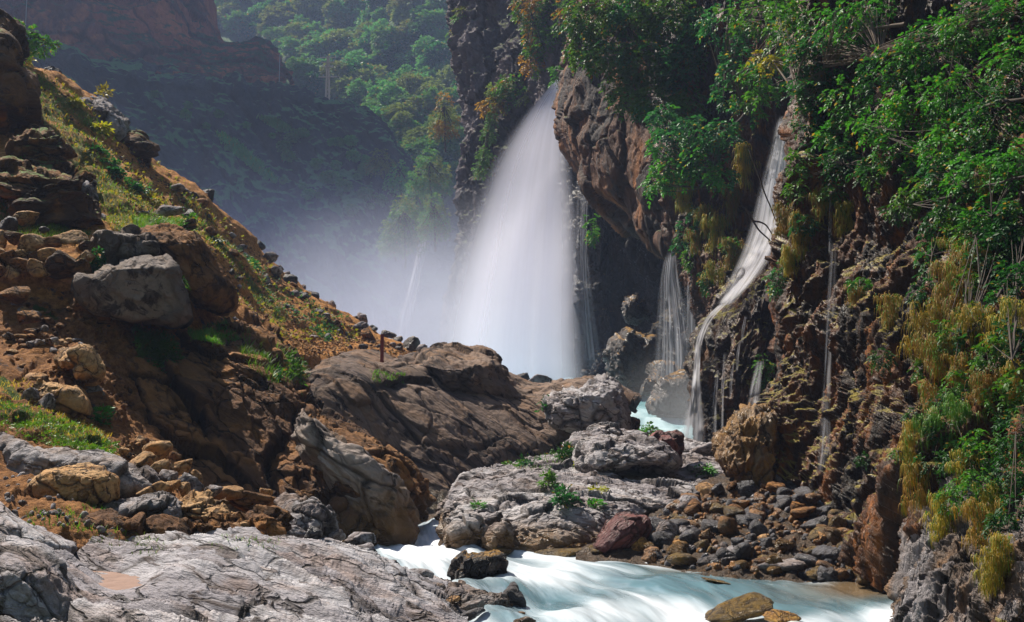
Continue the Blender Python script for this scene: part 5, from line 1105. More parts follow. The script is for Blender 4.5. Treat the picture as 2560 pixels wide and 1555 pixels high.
# named stones of the bank
for px, py, w, h, Y, mt, lb in [
    (1603, 1367, 60, 50, 18.8, m_yellow, 'round bright yellow ochre stone at the water beside the maroon boulder'),
    (1717, 1270, 102, 68, 20.6, m_grey, 'large grey angular stone at the top of the stone pile'), (1779, 1238, 74, 66, 21.4, m_tan, 'large tan stone at the top of the pile below the golden rock'),
    (1636, 1322, 72, 60, 19.6, m_wetslate, 'blue grey slab leaning beside the maroon boulder'), (1667, 1328, 58, 58, 19.2, m_grey, 'pale grey stone leaning on the blue grey slab'), (1722, 1330, 60, 38, 19.1, m_grey, 'pale grey stone with a flat top in the middle of the pile'),
    (1764, 1287, 38, 25, 20.2, m_tan, 'small pinkish stone beside the large grey angular one'), (1780, 1330, 36, 38, 19.2, m_wetbrown, 'upright orange brown stone in the pile'), (1703, 1361, 43, 26, 18.6, m_yellow, 'flat orange stone near the yellow ochre one'),
    (1724, 1382, 44, 40, 18.1, m_grey, 'rounded grey stone low in the pile'), (1793, 1380, 60, 50, 17.9, m_grey, 'egg shaped pale stone leaning on the speckled grey boulder'), (1850, 1396, 78, 62, 17.4, m_grey, 'large speckled grey boulder near the water'),
    (1784, 1413, 80, 54, 17.2, m_dark, 'dark angular stone at the water in front of the speckled boulder'), (1910, 1250, 56, 56, 21, m_tan, 'large tan stone at the top of the pile under the drip'), (1850, 1248, 32, 34, 21.2, m_wetbrown, 'small brown stone high in the pile'),
    (1866, 1264, 40, 28, 20.7, m_wetslate, 'shiny black stone high in the pile'), (1874, 1306, 52, 42, 19.5, m_wetbrown, 'orange brown round stone in the middle of the pile'), (1808, 1314, 46, 34, 19.4, m_wetslate, 'dark blue smooth stone in the middle of the pile'),
    (1907, 1355, 52, 38, 18.2, m_tan, 'grey brown rounded stone behind the long grey slab'), (1946, 1323, 30, 42, 19, m_tan, 'upright tan block in the pile'), (1990, 1330, 40, 38, 18.6, m_tan, 'five sided tan stone in the pile'), (2073, 1353, 56, 44, 17.6, m_tan, 'pale wet stone shining near the dripping cliff'),
    (1939, 1424, 156, 48, 16.7, m_grey, 'long smooth grey slab lying at the waterline'), (1850, 1356, 60, 36, 18.4, m_wetbrown, 'brown stone behind the speckled boulder'), (2100, 1300, 74, 44, 19.2, m_wetbrown, 'broad wet slab against the dripping cliff'),
    (2046, 1440, 60, 26, 16.2, m_algae, 'yellow wet stone at the end of the long grey slab'), (1690, 1408, 80, 26, 18, m_algae, 'flat orange wet stone at the waterline under the pile'), (1810, 1462, 120, 20, 15.7, m_algae, 'low streaked rock awash at the waterline'),
    (1850, 1524, 180, 60, 13.2, m_algae, 'mossy brown rock standing in the rushing stream'), (1955, 1545, 96, 34, 12.7, m_yellow, 'golden brown rock awash beside the mossy one in the stream'),
    (1975, 1092, 40, 32, 22.8, m_wetbrown, 'orange wet stone in the hollow beside the golden rock'), (1965, 1128, 52, 30, 22.4, m_wetslate, 'black wet stone in the hollow beside the golden rock'), (1985, 1160, 50, 34, 22, m_wetbrown, 'lowest wet stone in the hollow beside the golden rock')]:
    rock(px, py, w, h, Y, mt, lb, name='stone' if w < 90 else 'boulder')
lump([(1130, 1442), (1142, 1405), (1160, 1388), (1210, 1380), (1256, 1384), (1264, 1408), (1256, 1432), (1220, 1442), (1170, 1452), (1132, 1460)], 16.6, 0.7, m_wetdark, 'dark wet boulder alone in the stream, brown at one end', tilt=0.2)
lump([(1106, 1500), (1120, 1468), (1145, 1454), (1190, 1466), (1240, 1478), (1272, 1500), (1276, 1530), (1240, 1552), (1190, 1548), (1130, 1530)], 14, 0.75, m_grey, 'large pale grey boulder at the edge of the rushing stream', tilt=0.3)
for px, py, w, h, Y, mt, lb in [(1182, 1514, 60, 40, 13.2, m_grey, 'small rounded pale stone in front of the large grey boulder'), (1133, 1500, 36, 22, 13.5, m_tan, 'little orange stone in front of the large grey boulder'),
    (1270, 1505, 90, 90, 14.3, m_dark, 'dark rock behind the large grey boulder at the water'), (1180, 1536, 70, 30, 12.8, m_wetslate, 'blue grey stone below the small rounded one'), (1265, 1545, 100, 30, 13.2, m_wetbrown, 'brown rock at the waterline below the large grey boulder'),
    (1310, 1556, 60, 26, 12.6, m_grey, 'pale tip of a stone at the bottom edge of the picture'), (1078, 1488, 80, 60, 14.6, m_grey, 'grey stone at the end of the striped slab'), (1040, 1442, 90, 40, 15.4, m_grey, 'low grey stone between the striped slab and the stream')]:
    rock(px, py, w, h, Y, mt, lb, name='stone' if w < 90 else 'boulder')
# rubble between slab and outcrop
lump([(-60, 1110), (0, 1083), (40, 1100), (70, 1116), (125, 1130), (165, 1126), (210, 1134), (270, 1142), (320, 1158), (360, 1175), (388, 1200), (392, 1232), (340, 1246), (240, 1240), (120, 1238), (30, 1226), (-60, 1230)], 16.2, 2.0, m_grey, 'long grey brown boulder behind the big tan boulder', tilt=0.35, yaw=-0.05, disp=rockdisp(0.1, 0.8, 0.12, 0.3, 0.045, 0.025, 0.06, seed=321))
lump([(56, 1214), (85, 1192), (125, 1178), (190, 1166), (262, 1160), (282, 1180), (294, 1198), (288, 1240), (262, 1268), (210, 1272), (150, 1272), (90, 1270), (66, 1240)], 14.6, 1.3, m_tan, 'big tan boulder with a hollow dark underside', tilt=0.1, shelf=(1190, 2.2), power=3, disp=rockdisp(0.06, 0.6, 0.07, 0.2, 0.03, 0.018, 0.04, seed=322))
lump([(270, 1282), (320, 1258), (380, 1246), (425, 1244), (450, 1262), (458, 1300), (420, 1315), (350, 1312), (290, 1308)], 14.4, 1.2, m_grey, 'rough grey boulder in front of the orange rubble', tilt=0.35)
lump([(186, 1340), (196, 1306), (240, 1296), (300, 1300), (360, 1298), (420, 1304), (455, 1312), (478, 1336), (474, 1350), (420, 1352), (350, 1350), (310, 1358), (250, 1362), (200, 1356)], 13.7, 1.1, m_outcrop, 'broad brown boulder with a grey top along the striped slab', tilt=0.1, shelf=(1316, 2.2), power=3)
lump([(432, 1256), (470, 1248), (520, 1252), (560, 1268), (590, 1296), (585, 1312), (540, 1308), (480, 1312), (446, 1300)], 14.7, 1.1, m_tan, 'cream and orange boulder in the middle of the rubble', tilt=0.3, shelf=(1268, 1.6))
lump([(476, 1306), (505, 1296), (540, 1300), (580, 1304), (596, 1326), (580, 1348), (530, 1350), (486, 1344)], 14.0, 0.8, m_outcrop, 'brown block under the cream and orange boulder')
lump([(592, 1306), (622, 1286), (650, 1281), (680, 1290), (700, 1312), (716, 1340), (714, 1366), (690, 1368), (650, 1352), (610, 1330)], 14.5, 1.0, m_outcrop, 'smooth orange grey boulder at the end of the rubble', tilt=0.25)
lump([(586, 1320), (612, 1316), (640, 1340), (646, 1352), (600, 1354), (584, 1342)], 14.0, 0.6, m_tan, 'tan stone striped with dark bands under the smooth boulder')
lump([(700, 1300), (730, 1262), (780, 1256), (815, 1276), (838, 1310), (836, 1326), (790, 1334), (752, 1352), (722, 1340), (706, 1322)], 16.4, 1.5, m_grey, 'big rough grey boulder above the whitish stones', tilt=0.25)
for px, py, w, h, Y, mt, lb in [
    (394, 1130, 76, 58, 17.2, m_tan, 'topmost orange stone of the rubble against the outcrop'), (356, 1154, 74, 52, 16.8, m_tan, 'orange stone below the topmost one in the rubble'), (448, 1170, 70, 34, 17, m_tan, 'pale tan stone in the rubble under the outcrop'),
    (400, 1164, 44, 34, 16.6, m_tan, 'small tan stone tucked between the upper orange ones'), (474, 1208, 72, 52, 16.2, m_grey, 'grey stone with an orange flank in the rubble'), (460, 1226, 38, 42, 15.7, m_tan, 'cube shaped pale orange stone in the rubble'),
    (493, 1192, 34, 36, 16.4, m_tan, 'tilted orange slab in the rubble'), (386, 1230, 80, 56, 15.2, m_tan, 'pointed orange stone beside the grey veined boulder'), (562, 1234, 100, 38, 16.8, m_tan, 'flat orange slab at the edge of the rubble'),
    (632, 1256, 124, 56, 17, m_outcrop, 'broad orange brown boulder at the foot of the outcrop'), (420, 1190, 50, 30, 16.2, m_grey, 'small grey stone in the middle of the rubble'), (430, 1216, 40, 34, 15.6, m_tan, 'orange chip beside the cube shaped stone'),
    (530, 1230, 50, 34, 16.4, m_grey, 'grey stone behind the cream and orange boulder'), (782, 1334, 50, 42, 15, m_wetslate, 'small greenish grey stone leaning on the rough grey boulder'), (740, 1330, 56, 36, 15.2, m_grey, 'grey stone in front of the rough grey boulder'),
    (832, 1364, 94, 44, 15, m_pale, 'large whitish rounded stone near the stream'), (836, 1338, 54, 30, 15.9, m_pale, 'whitish stone behind the large whitish one'), (700, 1312, 40, 32, 15.6, m_yellow, 'bright orange stone lodged beside the rough grey boulder'),
    (746, 1376, 34, 24, 14.6, m_yellow, 'little orange stone at the head of the striped slab'), (872, 1388, 50, 36, 14.6, m_algae, 'brown orange stone below the whitish one'), (790, 1384, 46, 26, 14.5, m_tan, 'tan stone at the rim of the striped slab'),
    (770, 1358, 56, 30, 15, m_pale, 'pale flat stone among the pebbles at the slab'), (910, 1390, 80, 60, 15.6, m_grey, 'grey stone sloping into the rushing stream'), (900, 1350, 80, 40, 16.6, m_grey, 'grey rock below the outcrop at the stream edge'), (960, 1420, 90, 46, 15.4, m_grey, 'low grey rock at the edge of the white water'),
    (815, 1398, 40, 22, 14.4, m_algae, 'small brown stone at the rim of the slab'), (40, 1268, 64, 60, 14.2, m_grey, 'grey stone before the tan boulder at the picture edge'), (85, 1284, 60, 28, 13.9, m_tan, 'flat orange stone under the tan boulder'),
    (165, 1282, 50, 30, 14, m_grey, 'grey stone under the tan boulder among grass'), (120, 1300, 70, 26, 13.5, m_tan, 'low tan stone before the tan boulder'), (232, 1282, 40, 30, 14, m_tan, 'tan stone at the corner of the broad brown boulder'), (664, 1234, 34, 26, 17.4, m_tan, 'small reddish stone behind the broad orange brown boulder')]:
    rock(px, py, w, h, Y, mt, lb, name='stone' if w < 70 else 'boulder')
rock(289, 1223, 24, 56, 14.3, m_tan, 'upright splinter of orange stone beside the tan boulder', tilt=0.15)
# near corner ridge and grey sheet beside it
lump([(-120, 1330), (-20, 1345), (40, 1358), (95, 1380), (150, 1420), (185, 1470), (225, 1530), (250, 1600), (210, 1720), (-120, 1720)], 8.6, 1.6, m_slab, 'dark grey ridge of rock in the near corner, its face in shade', tilt=0.1, power=3, shelf=(1400, 2.0), disp=rockdisp(0.06, 0.5, 0.08, 0.2, 0.03, 0.015, 0.05, along=STRIPE, stretch=2.5, seed=331, ridge=0.03, ridge_s=0.25))
lump([(-80, 1250), (0, 1258), (45, 1290), (95, 1325), (140, 1345), (190, 1372), (170, 1400), (100, 1400), (0, 1390), (-80, 1390)], 12.3, 1.6, m_slab, 'grey rock sheet between the near ridge and the tan boulder', tilt=0.8, disp=rockdisp(0.06, 0.5, 0.06, 0.2, 0.03, 0.015, 0.04, along=STRIPE, stretch=3, seed=332))

# dry stone wall: courses of stones
wall = empty('dry_stone_wall', P(110, 700, 24.6)); tag(wall, 'dry stone wall of orange blocks holding up the grassy terrace', 'wall')
wl = [(-6, 600, 40, 46), (34, 596, 50, 34), (84, 612, 70, 50), (132, 606, 50, 26), (178, 594, 84, 36), (216, 616, 36, 28), (-8, 634, 50, 40), (18, 650, 44, 44), (52, 640, 40, 28), (82, 642, 34, 28), (118, 638, 56, 34), (56, 664, 54, 38), (100, 672, 60, 44), (165, 662, 92, 64), (212, 640, 44, 30), (-6, 678, 48, 40), (30, 682, 40, 34), (206, 668, 40, 40)]
for i, (x, y, w, h) in enumerate(wl):
    _seed[0] += 1
    p, f, cell, c = boulder_shape(_seed[0], 4, 9, 20, 0.03, 0.04)
    Y = 24.9 - (y - 600) * 0.008
    v = p * np.array([w * 1.12, 0.8 * (w + h) / 2, h * 1.14]) * Y / F + P(x, y, Y)
    part('stone', v, f, [m_tan, m_brown, m_tan, m_outcrop][i % 4], wall, attrs={'cell': cell, 'crack': c})

# the stone pile of the bank: one object each
variants = {}
def scatter_stones(s, n, poly, sizes, mats, labels, group, base, name='stone', sink=0.2, flat=0.75):
    pts, nrm = pick(s, n, poly)
    for i in range(len(pts)):
        k = base + random.randrange(10); j = random.randrange(len(mats)); key = (k, mats[j].name)
        if key not in variants:
            p, f, cell, c = boulder_shape(900 + k, 3, 10 + k % 5, 12 + (k % 3) * 6, 0.03, 0.05)
            o = mesh_obj(name, p, f, mats[j], attrs={'cell': cell, 'crack': c}); variants[key] = o
        else:
            o = variants[key].copy(); C.objects.link(o)
        sz = random.uniform(*sizes) * pts[i][1] / F
        h = sz * random.uniform(0.5, 0.9) * flat / 0.75
        o.scale = (sz * random.uniform(0.8, 1.3), sz * random.uniform(0.7, 1.1), h)
        o.rotation_euler = (random.uniform(-0.3, 0.3), random.uniform(-0.3, 0.3), random.uniform(0, 6.28))
        o.location = pts[i] + nrm[i] * h * (0.5 - sink)
        tag(o, labels[j], 'stone', group + ', ' + labels[j].split()[1])
def heap(name, s, n, poly, sizes, mat, label, base, lift=0.25):
    """countless chips and pebbles on a surface, as one object"""
    pts, nrm = pick(s, n, poly)
    vs, fs, cs, k = [], [], [], 0
    shapes = [boulder_shape(950 + base + q, 1 if n > 1500 else 2, 8, 16, 0.02, 0.03) for q in range(6)]
    for i in range(len(pts)):
        p, f, cell, c = shapes[i % 6]
        sz = RNG.uniform(*sizes) * pts[i][1] / F
        v = (p * sz * RNG.uniform(0.6, 1.25, 3)) @ rotz(RNG.uniform(0, 6.28)).T
        vs.append(v + pts[i] + nrm[i] * sz * lift * 0.5); fs.append(f + k); k += len(v); cs.append(np.full(len(v), RNG.random()))
    return tag(mesh_obj(name, np.vstack(vs), np.vstack(fs), mat, attrs={'cell': np.concatenate(cs)}), label, None, None, 'stuff')
BANK = [(1640, 1290), (1750, 1225), (1880, 1215), (2000, 1235), (2100, 1300), (2180, 1370), (2235, 1440), (2200, 1462), (2060, 1452), (1960, 1440), (1860, 1430), (1740, 1420), (1620, 1405), (1580, 1390)]
bm_ = [m_wetbrown, m_wetslate, m_outcrop, m_wetslate, m_algae]
bl_ = ['wet brown stone in the pile of stones below the dripping cliff', 'wet black stone in the pile of stones below the dripping cliff', 'dull tan stone in the pile of stones below the dripping cliff', 'wet black stone in the pile of stones below the dripping cliff', 'wet mustard stone in the pile of stones below the dripping cliff']
scatter_stones(s_gravel, 190, BANK, (18, 66), bm_, bl_, 'stones piled below the dripping cliff', 0)
heap('pebbles', s_gravel, 420, BANK, (9, 22), m_wetbrown, 'wet brown pebbles filling the gaps of the stone pile', 0)
heap('pebbles', s_gravel, 260, BANK, (9, 22), m_wetslate, 'wet black pebbles filling the gaps of the stone pile', 1)
RUB = [(300, 1110), (370, 1100), (430, 1150), (520, 1200), (620, 1260), (720, 1300), (700, 1350), (560, 1340), (420, 1290), (330, 1240), (300, 1180)]
scatter_stones(s_bank, 50, RUB, (22, 42), [m_tan, m_tan, m_grey, m_outcrop], ['loose orange stone in the rubble under the outcrop'] * 2 + ['loose grey stone in the rubble under the outcrop', 'loose brown stone in the rubble under the outcrop'], 'rubble under the fractured outcrop', 20, 'rubble_stone')
heap('rubble', s_bank, 320, RUB, (8, 20), m_tan, 'small orange chips between the rubble stones', 2)
heap('rubble', s_bank, 260, [(0, 1180), (330, 1240), (600, 1330), (860, 1400), (700, 1400), (300, 1330), (0, 1300)], (8, 22), m_grey, 'small grey chips lying along the striped slab', 3)
scatter_stones(s_bank, 40, [(0, 740), (110, 780), (230, 880), (210, 980), (100, 960), (0, 900)], (18, 34), [m_outcrop, m_tan, m_grey], ['fallen brown stone on the shaded bank', 'fallen orange stone on the shaded bank', 'fallen grey stone on the shaded bank'], 'stones fallen down the shaded bank', 20, 'fallen_stone')
heap('rubble', s_bank, 420, [(0, 700), (200, 720), (420, 830), (330, 1050), (200, 1080), (0, 960)], (6, 18), m_outcrop, 'small brown rubble on the shaded bank', 4)
scatter_stones(s_slope, 40, [(380, 400), (545, 520), (705, 672), (870, 775), (960, 830), (900, 850), (780, 800), (660, 720), (540, 600), (430, 510)], (18, 44), [m_dark, m_outcrop, m_grey], ['dark rock on the crest of the scree', 'brown rock on the crest of the scree', 'grey rock on the crest of the scree'], 'rocks on the crest of the scree', 20, 'scree_rock')
scatter_stones(s_slope, 60, [(400, 440), (560, 545), (700, 690), (900, 830), (1050, 890), (760, 860), (600, 760), (500, 600)], (12, 24), [m_dark, m_outcrop, m_grey], ['small dark rock in the scree', 'small brown rock in the scree', 'small grey rock in the scree'], 'rocks scattered in the scree', 20, 'scree_rock')
heap('rubble', s_slope, 2600, [(400, 440), (560, 545), (700, 690), (900, 830), (1055, 890), (1040, 905), (740, 890), (600, 800), (500, 640)], (3, 9), m_outcrop, 'fine brown scree and leaf litter at the end of the slope', 5)
heap('rubble', s_slope, 2600, [(700, 830), (900, 835), (1055, 885), (1040, 905), (740, 890)], (2.5, 6), m_tan, 'orange pebbly litter on the path by the red post', 6)
heap('rubble', s_slope, 1800, [(40, 160), (250, 260), (420, 460), (560, 600), (640, 760), (420, 660), (300, 470), (150, 330), (50, 300)], (3, 8), m_brown, 'brown leaf litter and chips on the grassy slope', 7)

# ------------------------------------------------------------------ grass
def grass(name, s, n, poly, hpx, mat, label, rng=RNG, nz=None, wpx=2.2, clumpy=0.0, L=None, kind='stuff'):
    pts, nrm = pick(s, n, poly, nz)
    if L is not None and len(pts):
        px, py = pix(pts); g = green_at(px, py, L) + fbm(pts / 0.9, 3, 12) * 0.8
        k = g > 0.45; pts, nrm = pts[k], nrm[k]
    sc = pts[:, 1] / F
    v, f = blades(pts - nrm * 0.02, nrm, hpx * sc, wpx * sc)
    return tag(mesh_obj(name, v, f, mat), label, None if kind == 'stuff' else 'grass', None, kind)
SLOPE_POLY = [(20, 150), (150, 200), (330, 350), (500, 490), (700, 690), (900, 835), (880, 870), (700, 860), (470, 700), (380, 600), (230, 570), (100, 400)]
grass('grass', s_slope, 16000, SLOPE_POLY, 11, m_grass, 'green grass tufts growing on the orange hillside', L=GREEN)
grass('grass', s_slope, 9000, SLOPE_POLY, 11, m_drygrass, 'dry yellow grass on the orange hillside', L=GREEN)
grass('grass', s_slope, 5200, [(330, 545), (470, 560), (490, 600), (400, 600), (335, 580)], 20, m_grass, 'bright green grass on the terrace above the leaning slab')
grass('grass', s_slope, 3200, [(-10, 500), (60, 500), (110, 560), (230, 580), (200, 610), (-10, 600)], 16, m_grass, 'green grass on the terrace above the dry stone wall')
grass('grass', s_bank, 2200, [(-10, 990), (120, 1040), (260, 1090), (300, 1140), (200, 1135), (-10, 1080)], 15, m_grass, 'patch of bright green grass on the shaded bank')
grass('grass', s_bank, 1800, [(-10, 940), (60, 950), (160, 1030), (280, 1090), (240, 1120), (-10, 1050)], 14, m_drygrass, 'yellowing grass mixed into the bank patch')
grass('grass', s_bank, 2400, [(330, 820), (430, 850), (440, 930), (390, 960), (340, 900)], 26, m_grass, 'green grass and herbs at the corner of the outcrop')
grass('grass', s_outcrop, 4200, [(460, 790), (560, 800), (600, 850), (480, 880)], 16, m_grass, 'green grass on the top of the outcrop', nz=0.2)
grass('grass', s_outcrop, 900, [(600, 830), (760, 900), (760, 960), (680, 960), (600, 900)], 26, m_grass, 'green grass in the seam of the outcrop')
grass('grass', s_ledge, 320, [(925, 925), (1010, 935), (1010, 960), (930, 955)], 9, m_grass, 'tuft of yellow green grass on the ledge')
for poly, n in (([(180, 1310), (330, 1300), (400, 1360), (330, 1380), (180, 1350)], 220), ([(560, 1340), (700, 1355), (690, 1385), (500, 1370)], 380), ([(330, 1345), (440, 1345), (400, 1385), (330, 1400)], 220)):
    grass('grass', s_slab, n, poly, 17, m_grass, 'thin green grass in the seams at the edge of the striped slab', wpx=2.8)
grass('grass', s_bank, 600, [(60, 1270), (330, 1250), (420, 1320), (330, 1340), (60, 1320)], 20, m_grass, 'thin green grass between the grey stones of the near bank', wpx=2.8)
grass('grass', s_isle, 260, [(1280, 1140), (1450, 1120), (1450, 1170), (1280, 1180)], 16, m_grass, 'grass along the back of the rock island', nz=0.2)

def herbs(s, n, poly, leafpx, mat, label, nz=None, L=None):
    """low leafy ground cover"""
    pts, nrm = pick(s, n, poly, nz)
    k = fbm(pts / 0.7, 3, 19) > -0.12
    pts, nrm = pts[k], nrm[k]
    sc = pts[:, 1] / F
    d = nrm * 0.6 + RNG.normal(0, 0.6, pts.shape) + [0, 0, 0.5]
    v, f = sprays(pts + unit(d) * (RNG.uniform(0, 9, len(pts)) * sc)[:, None], d, leafpx * 2 * sc * RNG.uniform(0.6, 1.3, len(pts)), 5, 0.5, 0.6, droop=0.2)
    tag(mesh_obj('undergrowth', v, f, mat), label, None, None, 'stuff')
herbs(s_bank, 1500, [(-10, 1000), (120, 1045), (260, 1090), (300, 1140), (200, 1135), (-10, 1080)], 6, m_grass, 'low green herbs covering the shaded bank')
herbs(s_bank, 500, [(330, 820), (430, 850), (440, 930), (390, 960), (340, 900)], 7, m_grass, 'low green herbs at the corner of the outcrop')
herbs(s_slope, 2200, SLOPE_POLY, 4, m_leaf3, 'low yellow green herbs on the orange hillside')
herbs(s_slope, 1500, [(560, 600), (700, 700), (860, 800), (820, 860), (640, 760)], 4, m_leaf2, 'low green herbs in the scree')

# ------------------------------------------------------------------ small plants, one by one
def plant(px, py, w, h, Y, mat, label, n=60, name='plant', leafpx=9, on=None, group=None, k=5, droop=0.25, stem=True):
    base = P(px, py + h / 2, Y)
    if on is not None:
        base, _ = land(on, px, py + h * 0.4)
    sc = base[1] / F
    root = empty(name, base); tag(root, label, 'plant', group)
    d = unit(RNG.normal(size=(n, 3)) * np.array([w / max(h, 1), w / max(h, 1), 0.35]) + np.array([0, 0, 0.75]))
    c = base + d * RNG.uniform(0.15, 0.8, (n, 1)) * np.array([w * sc / 2, w * sc / 2, h * sc]) 
    v, f = sprays(c, d + RNG.normal(0, 0.35, (n, 3)), leafpx * 2.0 * sc * RNG.uniform(0.7, 1.3, n), k, 0.55, 0.55, droop=droop)
    part('foliage', v, f, mat, root)
    if stem:
        items = []
        for i in range(5):
            e = c[i * (n // 5)]
            items.append(tube(cr([base - [0, 0, 0.02], base * 0.5 + e * 0.5 + [0, 0, 0.1 * h * sc], e], 8), np.linspace(1.3, 0.5, 8) * sc, 5))
        v, f = merge(items); part('stem', v, f, m_twig, root)
    return root
plant(1300, 1158, 70, 24, 26, m_leaf, 'low green plant at the back edge of the rock island', 60, on=s_isle)
plant(1330, 1150, 60, 26, 26, m_leaf2, 'low leafy plant next to the largest bush of the rock island', 50, on=s_isle)
plant(1390, 1150, 70, 50, 25.6, m_leaf, 'largest leafy bush on the rock island', 150, on=s_isle)
plant(1420, 1132, 44, 44, 25.4, m_leaf2, 'dark upright herb behind the largest bush of the island', 70, on=s_isle)
plant(1372, 1198, 34, 44, 23, m_leaf, 'upright yellow green herb in the middle of the rock island', 46, on=s_isle)
plant(1408, 1244, 46, 52, 21.3, m_leaf2, 'round leaved dark green plant on the face of the island', 60, leafpx=12, on=s_isle)
plant(1490, 1225, 34, 18, 22, m_leaf3, 'small yellowish tuft on the pale top of the island', 30, on=s_isle)
plant(1488, 1256, 28, 24, 21.2, m_leaf, 'small sparse plant low on the island face', 24, on=s_isle)
plant(1195, 1262, 30, 20, 22, m_leaf, 'tiny bright plant near the tip of the island', 24, on=s_isle)
plant(1565, 1160, 26, 24, 24.2, m_leaf, 'small grass plant at the foot of the lumpy block', 24, on=s_isle)
plant(1452, 1168, 30, 28, 24, m_leaf3, 'yellowish plant at the corner of the lumpy block', 24, on=s_isle)
plant(1760, 1166, 50, 26, 25, m_leaf, 'green plant between the island and the golden rock', 46)
plant(1630, 1068, 56, 24, 28, m_leaf, 'thin plant on the crest of the island against the pool', 36, on=s_isle)
plant(1372, 1010, 24, 20, 31.4, m_leaf2, 'small green plant on the big rounded knob', 30)
plant(252, 1035, 50, 60, 19.6, m_leaf, 'bright leafy sprig at the dark foot of the bank', 70)
plant(240, 650, 40, 110, 25, m_leaf2, 'dark green creeper hanging between the wall and the spotted boulder', 150, droop=0.9)
plant(445, 700, 34, 70, 25.5, m_leaf, 'yellow green creeper on the edge of the spotted boulder', 60, droop=0.8)
plant(410, 880, 80, 70, 25, m_leaf, 'bushy green herbs spilling over the corner of the outcrop', 180, on=s_outcrop)
plant(425, 930, 60, 44, 24, m_leaf2, 'dark trailing plant under the bushy herbs of the outcrop', 90)
plant(735, 915, 60, 90, 27, m_leaf, 'straggly yellow green bush at the gap between outcrop and ledge', 90)
plant(690, 940, 50, 60, 25, m_leaf2, 'small green plant in the seam of the outcrop', 60)
plant(75, 400, 70, 50, 30.4, m_leaf, 'leafy plant growing on the layered block', 80)
plant(45, 445, 40, 34, 29, m_leaf2, 'small plant in a crack of the big dark crag', 40)
plant(405, 580, 36, 50, 28, m_leaf2, 'thin sapling at the end of the green terrace', 40)
plant(470, 545, 36, 50, 31, m_leaf, 'sparse plant standing by the brown corner rock', 30)
plant(262, 226, 18, 22, 46, m_leaf3, 'yellow flowering sprig on the skyline above the pale outcrop', 24)
for x, y, w, h in ((240, 372, 44, 20), (275, 405, 40, 26), (285, 432, 34, 22), (352, 478, 30, 24), (330, 462, 24, 16), (428, 510, 26, 18), (530, 600, 40, 26), (560, 620, 40, 22), (625, 660, 40, 18)):
    plant(x, y, w, h, 40, m_leaf2, 'low blue green thistle clump on the grassy slope', 50, on=s_slope, group='blue green clumps on the slope', stem=False)
for x, y, w, h in ((378, 495, 44, 34), (150, 205, 30, 20), (185, 255, 30, 18), (60, 140, 40, 30), (248, 320, 40, 24), (300, 380, 44, 24)):
    plant(x, y, w, h, 40, m_leaf3, 'yellow flowering shrublet on the grassy slope', 60, on=s_slope, group='yellow shrublets on the slope', stem=False)

# ------------------------------------------------------------------ trees
def branch(pts_px, r0, r1, n=24, sides=6, wig=0.0):
    c = cr(np.array(pts_px, float), n)
    p = P(c[:, 0], c[:, 1], c[:, 2])
    if wig: p = p + wig * np.stack([fbm(p * 1.5 + k * 9, 2, 5) for k in range(3)], 1)
    return tube(p, np.linspace(r0, r1, n), sides)
def crown_tree(name, label, clumps, trunk, leafpx, mat, cat='tree', density=1.0, droop=0.5, mat2=None, k=7, group=None, twigs=40, trunk_r=6, shell=0.35, wid=0.58, twigmat=None, fit=None):
    """a tree or bush: TRUNK = list of limbs (px, py, Y); CLUMPS = (px, py, Y, rx, ry) bunches of leaves in photograph pixels"""
    if fit is not None:          # keep every bunch just clear of the rock it grows from
        clumps = [(x, y, min(front(x, y, 0.55 * max(rx, 14), fit) - 0.6 * min(rx, ry) * Y / F - 0.1, 60), rx, ry) for x, y, Y, rx, ry in clumps]
        trunk = [[(x, y, min(front(x, y, 14, fit) - 0.12 - 0.5 * (k > 0), 60)) for k, (x, y, Y) in enumerate(t)] for t in trunk]
    b0 = P(*trunk[0][0])
    root = empty(name, b0); tag(root, label, cat, group)
    sc0 = b0[1] / F
    items = []
    for t in trunk:
        items.append(branch(t, trunk_r * sc0 * (1 if t is trunk[0] else 0.6), 1.2 * sc0, 26, 7, 0.06))
    cs, ds = [], []
    for i, (px, py, Y, rx, ry) in enumerate(clumps):
        n = int(density * rx * ry * 3.1 / (leafpx ** 2) * 2.3)
        q = crown_points(n, (1, 1, 1), shell=shell, seed=i + int(px))
        sc = Y / F
        ctr = P(px, py, Y)
        q2 = q * np.array([rx, (rx + ry) / 2 * 0.9, ry]) * sc
        cs.append(ctr + q2)
        ds.append(unit(q) * np.array([1, 1, 0.5]) + RNG.normal(0, 0.5, q.shape) + np.array([-0.1, -0.25, -0.05]))
        limb = P(*trunk[i % len(trunk)][-1])
        for _ in range(max(1, twigs // len(clumps))):
            e = ctr + q2[RNG.integers(0, n)] * 0.95
            mid = limb * 0.35 + e * 0.65 + RNG.normal(0, 0.25, 3) * rx * sc * 0.4
            items.append(tube(cr([limb, mid, e], 10), np.linspace(1.5, 0.45, 10) * sc, 4))
    v, f = merge(items); part('trunk', v, f, twigmat or m_bark, root)
    c, d = np.vstack(cs), np.vstack(ds)
    L = leafpx * 2.1 * c[:, 1] / F * RNG.uniform(0.75, 1.25, len(c))
    if mat2 is not None:
        m = fbm(c / 2.2, 2, 3) > 0.12
        v, f = sprays(c[m], d[m], L[m], k, 0.5, wid, droop=droop); part('crown', v, f, mat2, root)
        c, d, L = c[~m], d[~m], L[~m]
    v, f = sprays(c, d, L, k, 0.5, wid, droop=droop); part('crown', v, f, mat, root)
    return root

NEAR = [s_right, s_drape]; MIDDLE = [s_right, s_cone, s_tongue, s_over, s_cave]
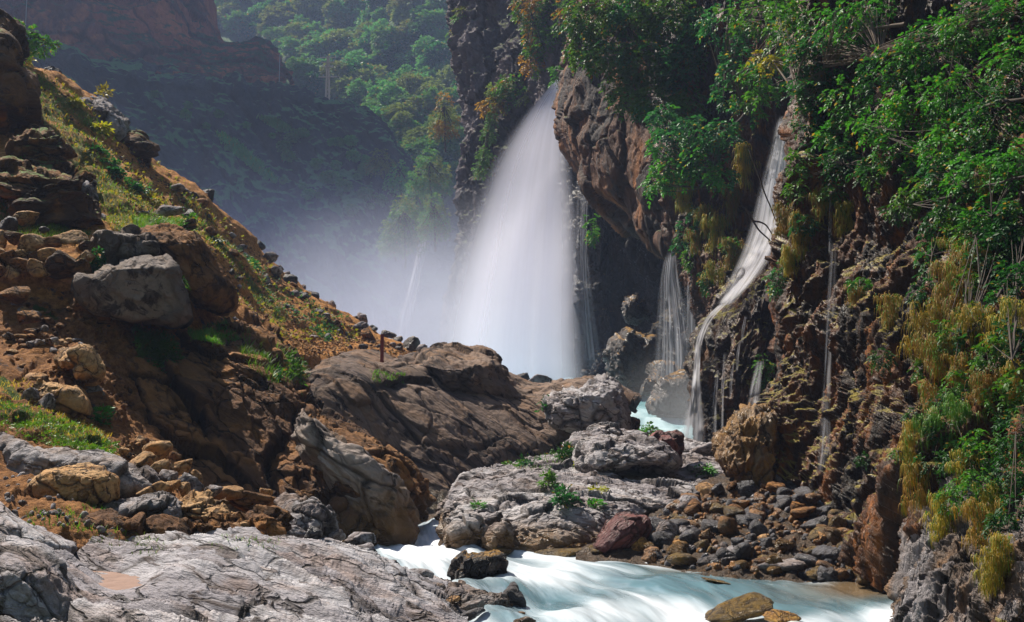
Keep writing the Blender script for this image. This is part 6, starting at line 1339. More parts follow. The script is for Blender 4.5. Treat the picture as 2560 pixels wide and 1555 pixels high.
# the wood on top of the near cliffs
crown_tree('tree', 'bright green tree leaning over the ochre overhang beside the great waterfall',
    [(1480, 40, 49, 70, 60), (1580, 30, 48, 80, 60), (1680, 40, 47, 80, 60), (1460, 130, 49, 46, 40), (1530, 140, 48, 60, 50), (1620, 150, 47, 70, 60), (1700, 170, 46, 60, 60), (1560, 210, 47.5, 50, 36), (1640, 250, 46.5, 60, 44), (1570, 250, 47, 40, 30), (1720, 270, 45.5, 46, 46), (1760, 90, 46, 60, 70)],
    [[(1900, 60, 46), (1800, 70, 46), (1690, 110, 47), (1580, 130, 48)], [(1800, 70, 46), (1700, 40, 47), (1560, 60, 48)], [(1760, 90, 46), (1700, 180, 46.5), (1650, 240, 47)]], 9.5, m_leaf, density=1.0, mat2=m_leaf2, twigs=60)
crown_tree('tree', 'bushy green tree with russet shoots at the lip of the great waterfall',
    [(1325, 20, 80, 46, 50), (1370, 40, 80, 50, 60), (1340, 90, 79, 36, 40), (1370, 110, 78, 36, 40), (1330, 150, 78, 28, 34), (1420, 50, 77, 36, 60)],
    [[(1380, 190, 77), (1360, 120, 78), (1330, 40, 79)], [(1380, 150, 77.5), (1400, 60, 77)]], 7, m_leaf, density=0.8, mat2=m_leaf4, twigs=24, trunk_r=3)
crown_tree('bush', 'small yellow green bush growing out of the grey cliff above the waterfall', [(1290, 210, 83, 44, 30), (1260, 250, 84, 46, 26), (1320, 240, 82, 30, 24)], [[(1340, 260, 82), (1300, 230, 83)]], 6.5, m_far_leaf2, 'bush', 0.8, mat2=m_leaf, twigs=10, trunk_r=2)
crown_tree('bush', 'ochre bush on the grey cliff halfway down beside the waterfall', [(1230, 265, 84, 34, 22), (1250, 225, 84, 30, 22)], [[(1280, 280, 84), (1240, 250, 84)]], 6, m_leaf4, 'bush', 0.7, mat2=m_far_leaf2, twigs=8, trunk_r=2)
crown_tree('bush', 'dark bush on a ledge at the upper corner of the grey cliff', [(1145, 90, 93, 26, 22), (1165, 40, 92, 30, 26), (1160, 130, 93, 22, 18)], [[(1190, 110, 92), (1150, 80, 93)]], 6, m_far_leaf2, 'bush', 0.8, mat2=m_far_leaf, twigs=8, trunk_r=2)
crown_tree('bush', 'green creeper hanging down the grey cliff beside the waterfall', [(1215, 390, 82, 20, 24), (1205, 420, 82, 22, 18), (1222, 330, 83, 14, 30), (1228, 300, 83, 12, 26)], [[(1240, 290, 84), (1220, 340, 83), (1205, 410, 82)]], 5.5, m_far_leaf, 'bush', 0.8, twigs=8, trunk_r=2)
crown_tree('bush', 'sprig of bright leaves hanging over the lip of the great waterfall', [(1392, 172, 71, 14, 9), (1388, 200, 71, 10, 8)], [[(1420, 180, 66), (1400, 176, 70)]], 6, m_leaf, 'bush', 1.2, twigs=4, trunk_r=1.5)
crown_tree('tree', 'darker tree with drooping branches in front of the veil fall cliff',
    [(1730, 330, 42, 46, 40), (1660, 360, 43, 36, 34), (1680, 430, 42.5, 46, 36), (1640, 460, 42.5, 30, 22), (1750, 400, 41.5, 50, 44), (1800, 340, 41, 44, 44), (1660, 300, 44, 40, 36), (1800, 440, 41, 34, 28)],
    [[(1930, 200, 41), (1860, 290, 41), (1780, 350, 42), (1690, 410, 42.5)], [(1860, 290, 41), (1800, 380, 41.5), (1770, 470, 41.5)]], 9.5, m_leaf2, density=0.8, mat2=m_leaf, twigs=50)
crown_tree('tree', 'dim tree with yellow twigs above the second waterfall',
    [(1820, 60, 40, 70, 60), (1900, 40, 38, 70, 50), (1850, 160, 39, 60, 50), (1920, 170, 37, 50, 44), (1830, 230, 39.5, 50, 36), (1880, 260, 38.5, 46, 30), (1980, 90, 35, 60, 60)],
    [[(2060, 30, 34), (1960, 90, 36), (1880, 150, 38), (1810, 220, 40)], [(1960, 90, 36), (1900, 60, 38), (1820, 40, 40)], [(1960, 140, 36), (1900, 220, 38), (1850, 250, 39)]], 10, m_leaf2, density=0.55, mat2=m_leaf, twigs=90, twigmat=m_twig)
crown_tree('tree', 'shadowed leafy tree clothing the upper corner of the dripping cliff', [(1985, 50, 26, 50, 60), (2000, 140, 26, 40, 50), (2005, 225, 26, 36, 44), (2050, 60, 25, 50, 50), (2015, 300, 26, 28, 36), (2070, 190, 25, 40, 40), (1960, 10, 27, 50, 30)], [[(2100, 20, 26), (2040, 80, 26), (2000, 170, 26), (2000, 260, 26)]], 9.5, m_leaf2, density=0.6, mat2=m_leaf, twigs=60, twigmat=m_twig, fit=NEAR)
crown_tree('bush', 'sprays of yellow leaves in the shade above the second waterfall', [(1930, 155, 35, 34, 14), (1905, 140, 35.5, 24, 10), (2020, 180, 33, 22, 9), (2010, 260, 32, 24, 10), (1985, 60, 34, 40, 14)], [[(2040, 120, 33), (1980, 130, 34), (1930, 150, 35)]], 9, m_leaf3, 'bush', 0.8, twigs=14, trunk_r=2, twigmat=m_twig)
crown_tree('bush', 'bright feathery branch hanging before the second waterfall', [(1890, 195, 36, 34, 14), (1910, 235, 36, 36, 14), (1870, 180, 36, 26, 10)], [[(1960, 200, 35), (1920, 215, 36), (1880, 220, 36)]], 10, m_leaf, 'bush', 1.0, twigs=8, trunk_r=2)
crown_tree('tree', 'big bright tree spreading over the middle of the dripping cliff',
    [(2130, 240, 24, 70, 50), (2230, 170, 23, 90, 70), (2340, 120, 22, 90, 80), (2200, 300, 23, 70, 44), (2300, 260, 22, 90, 60), (2400, 230, 21, 90, 70), (2100, 320, 24, 50, 40), (2080, 350, 24, 40, 28), (2250, 370, 22, 70, 40), (2380, 360, 20.5, 90, 60), (2480, 300, 19.5, 80, 80), (2440, 60, 21, 90, 70), (2540, 160, 19, 70, 80)],
    [[(2620, 230, 20), (2520, 250, 20), (2400, 280, 21), (2260, 290, 22.5), (2140, 310, 23.5)], [(2520, 250, 20), (2450, 160, 21), (2340, 120, 22)], [(2520, 260, 20), (2440, 360, 20), (2350, 400, 20.5)]], 10, m_leaf, density=0.55, mat2=m_leaf2, twigs=90, fit=NEAR)
crown_tree('bush', 'leafy spray hanging in front of the cliff under the big bright tree', [(2120, 390, 23, 60, 34), (2180, 430, 22.5, 60, 30), (2090, 420, 23.3, 30, 30), (2000, 400, 26, 26, 40), (1990, 450, 26.4, 22, 40)], [[(2240, 330, 22.5), (2180, 390, 22.6), (2110, 410, 23)]], 10.5, m_leaf2, 'bush', 0.7, mat2=m_leaf, twigs=16, trunk_r=2.5, fit=NEAR)
crown_tree('bush', 'fan of pale leaves jutting from the shaded middle of the cliff', [(2270, 500, 20, 50, 26), (2330, 470, 19.5, 60, 30), (2240, 525, 20.2, 30, 16), (2400, 520, 18.5, 60, 40)], [[(2470, 460, 18.5), (2380, 490, 19.3), (2280, 510, 20)]], 11, m_leaf, 'bush', 0.7, mat2=m_leaf2, twigs=16, trunk_r=2.5, fit=NEAR)
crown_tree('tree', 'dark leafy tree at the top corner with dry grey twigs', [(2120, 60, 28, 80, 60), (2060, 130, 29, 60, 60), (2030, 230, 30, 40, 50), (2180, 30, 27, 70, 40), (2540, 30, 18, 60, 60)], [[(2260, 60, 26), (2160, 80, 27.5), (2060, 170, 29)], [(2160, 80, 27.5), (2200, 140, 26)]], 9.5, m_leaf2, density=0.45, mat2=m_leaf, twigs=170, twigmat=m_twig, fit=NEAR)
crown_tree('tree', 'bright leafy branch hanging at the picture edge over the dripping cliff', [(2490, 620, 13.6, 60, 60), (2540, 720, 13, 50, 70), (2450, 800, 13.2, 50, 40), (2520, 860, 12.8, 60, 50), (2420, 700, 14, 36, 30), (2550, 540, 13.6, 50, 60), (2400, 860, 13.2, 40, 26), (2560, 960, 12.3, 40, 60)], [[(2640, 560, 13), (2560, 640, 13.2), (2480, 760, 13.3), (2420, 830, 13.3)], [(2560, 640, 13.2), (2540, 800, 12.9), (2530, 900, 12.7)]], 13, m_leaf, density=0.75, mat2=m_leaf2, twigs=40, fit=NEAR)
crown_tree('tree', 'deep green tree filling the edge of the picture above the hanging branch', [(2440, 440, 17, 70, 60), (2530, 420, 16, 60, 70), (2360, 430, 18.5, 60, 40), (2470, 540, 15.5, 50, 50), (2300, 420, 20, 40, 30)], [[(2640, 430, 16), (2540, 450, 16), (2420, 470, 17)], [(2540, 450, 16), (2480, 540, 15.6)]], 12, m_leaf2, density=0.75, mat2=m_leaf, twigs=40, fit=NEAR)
# ferns and bushes at the foot of the near cliff
for lb, cl, mt in [('blue green ferns hanging on the lower cliff between golden grasses', [(2370, 1010, 13.3, 44, 40), (2350, 1080, 13.3, 40, 40), (2400, 1140, 12.7, 44, 40), (2330, 1150, 13.4, 36, 30)], m_leaf2),
                   ('fresh green ferns low on the cliff above the flowstone', [(2460, 1120, 12.2, 50, 50), (2440, 1210, 12.2, 50, 40), (2390, 1240, 12.6, 36, 36)], m_leaf),
                   ('dark ferns at the picture edge above the grey flowstone', [(2540, 1080, 11.6, 40, 60), (2530, 1180, 11.6, 44, 50), (2540, 1270, 11.3, 40, 44), (2500, 1310, 11.5, 30, 36)], m_leaf2),
                   ('bright green ferns draped over the middle of the cliff edge between golden curtains', [(2440, 590, 15, 44, 50), (2400, 560, 15, 36, 40), (2470, 900, 14, 40, 50), (2500, 1010, 13, 36, 50), (2400, 960, 14, 40, 36), (2360, 840, 15, 26, 40)], m_leaf),
                   ('green fern clump beside the upper golden grass', [(2330, 640, 16, 30, 60), (2310, 720, 16.6, 26, 40), (2350, 560, 16.6, 40, 40)], m_leaf2)]:
    crown_tree('fern', lb, cl, [[(cl[0][0] + 50, cl[0][1] - 20, cl[0][2] + 0.4), cl[0][:3]]], 9.5, mt, 'fern', 0.5, 0.6, twigs=6, trunk_r=1.5, k=9, wid=0.45, fit=NEAR)
for i, (x, y, Y, w, h, lb) in enumerate([(2150, 710, 23, 24, 18, 'small fern on the middle of the dripping cliff above a grass tuft'), (2205, 895, 20.8, 22, 26, 'small green fern in a black hollow of the dripping cliff'), (2300, 920, 16.8, 22, 22, 'small fern under the golden grass of the dripping cliff'), (2165, 1145, 19.8, 18, 12, 'pale green fern low on the dripping cliff'), (2245, 1130, 17.6, 16, 14, 'tiny fern low on the dripping cliff near the grass edge'),
        (1945, 700, 27.8, 18, 40, 'ivy running down the edge of the dripping cliff beside a leaning pole'), (1910, 920, 27.4, 14, 36, 'ivy at the edge of the golden tufa above the golden rock'), (2010, 560, 26.6, 26, 26, 'dark ivy on the mossy corner of the dripping cliff'), (1830, 610, 41.5, 24, 20, 'bright feathery fern on the rock curtain'), (1700, 590, 45, 12, 40, 'hanging green ivy on the rock curtain beside the veil fall'),
        (1725, 640, 44.6, 10, 40, 'ivy strand on the rock curtain just above its tip'), (1770, 700, 43, 22, 20, 'moss fern cushion on the shoulder of the mossy cone'), (1480, 570, 55, 10, 40, 'ivy strand on the cave wall beside the great waterfall'), (1740, 540, 44.5, 16, 24, 'ferny tuft in the shade of the rock curtain'), (2080, 480, 25.5, 24, 20, 'fern under the leafy spray of the dripping cliff'), (2280, 1040, 16.8, 14, 16, 'tiny blue green fern on the bare lower cliff')]):
    crown_tree('fern', lb, [(x, y, Y - 0.4, w, h)], [[(x + 8, y - 6, Y + 0.3), (x, y, Y - 0.3)]], 7.5, m_leaf2 if i % 2 else m_leaf, 'fern', 1.0, 0.5, twigs=4, trunk_r=1, k=7, fit=MIDDLE)
# bent bare twigs before the second waterfall
for lb, br in [('long bare branch bending down across the second waterfall', [[(1875, 375, 33), (1890, 420, 33), (1910, 480, 33), (1935, 540, 33), (1953, 575, 33)]]),
               ('forked bare twig crossing the foot of the second waterfall', [[(1865, 520, 33), (1895, 570, 33), (1925, 600, 33), (1945, 625, 33)], [(1882, 552, 33), (1915, 562, 33), (1938, 600, 33)]])]:
    t = empty('branch', P(*br[0][0])); tag(t, lb, 'branch')
    v, f = merge([branch(b, 0.034, 0.012, 20, 6, 0.03) for b in br]); part('twig', v, f, m_bark, t)
t = branch([(1972, 640, 27), (1966, 700, 27), (1956, 760, 27), (1940, 820, 27)], 0.035, 0.03, 12)
tag(mesh_obj('pole', t[0], t[1], m_dark), 'thin dark pole leaning on the edge of the dripping cliff', 'pole')

# hanging grass, tuft by tuft
def hang(px, py, Y, w, h, label, n=900, mat=None, name='hanging_grass', group=None):
    top = py - h * 0.5
    Y = min(front(px, top + h * 0.15, 14, MIDDLE + [s_drape]), front(px, py, 14, MIDDLE + [s_drape]) + 0.15) - 0.05
    sc = Y / F
    root = empty(name, P(px, top, Y)); tag(root, label, 'grass tuft', group)
    n = n // 2; m = 34
    kx, ky = RNG.normal(0, w * 0.42, m), np.sort(RNG.uniform(0, 0.72, m) ** 1.1) * h
    g = RNG.integers(0, m, n)
    c = P(px + kx[g] * (1 - 0.5 * ky[g] / h) + RNG.normal(0, w * 0.10, n), top + ky[g] + RNG.normal(0, 4, n), Y - RNG.uniform(0, 0.25, n))
    L = h * sc * RNG.uniform(0.08, 0.34, n)
    out = unit(np.stack([RNG.normal(-0.25, 0.6, n), RNG.normal(-0.8, 0.4, n), np.zeros(n)], 1))
    side = unit(np.cross(out, [0, 0, 1.0]) + RNG.normal(0, 0.3, (n, 3))); wd = 1.7 * sc
    rise = RNG.uniform(-0.1, 0.5, (n, 1))
    vs = []
    for j in range(5):
        t = j / 4
        p = c + out * (L * (0.5 * t - 0.18 * t * t))[:, None] + np.array([0, 0, 1.0]) * (L[:, None] * (rise * t - (0.75 + rise) * t * t))
        k = wd * (1 - t) ** 0.6 / 2 + 0.0004
        vs += [p - side * k, p + side * k]
    v = np.stack(vs, 1); i = np.arange(n)[:, None] * 10
    f = np.concatenate([i + np.array([[2 * j, 2 * j + 1, 2 * j + 3, 2 * j + 2]]) for j in range(4)], 1).reshape(-1, 4)
    h2 = len(f) // 4
    part('blades', v.reshape(-1, 3), f[h2:], mat or m_drygrass, root); part('blades', v.reshape(-1, 3), f[:h2], m_grass, root)
for x, y, Y, w, h, lb in [(2370, 760, 15.6, 44, 180, 'tallest golden grass tuft hanging on the dripping cliff'), (2350, 900, 15.6, 40, 110, 'golden grass tuft just below the tallest one'), (2385, 650, 16, 40, 90, 'brownish grass tuft above the tallest golden one'),
        (2455, 990, 12.9, 36, 110, 'golden grass tuft between two ferns of the lower cliff'), (2540, 970, 12.2, 30, 120, 'golden grass tuft at the picture edge'), (2330, 1090, 14, 36, 90, 'green golden grass over the lip of the lower cliff'), (2290, 1230, 14.2, 30, 120, 'brown grass beard on the corner above the flowstone'),
        (2450, 1330, 11.9, 34, 140, 'long golden grass beard over the flowstone'), (2500, 1400, 11.2, 26, 110, 'short golden grass beard at the edge of the flowstone'), (2410, 1180, 12.8, 36, 90, 'golden grass among the ferns of the lower cliff'), (2230, 790, 20.6, 28, 90, 'faded grass tuft in the middle of the dripping cliff'),
        (2140, 745, 23, 24, 50, 'small upright grass tuft on the dripping cliff beneath the leaves'), (2330, 1000, 14.8, 30, 80, 'pale grass tuft at the edge of the ferns'), (2470, 480, 16.2, 30, 110, 'brown grass tuft in the shade of the upper trees'), (2480, 1260, 11.9, 30, 90, 'golden grass between the fern clumps above the flowstone'), (2400, 930, 14, 30, 80, 'olive grass tuft beside the hanging branch'),
        (2430, 720, 15, 50, 200, 'broad golden grass curtain beside the hanging branch'), (2310, 850, 16, 40, 160, 'golden grass curtain at the inner edge of the ferns'), (2420, 850, 14, 46, 150, 'golden grass curtain below the hanging branch'), (2380, 1060, 13, 44, 130, 'golden green grass curtain between the two fern masses'), (2530, 850, 12, 50, 170, 'golden grass curtain at the picture edge under the branch'), (2280, 1130, 15, 30, 130, 'ochre grass curtain on the bare lower cliff'), (2350, 1310, 13, 30, 130, 'ochre grass curtain falling over the flowstone'), (2475, 1440, 11, 30, 120, 'lowest ochre grass curtain on the flowstone'),
        (1715, 500, 44.4, 30, 90, 'upper golden moss beard on the rock curtain'), (1790, 600, 43, 30, 110, 'golden moss beard under the dim twigs of the rock curtain'), (1840, 640, 42, 30, 70, 'ochre moss beard beside the foot of the second waterfall'), (1800, 690, 42, 40, 60, 'ochre moss cushion on the mossy cone'), (1860, 430, 42.6, 24, 120, 'long mossy beard in the shade beside the second waterfall'), (2000, 600, 25, 24, 120, 'amber moss beard on the dripping cliff near the leaning pole'), (2060, 520, 25, 26, 90, 'amber moss beard under the leafy spray'), (2110, 560, 25, 24, 90, 'rusty moss beard in the shade of the dripping cliff'),
        (1960, 560, 28, 26, 90, 'golden moss beard on the corner of the dripping cliff'), (1972, 660, 27.6, 20, 80, 'lower golden moss beard on the corner of the dripping cliff'), (1765, 560, 44.4, 30, 80, 'golden moss beard hanging on the rock curtain'), (1740, 610, 44.4, 22, 60, 'second golden moss beard on the rock curtain'), (1835, 520, 42.6, 26, 90, 'mossy beard beside the second waterfall')]:
    hang(x, y, Y - 0.25, w * 1.5, h * 1.2, lb, 1800, m_drygrass if 'green' not in lb else m_grass)

# trees along the foot of the valley, one by one
def valley_tree(px, py, w, h, Y, mat, label, mat2=None, leafpx=4.6, trunk=True, cat='tree', name='tree', dens=0.8):
    cl = [(px + w * a, py + h * b, Y + c, w * r, h * r2) for a, b, c, r, r2 in ((-0.2, 0.1, 0, .28, .24), (0.18, 0.05, 1, .3, .26), (0, -0.25, 0.5, .26, .24), (-0.05, 0.3, -0.5, .3, .2), (0.28, 0.28, 0, .22, .2), (-0.34, 0.32, 0, .18, .16))]
    crown_tree(name, label, cl, [[(px + 4, py + h * 0.75, Y), (px + 2, py + h * 0.3, Y), (px, py - h * 0.2, Y)]], leafpx, mat, cat, dens, 0.4, mat2, twigs=14, trunk_r=3, k=5, wid=0.5)
valley_tree(1010, 560, 120, 150, 112, m_leaf, 'tall bright green tree above the slim far waterfall, its thin trunk showing', m_far_leaf2)
valley_tree(1075, 430, 110, 120, 116, m_far_leaf, 'bushy tree against the foot of the grey cliff', m_far_leaf2)
valley_tree(1110, 290, 70, 120, 118, m_far_leaf2, 'olive and orange tree beside the edge of the grey cliff', m_leaf4)
valley_tree(1040, 500, 80, 90, 122, m_leaf, 'fresh green tree between the grey cliff and the shaded mountain')
valley_tree(1085, 540, 80, 120, 108, m_far_leaf, 'dark bushy tree hanging at the base of the grey cliff', m_far_leaf2)
valley_tree(985, 610, 70, 60, 116, m_far_leaf, 'pale misty tree beside the slim far waterfall')
valley_tree(1000, 440, 70, 80, 135, m_far_leaf, 'tree at the shoulder of the shaded mountain')
valley_tree(950, 400, 70, 60, 160, m_far_leaf2, 'olive tree at the end of the shaded mountain slope')
crown_tree('bush', 'bright green bush on the skyline at the top of the orange slope', [(60, 90, 42, 36, 26), (95, 110, 42, 36, 22), (130, 108, 42, 24, 9), (40, 65, 42, 20, 16), (80, 130, 42, 40, 14)], [[(50, 150, 43), (60, 110, 42), (80, 80, 42)], [(60, 110, 42), (120, 106, 42)]], 6.5, m_leaf, 'bush', 0.6, 0.3, twigs=16, trunk_r=2)

# trees of the far hillside: a few grown once, then planted one by one
def proto_tree(name, mat, seed, h=1.0, pine=False):
    r = np.random.default_rng(seed)
    root = empty(name, (0, 0, 0))
    n = 420
    q = crown_points(n, shell=0.45, seed=seed, rng=r)
    if seed % 3 == 0: q = q * np.array([1, 1, 1.25])
    lob = 1 + 0.35 * fbm(unit(q) * 1.6 + seed, 2, seed)[:, None]
    c = q * lob * np.array([0.42, 0.42, 0.36]) + np.array([0, 0, 0.62])
    v, f = sprays(c, unit(q) + r.normal(0, 0.5, (n, 3)), np.full(n, 0.15), 5, 0.62, 0.7, rng=r, droop=0.25)
    mesh_obj('crown', v, f, mat, root)
    tv, tf = merge([tube(cr([(0, 0, -0.15), (0.02, 0, 0.3), (0.0, 0.02, 0.7)], 8), np.linspace(0.03, 0.012, 8), 5), tube(cr([(0.01, 0, 0.3), (0.12, 0.05, 0.5), (0.2, 0.1, 0.7)], 6), np.linspace(0.015, 0.006, 6), 4), tube(cr([(0.01, 0, 0.35), (-0.1, -0.05, 0.5), (-0.22, 0, 0.62)], 6), np.linspace(0.015, 0.006, 6), 4)])
    mesh_obj('trunk', tv, tf, m_bark, root)
    return root
kinds = [('green', m_far_leaf, 'green broadleaf tree on the far wooded hillside'), ('olive', m_far_leaf2, 'olive tinted tree on the far wooded hillside'), ('deep', m_leaf2, 'deep green tree on the far wooded hillside'), ('green', m_far_leaf, 'green broadleaf tree on the far wooded hillside')]
protos = [proto_tree('tree', kinds[i % 4][1], 500 + i) for i in range(8)]
used = [False] * 8
HILLPOLY = [(480, -5), (760, -5), (1000, 0), (1150, 0), (1160, 300), (1120, 500), (1000, 430), (930, 330), (840, 270), (740, 200), (700, 150), (640, 100), (520, 70)]
pts, nr = pick(s_hill, 2600, HILLPOLY)
hx, hy = pix(pts)
gap = fbm(np.stack([hx / 90, hy / 70, hx * 0], 1), 3, 77)
w_ok = (gap > -0.12 - 0.25 * (hy > 120)) & ~((hx < 700) & (hy < 100) & (gap < 0.05))
pts = pts[w_ok]; hx, hy = hx[w_ok], hy[w_ok]
taken = []
for p_, x, y in zip(pts, hx, hy):
    if len(taken) >= 285: break
    if any(abs(x - a) < 17 and abs(y - b) < 13 for a, b in taken): continue
    taken.append((x, y))
    k = random.randrange(8)
    src = protos[k]
    if not used[k]:
        t = src; used[k] = True
    else:
        t = src.copy(); C.objects.link(t)
        for ch in list(src.children):
            c_ = ch.copy(); C.objects.link(c_); c_.parent = t
    s_ = random.uniform(44, 78) * p_[1] / F
    t.location = p_ + np.array([0, 0, -0.03 * s_]); t.scale = (s_ * random.uniform(0.85, 1.2), s_, s_ * random.uniform(0.75, 1.05)); t.rotation_euler = (0, 0, random.uniform(0, 6.28))
    tag(t, kinds[k % 4][2], 'tree', 'trees of the far hillside, ' + kinds[k % 4][0])
for k in range(8):
    if not used[k]:
        for ch in list(protos[k].children): bpy.data.objects.remove(ch)
        bpy.data.objects.remove(protos[k])
# thin scrub on the shaded mountain, one bush at a time
bproto = None
pts, nr = pick(s_scree, 38, [(330, 230), (460, 250), (560, 300), (700, 310), (880, 330), (990, 500), (900, 560), (680, 470), (560, 400), (420, 300)])
for p_ in pts:
    if bproto is None:
        bproto = proto_tree('bush', m_far_leaf, 611); t = bproto
    else:
        t = bproto.copy(); C.objects.link(t)
        for ch in list(bproto.children):
            c_ = ch.copy(); C.objects.link(c_); c_.parent = t
    s_ = random.uniform(16, 40) * p_[1] / F
    t.location = p_; t.scale = (s_ * 1.1, s_ * 1.1, s_ * 0.95); t.rotation_euler = (0, 0, random.uniform(0, 6.28))
    tag(t, 'low scrub bush on the shaded mountain slope', 'bush', 'scrub on the shaded mountain')
grass('grass', s_scree, 2600, [(535, 325), (590, 350), (690, 445), (690, 460), (640, 430), (560, 365)], 10, m_far_leaf, 'streak of pale grass down the shaded mountain slope', wpx=3)
grass('grass', s_scree, 1500, [(640, 290), (690, 296), (735, 325), (700, 330), (660, 305)], 8, m_far_leaf, 'patch of thin grass below the mountain road', wpx=3)

# ------------------------------------------------------------------ post, poles
b = P(955, 899, front(955, 890, 12, [s_slope, s_ledge]) - 0.3)
post = empty('post', b); tag(post, 'rusty red square metal post standing at the end of the path', 'post')
h = 61 * b[1] / F; w = 8 * b[1] / F
def box(c, sx, sy, sz, bev=0.06):
    bm = bmesh.new(); bmesh.ops.create_cube(bm, size=1)
    bmesh.ops.scale(bm, vec=(sx, sy, sz), verts=bm.verts)
    bmesh.ops.bevel(bm, geom=bm.edges[:], offset=min(sx, sy, sz) * bev, segments=2, affect='EDGES')
    v = np.array([x.co[:] for x in bm.verts]) + np.array(c); f = [[y.index for y in x.verts] for x in bm.faces]; bm.free()
    return v, f
v, f = box(b + [0, 0, h / 2 - 0.1], w, w, h + 0.2); part('shaft', v, f, m_rust, post, smooth=False)
v, f = box(b + [0, 0, h + 0.012], w * 1.15, w * 1.15, 0.03); part('cap', v, f, m_rust, post, smooth=False)

b = P(818, 279, 196); up = 146 * 196 / F
pole = empty('utility_pole', b); tag(pole, 'tall lattice utility pole with crossarms standing at the road end of the shaded mountain', 'utility pole')
for s_ in (-1, 1):
    v, f = tube([b + [s_ * 0.36, 0, -1], b + [s_ * 0.12, 0, up]], [0.22, 0.16], 6); part('leg', v, f, m_wood, pole)
items = []
for i in range(14):
    z0, z1 = up * i / 14, up * (i + 1) / 14; a0, a1 = 0.36 - 0.24 * i / 14, 0.36 - 0.24 * (i + 1) / 14; s_ = 1 if i % 2 else -1
    items.append(tube([b + [-s_ * a0, 0, z0], b + [s_ * a1, 0, z1]], [0.09, 0.09], 4))
v, f = merge(items); part('lattice', v, f, m_wood, pole)
for z, L_ in ((0.62, 1.7), (0.80, 1.0), (0.88, 1.2), (0.97, 1.5)):
    v, f = box(b + [0, -0.2, up * z], L_ * 2, 0.16, 0.16); ca = part('crossarm', v, f, m_wood, pole, smooth=False)
    for k in (-0.9, -0.45, 0.45, 0.9):
        v, f = tube([b + [L_ * k, -0.2, up * z], b + [L_ * k, -0.2, up * z + 0.2], b + [L_ * k, -0.2, up * z + 0.45]], [0.05, 0.10, 0.05], 6)
        mesh_obj('insulator', v - np.array(b), f, m_steel, ca)
b = P(697, 250, 198); up = 122 * 198 / F
lamp = empty('street_lamp', b); tag(lamp, 'thin street lamp with a curved arm beside the red cliff cut', 'street lamp')
v, f = tube([b, b + [0, 0, up]], [0.09, 0.06], 6); part('pole', v, f, m_steel, lamp)
v, f = tube(cr([b + [0, 0, up - 0.1], b + [0.5, 0, up + 0.6], b + [1.7, 0, up + 0.9]], 10), np.full(10, 0.05), 6); part('arm', v, f, m_steel, lamp)
v, f = box(b + [1.95, 0, up + 0.87], 0.8, 0.3, 0.16); part('lamp_head', v, f, m_steel, lamp, smooth=False)
b = P(64, 62, 120); up = 90 * 120 / F
lamp2 = empty('street_lamp', b); tag(lamp2, 'faint thin lamp pole in the dark above the bright bush on the skyline', 'street lamp')
v, f = tube([b - [0, 0, 1], b + [0, 0, up]], [0.05, 0.04], 6); part('pole', v, f, m_steel, lamp2)
v, f = tube(cr([b + [0, 0, up - 0.1], b + [-0.3, 0, up + 0.3], b + [-1.0, 0, up + 0.4]], 8), np.full(8, 0.035), 6); part('arm', v, f, m_steel, lamp2)

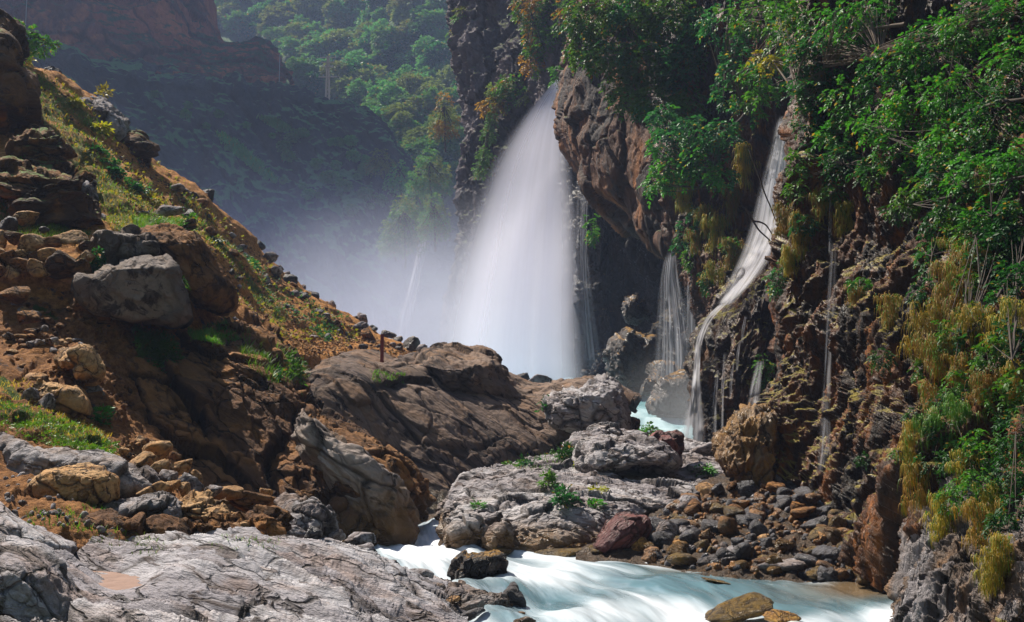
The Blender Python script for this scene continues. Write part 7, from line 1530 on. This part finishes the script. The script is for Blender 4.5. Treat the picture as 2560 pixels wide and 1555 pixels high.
# ------------------------------------------------------------------ air, light, camera
HAZE = 0.00055
v, f = box((0, 300, 190), 2000, 1000, 1000, 0.0001)
lo = np.array([-950.0, -75.0, -3.0]); hi = np.array([950.0, 960.0, 420.0])
vv = np.array([[x, y, z] for x in (lo[0], hi[0]) for y in (lo[1], hi[1]) for z in (lo[2], hi[2])])
ff = [[0, 1, 3, 2], [4, 6, 7, 5], [0, 4, 5, 1], [2, 3, 7, 6], [0, 2, 6, 4], [1, 5, 7, 3]]
tag(mesh_obj('haze', vv, ff, volume_mat('haze', (0.50, 0.64, 1.0), HAZE, 0.1), smooth=False), 'blue haze filling the valley', None, None, 'stuff')

SUN = np.array([-0.45, 0.43, 0.785]); SUN /= np.linalg.norm(SUN)
el = math.asin(SUN[2]); az = math.atan2(SUN[0], SUN[1])
sl = bpy.data.lights.new('sun', 'SUN'); sl.energy = 5.0; sl.angle = math.radians(0.5); sl.color = (1.0, 0.92, 0.80)
so = bpy.data.objects.new('sun', sl); C.objects.link(so)
so.rotation_euler = Vector(SUN.tolist()).to_track_quat('Z', 'Y').to_euler()
wd = bpy.data.worlds.new('World'); bpy.context.scene.world = wd; wd.use_nodes = True
nt = wd.node_tree; nt.nodes.clear()
sky = nt.nodes.new('ShaderNodeTexSky'); sky.sky_type = 'NISHITA'; sky.sun_disc = False; sky.sun_elevation = el; sky.sun_rotation = az
bg = nt.nodes.new('ShaderNodeBackground'); bg.inputs[1].default_value = 0.05
wo = nt.nodes.new('ShaderNodeOutputWorld')
nt.links.new(sky.outputs[0], bg.inputs[0]); nt.links.new(bg.outputs[0], wo.inputs[0])

cam = bpy.data.cameras.new('camera'); co = bpy.data.objects.new('camera', cam); C.objects.link(co)
cam.sensor_width = 36; cam.lens = 36 * F / 2560; cam.clip_start = 0.1; cam.clip_end = 3000
co.location = (0, 0, CAMZ); co.rotation_euler = (math.pi / 2 + PITCH, 0, 0)
sc = bpy.context.scene; sc.camera = co
sc.render.resolution_x, sc.render.resolution_y = 1024, 622
sc.render.engine = 'CYCLES'
cy = sc.cycles
cy.max_bounces = 6; cy.diffuse_bounces = 2; cy.glossy_bounces = 2; cy.transmission_bounces = 4; cy.transparent_max_bounces = 16; cy.volume_bounces = 1
cy.volume_step_rate = 2.0; cy.volume_max_steps = 128
cy.use_denoising = True; cy.denoiser = 'OPENIMAGEDENOISE'
cy.caustics_reflective = False; cy.caustics_refractive = False
cy.sample_clamp_indirect = 6
sc.view_settings.view_transform = 'Standard'; sc.view_settings.look = 'None'; sc.view_settings.exposure = 1.1; sc.view_settings.gamma = 1.0; sc.view_settings.use_curve_mapping = False
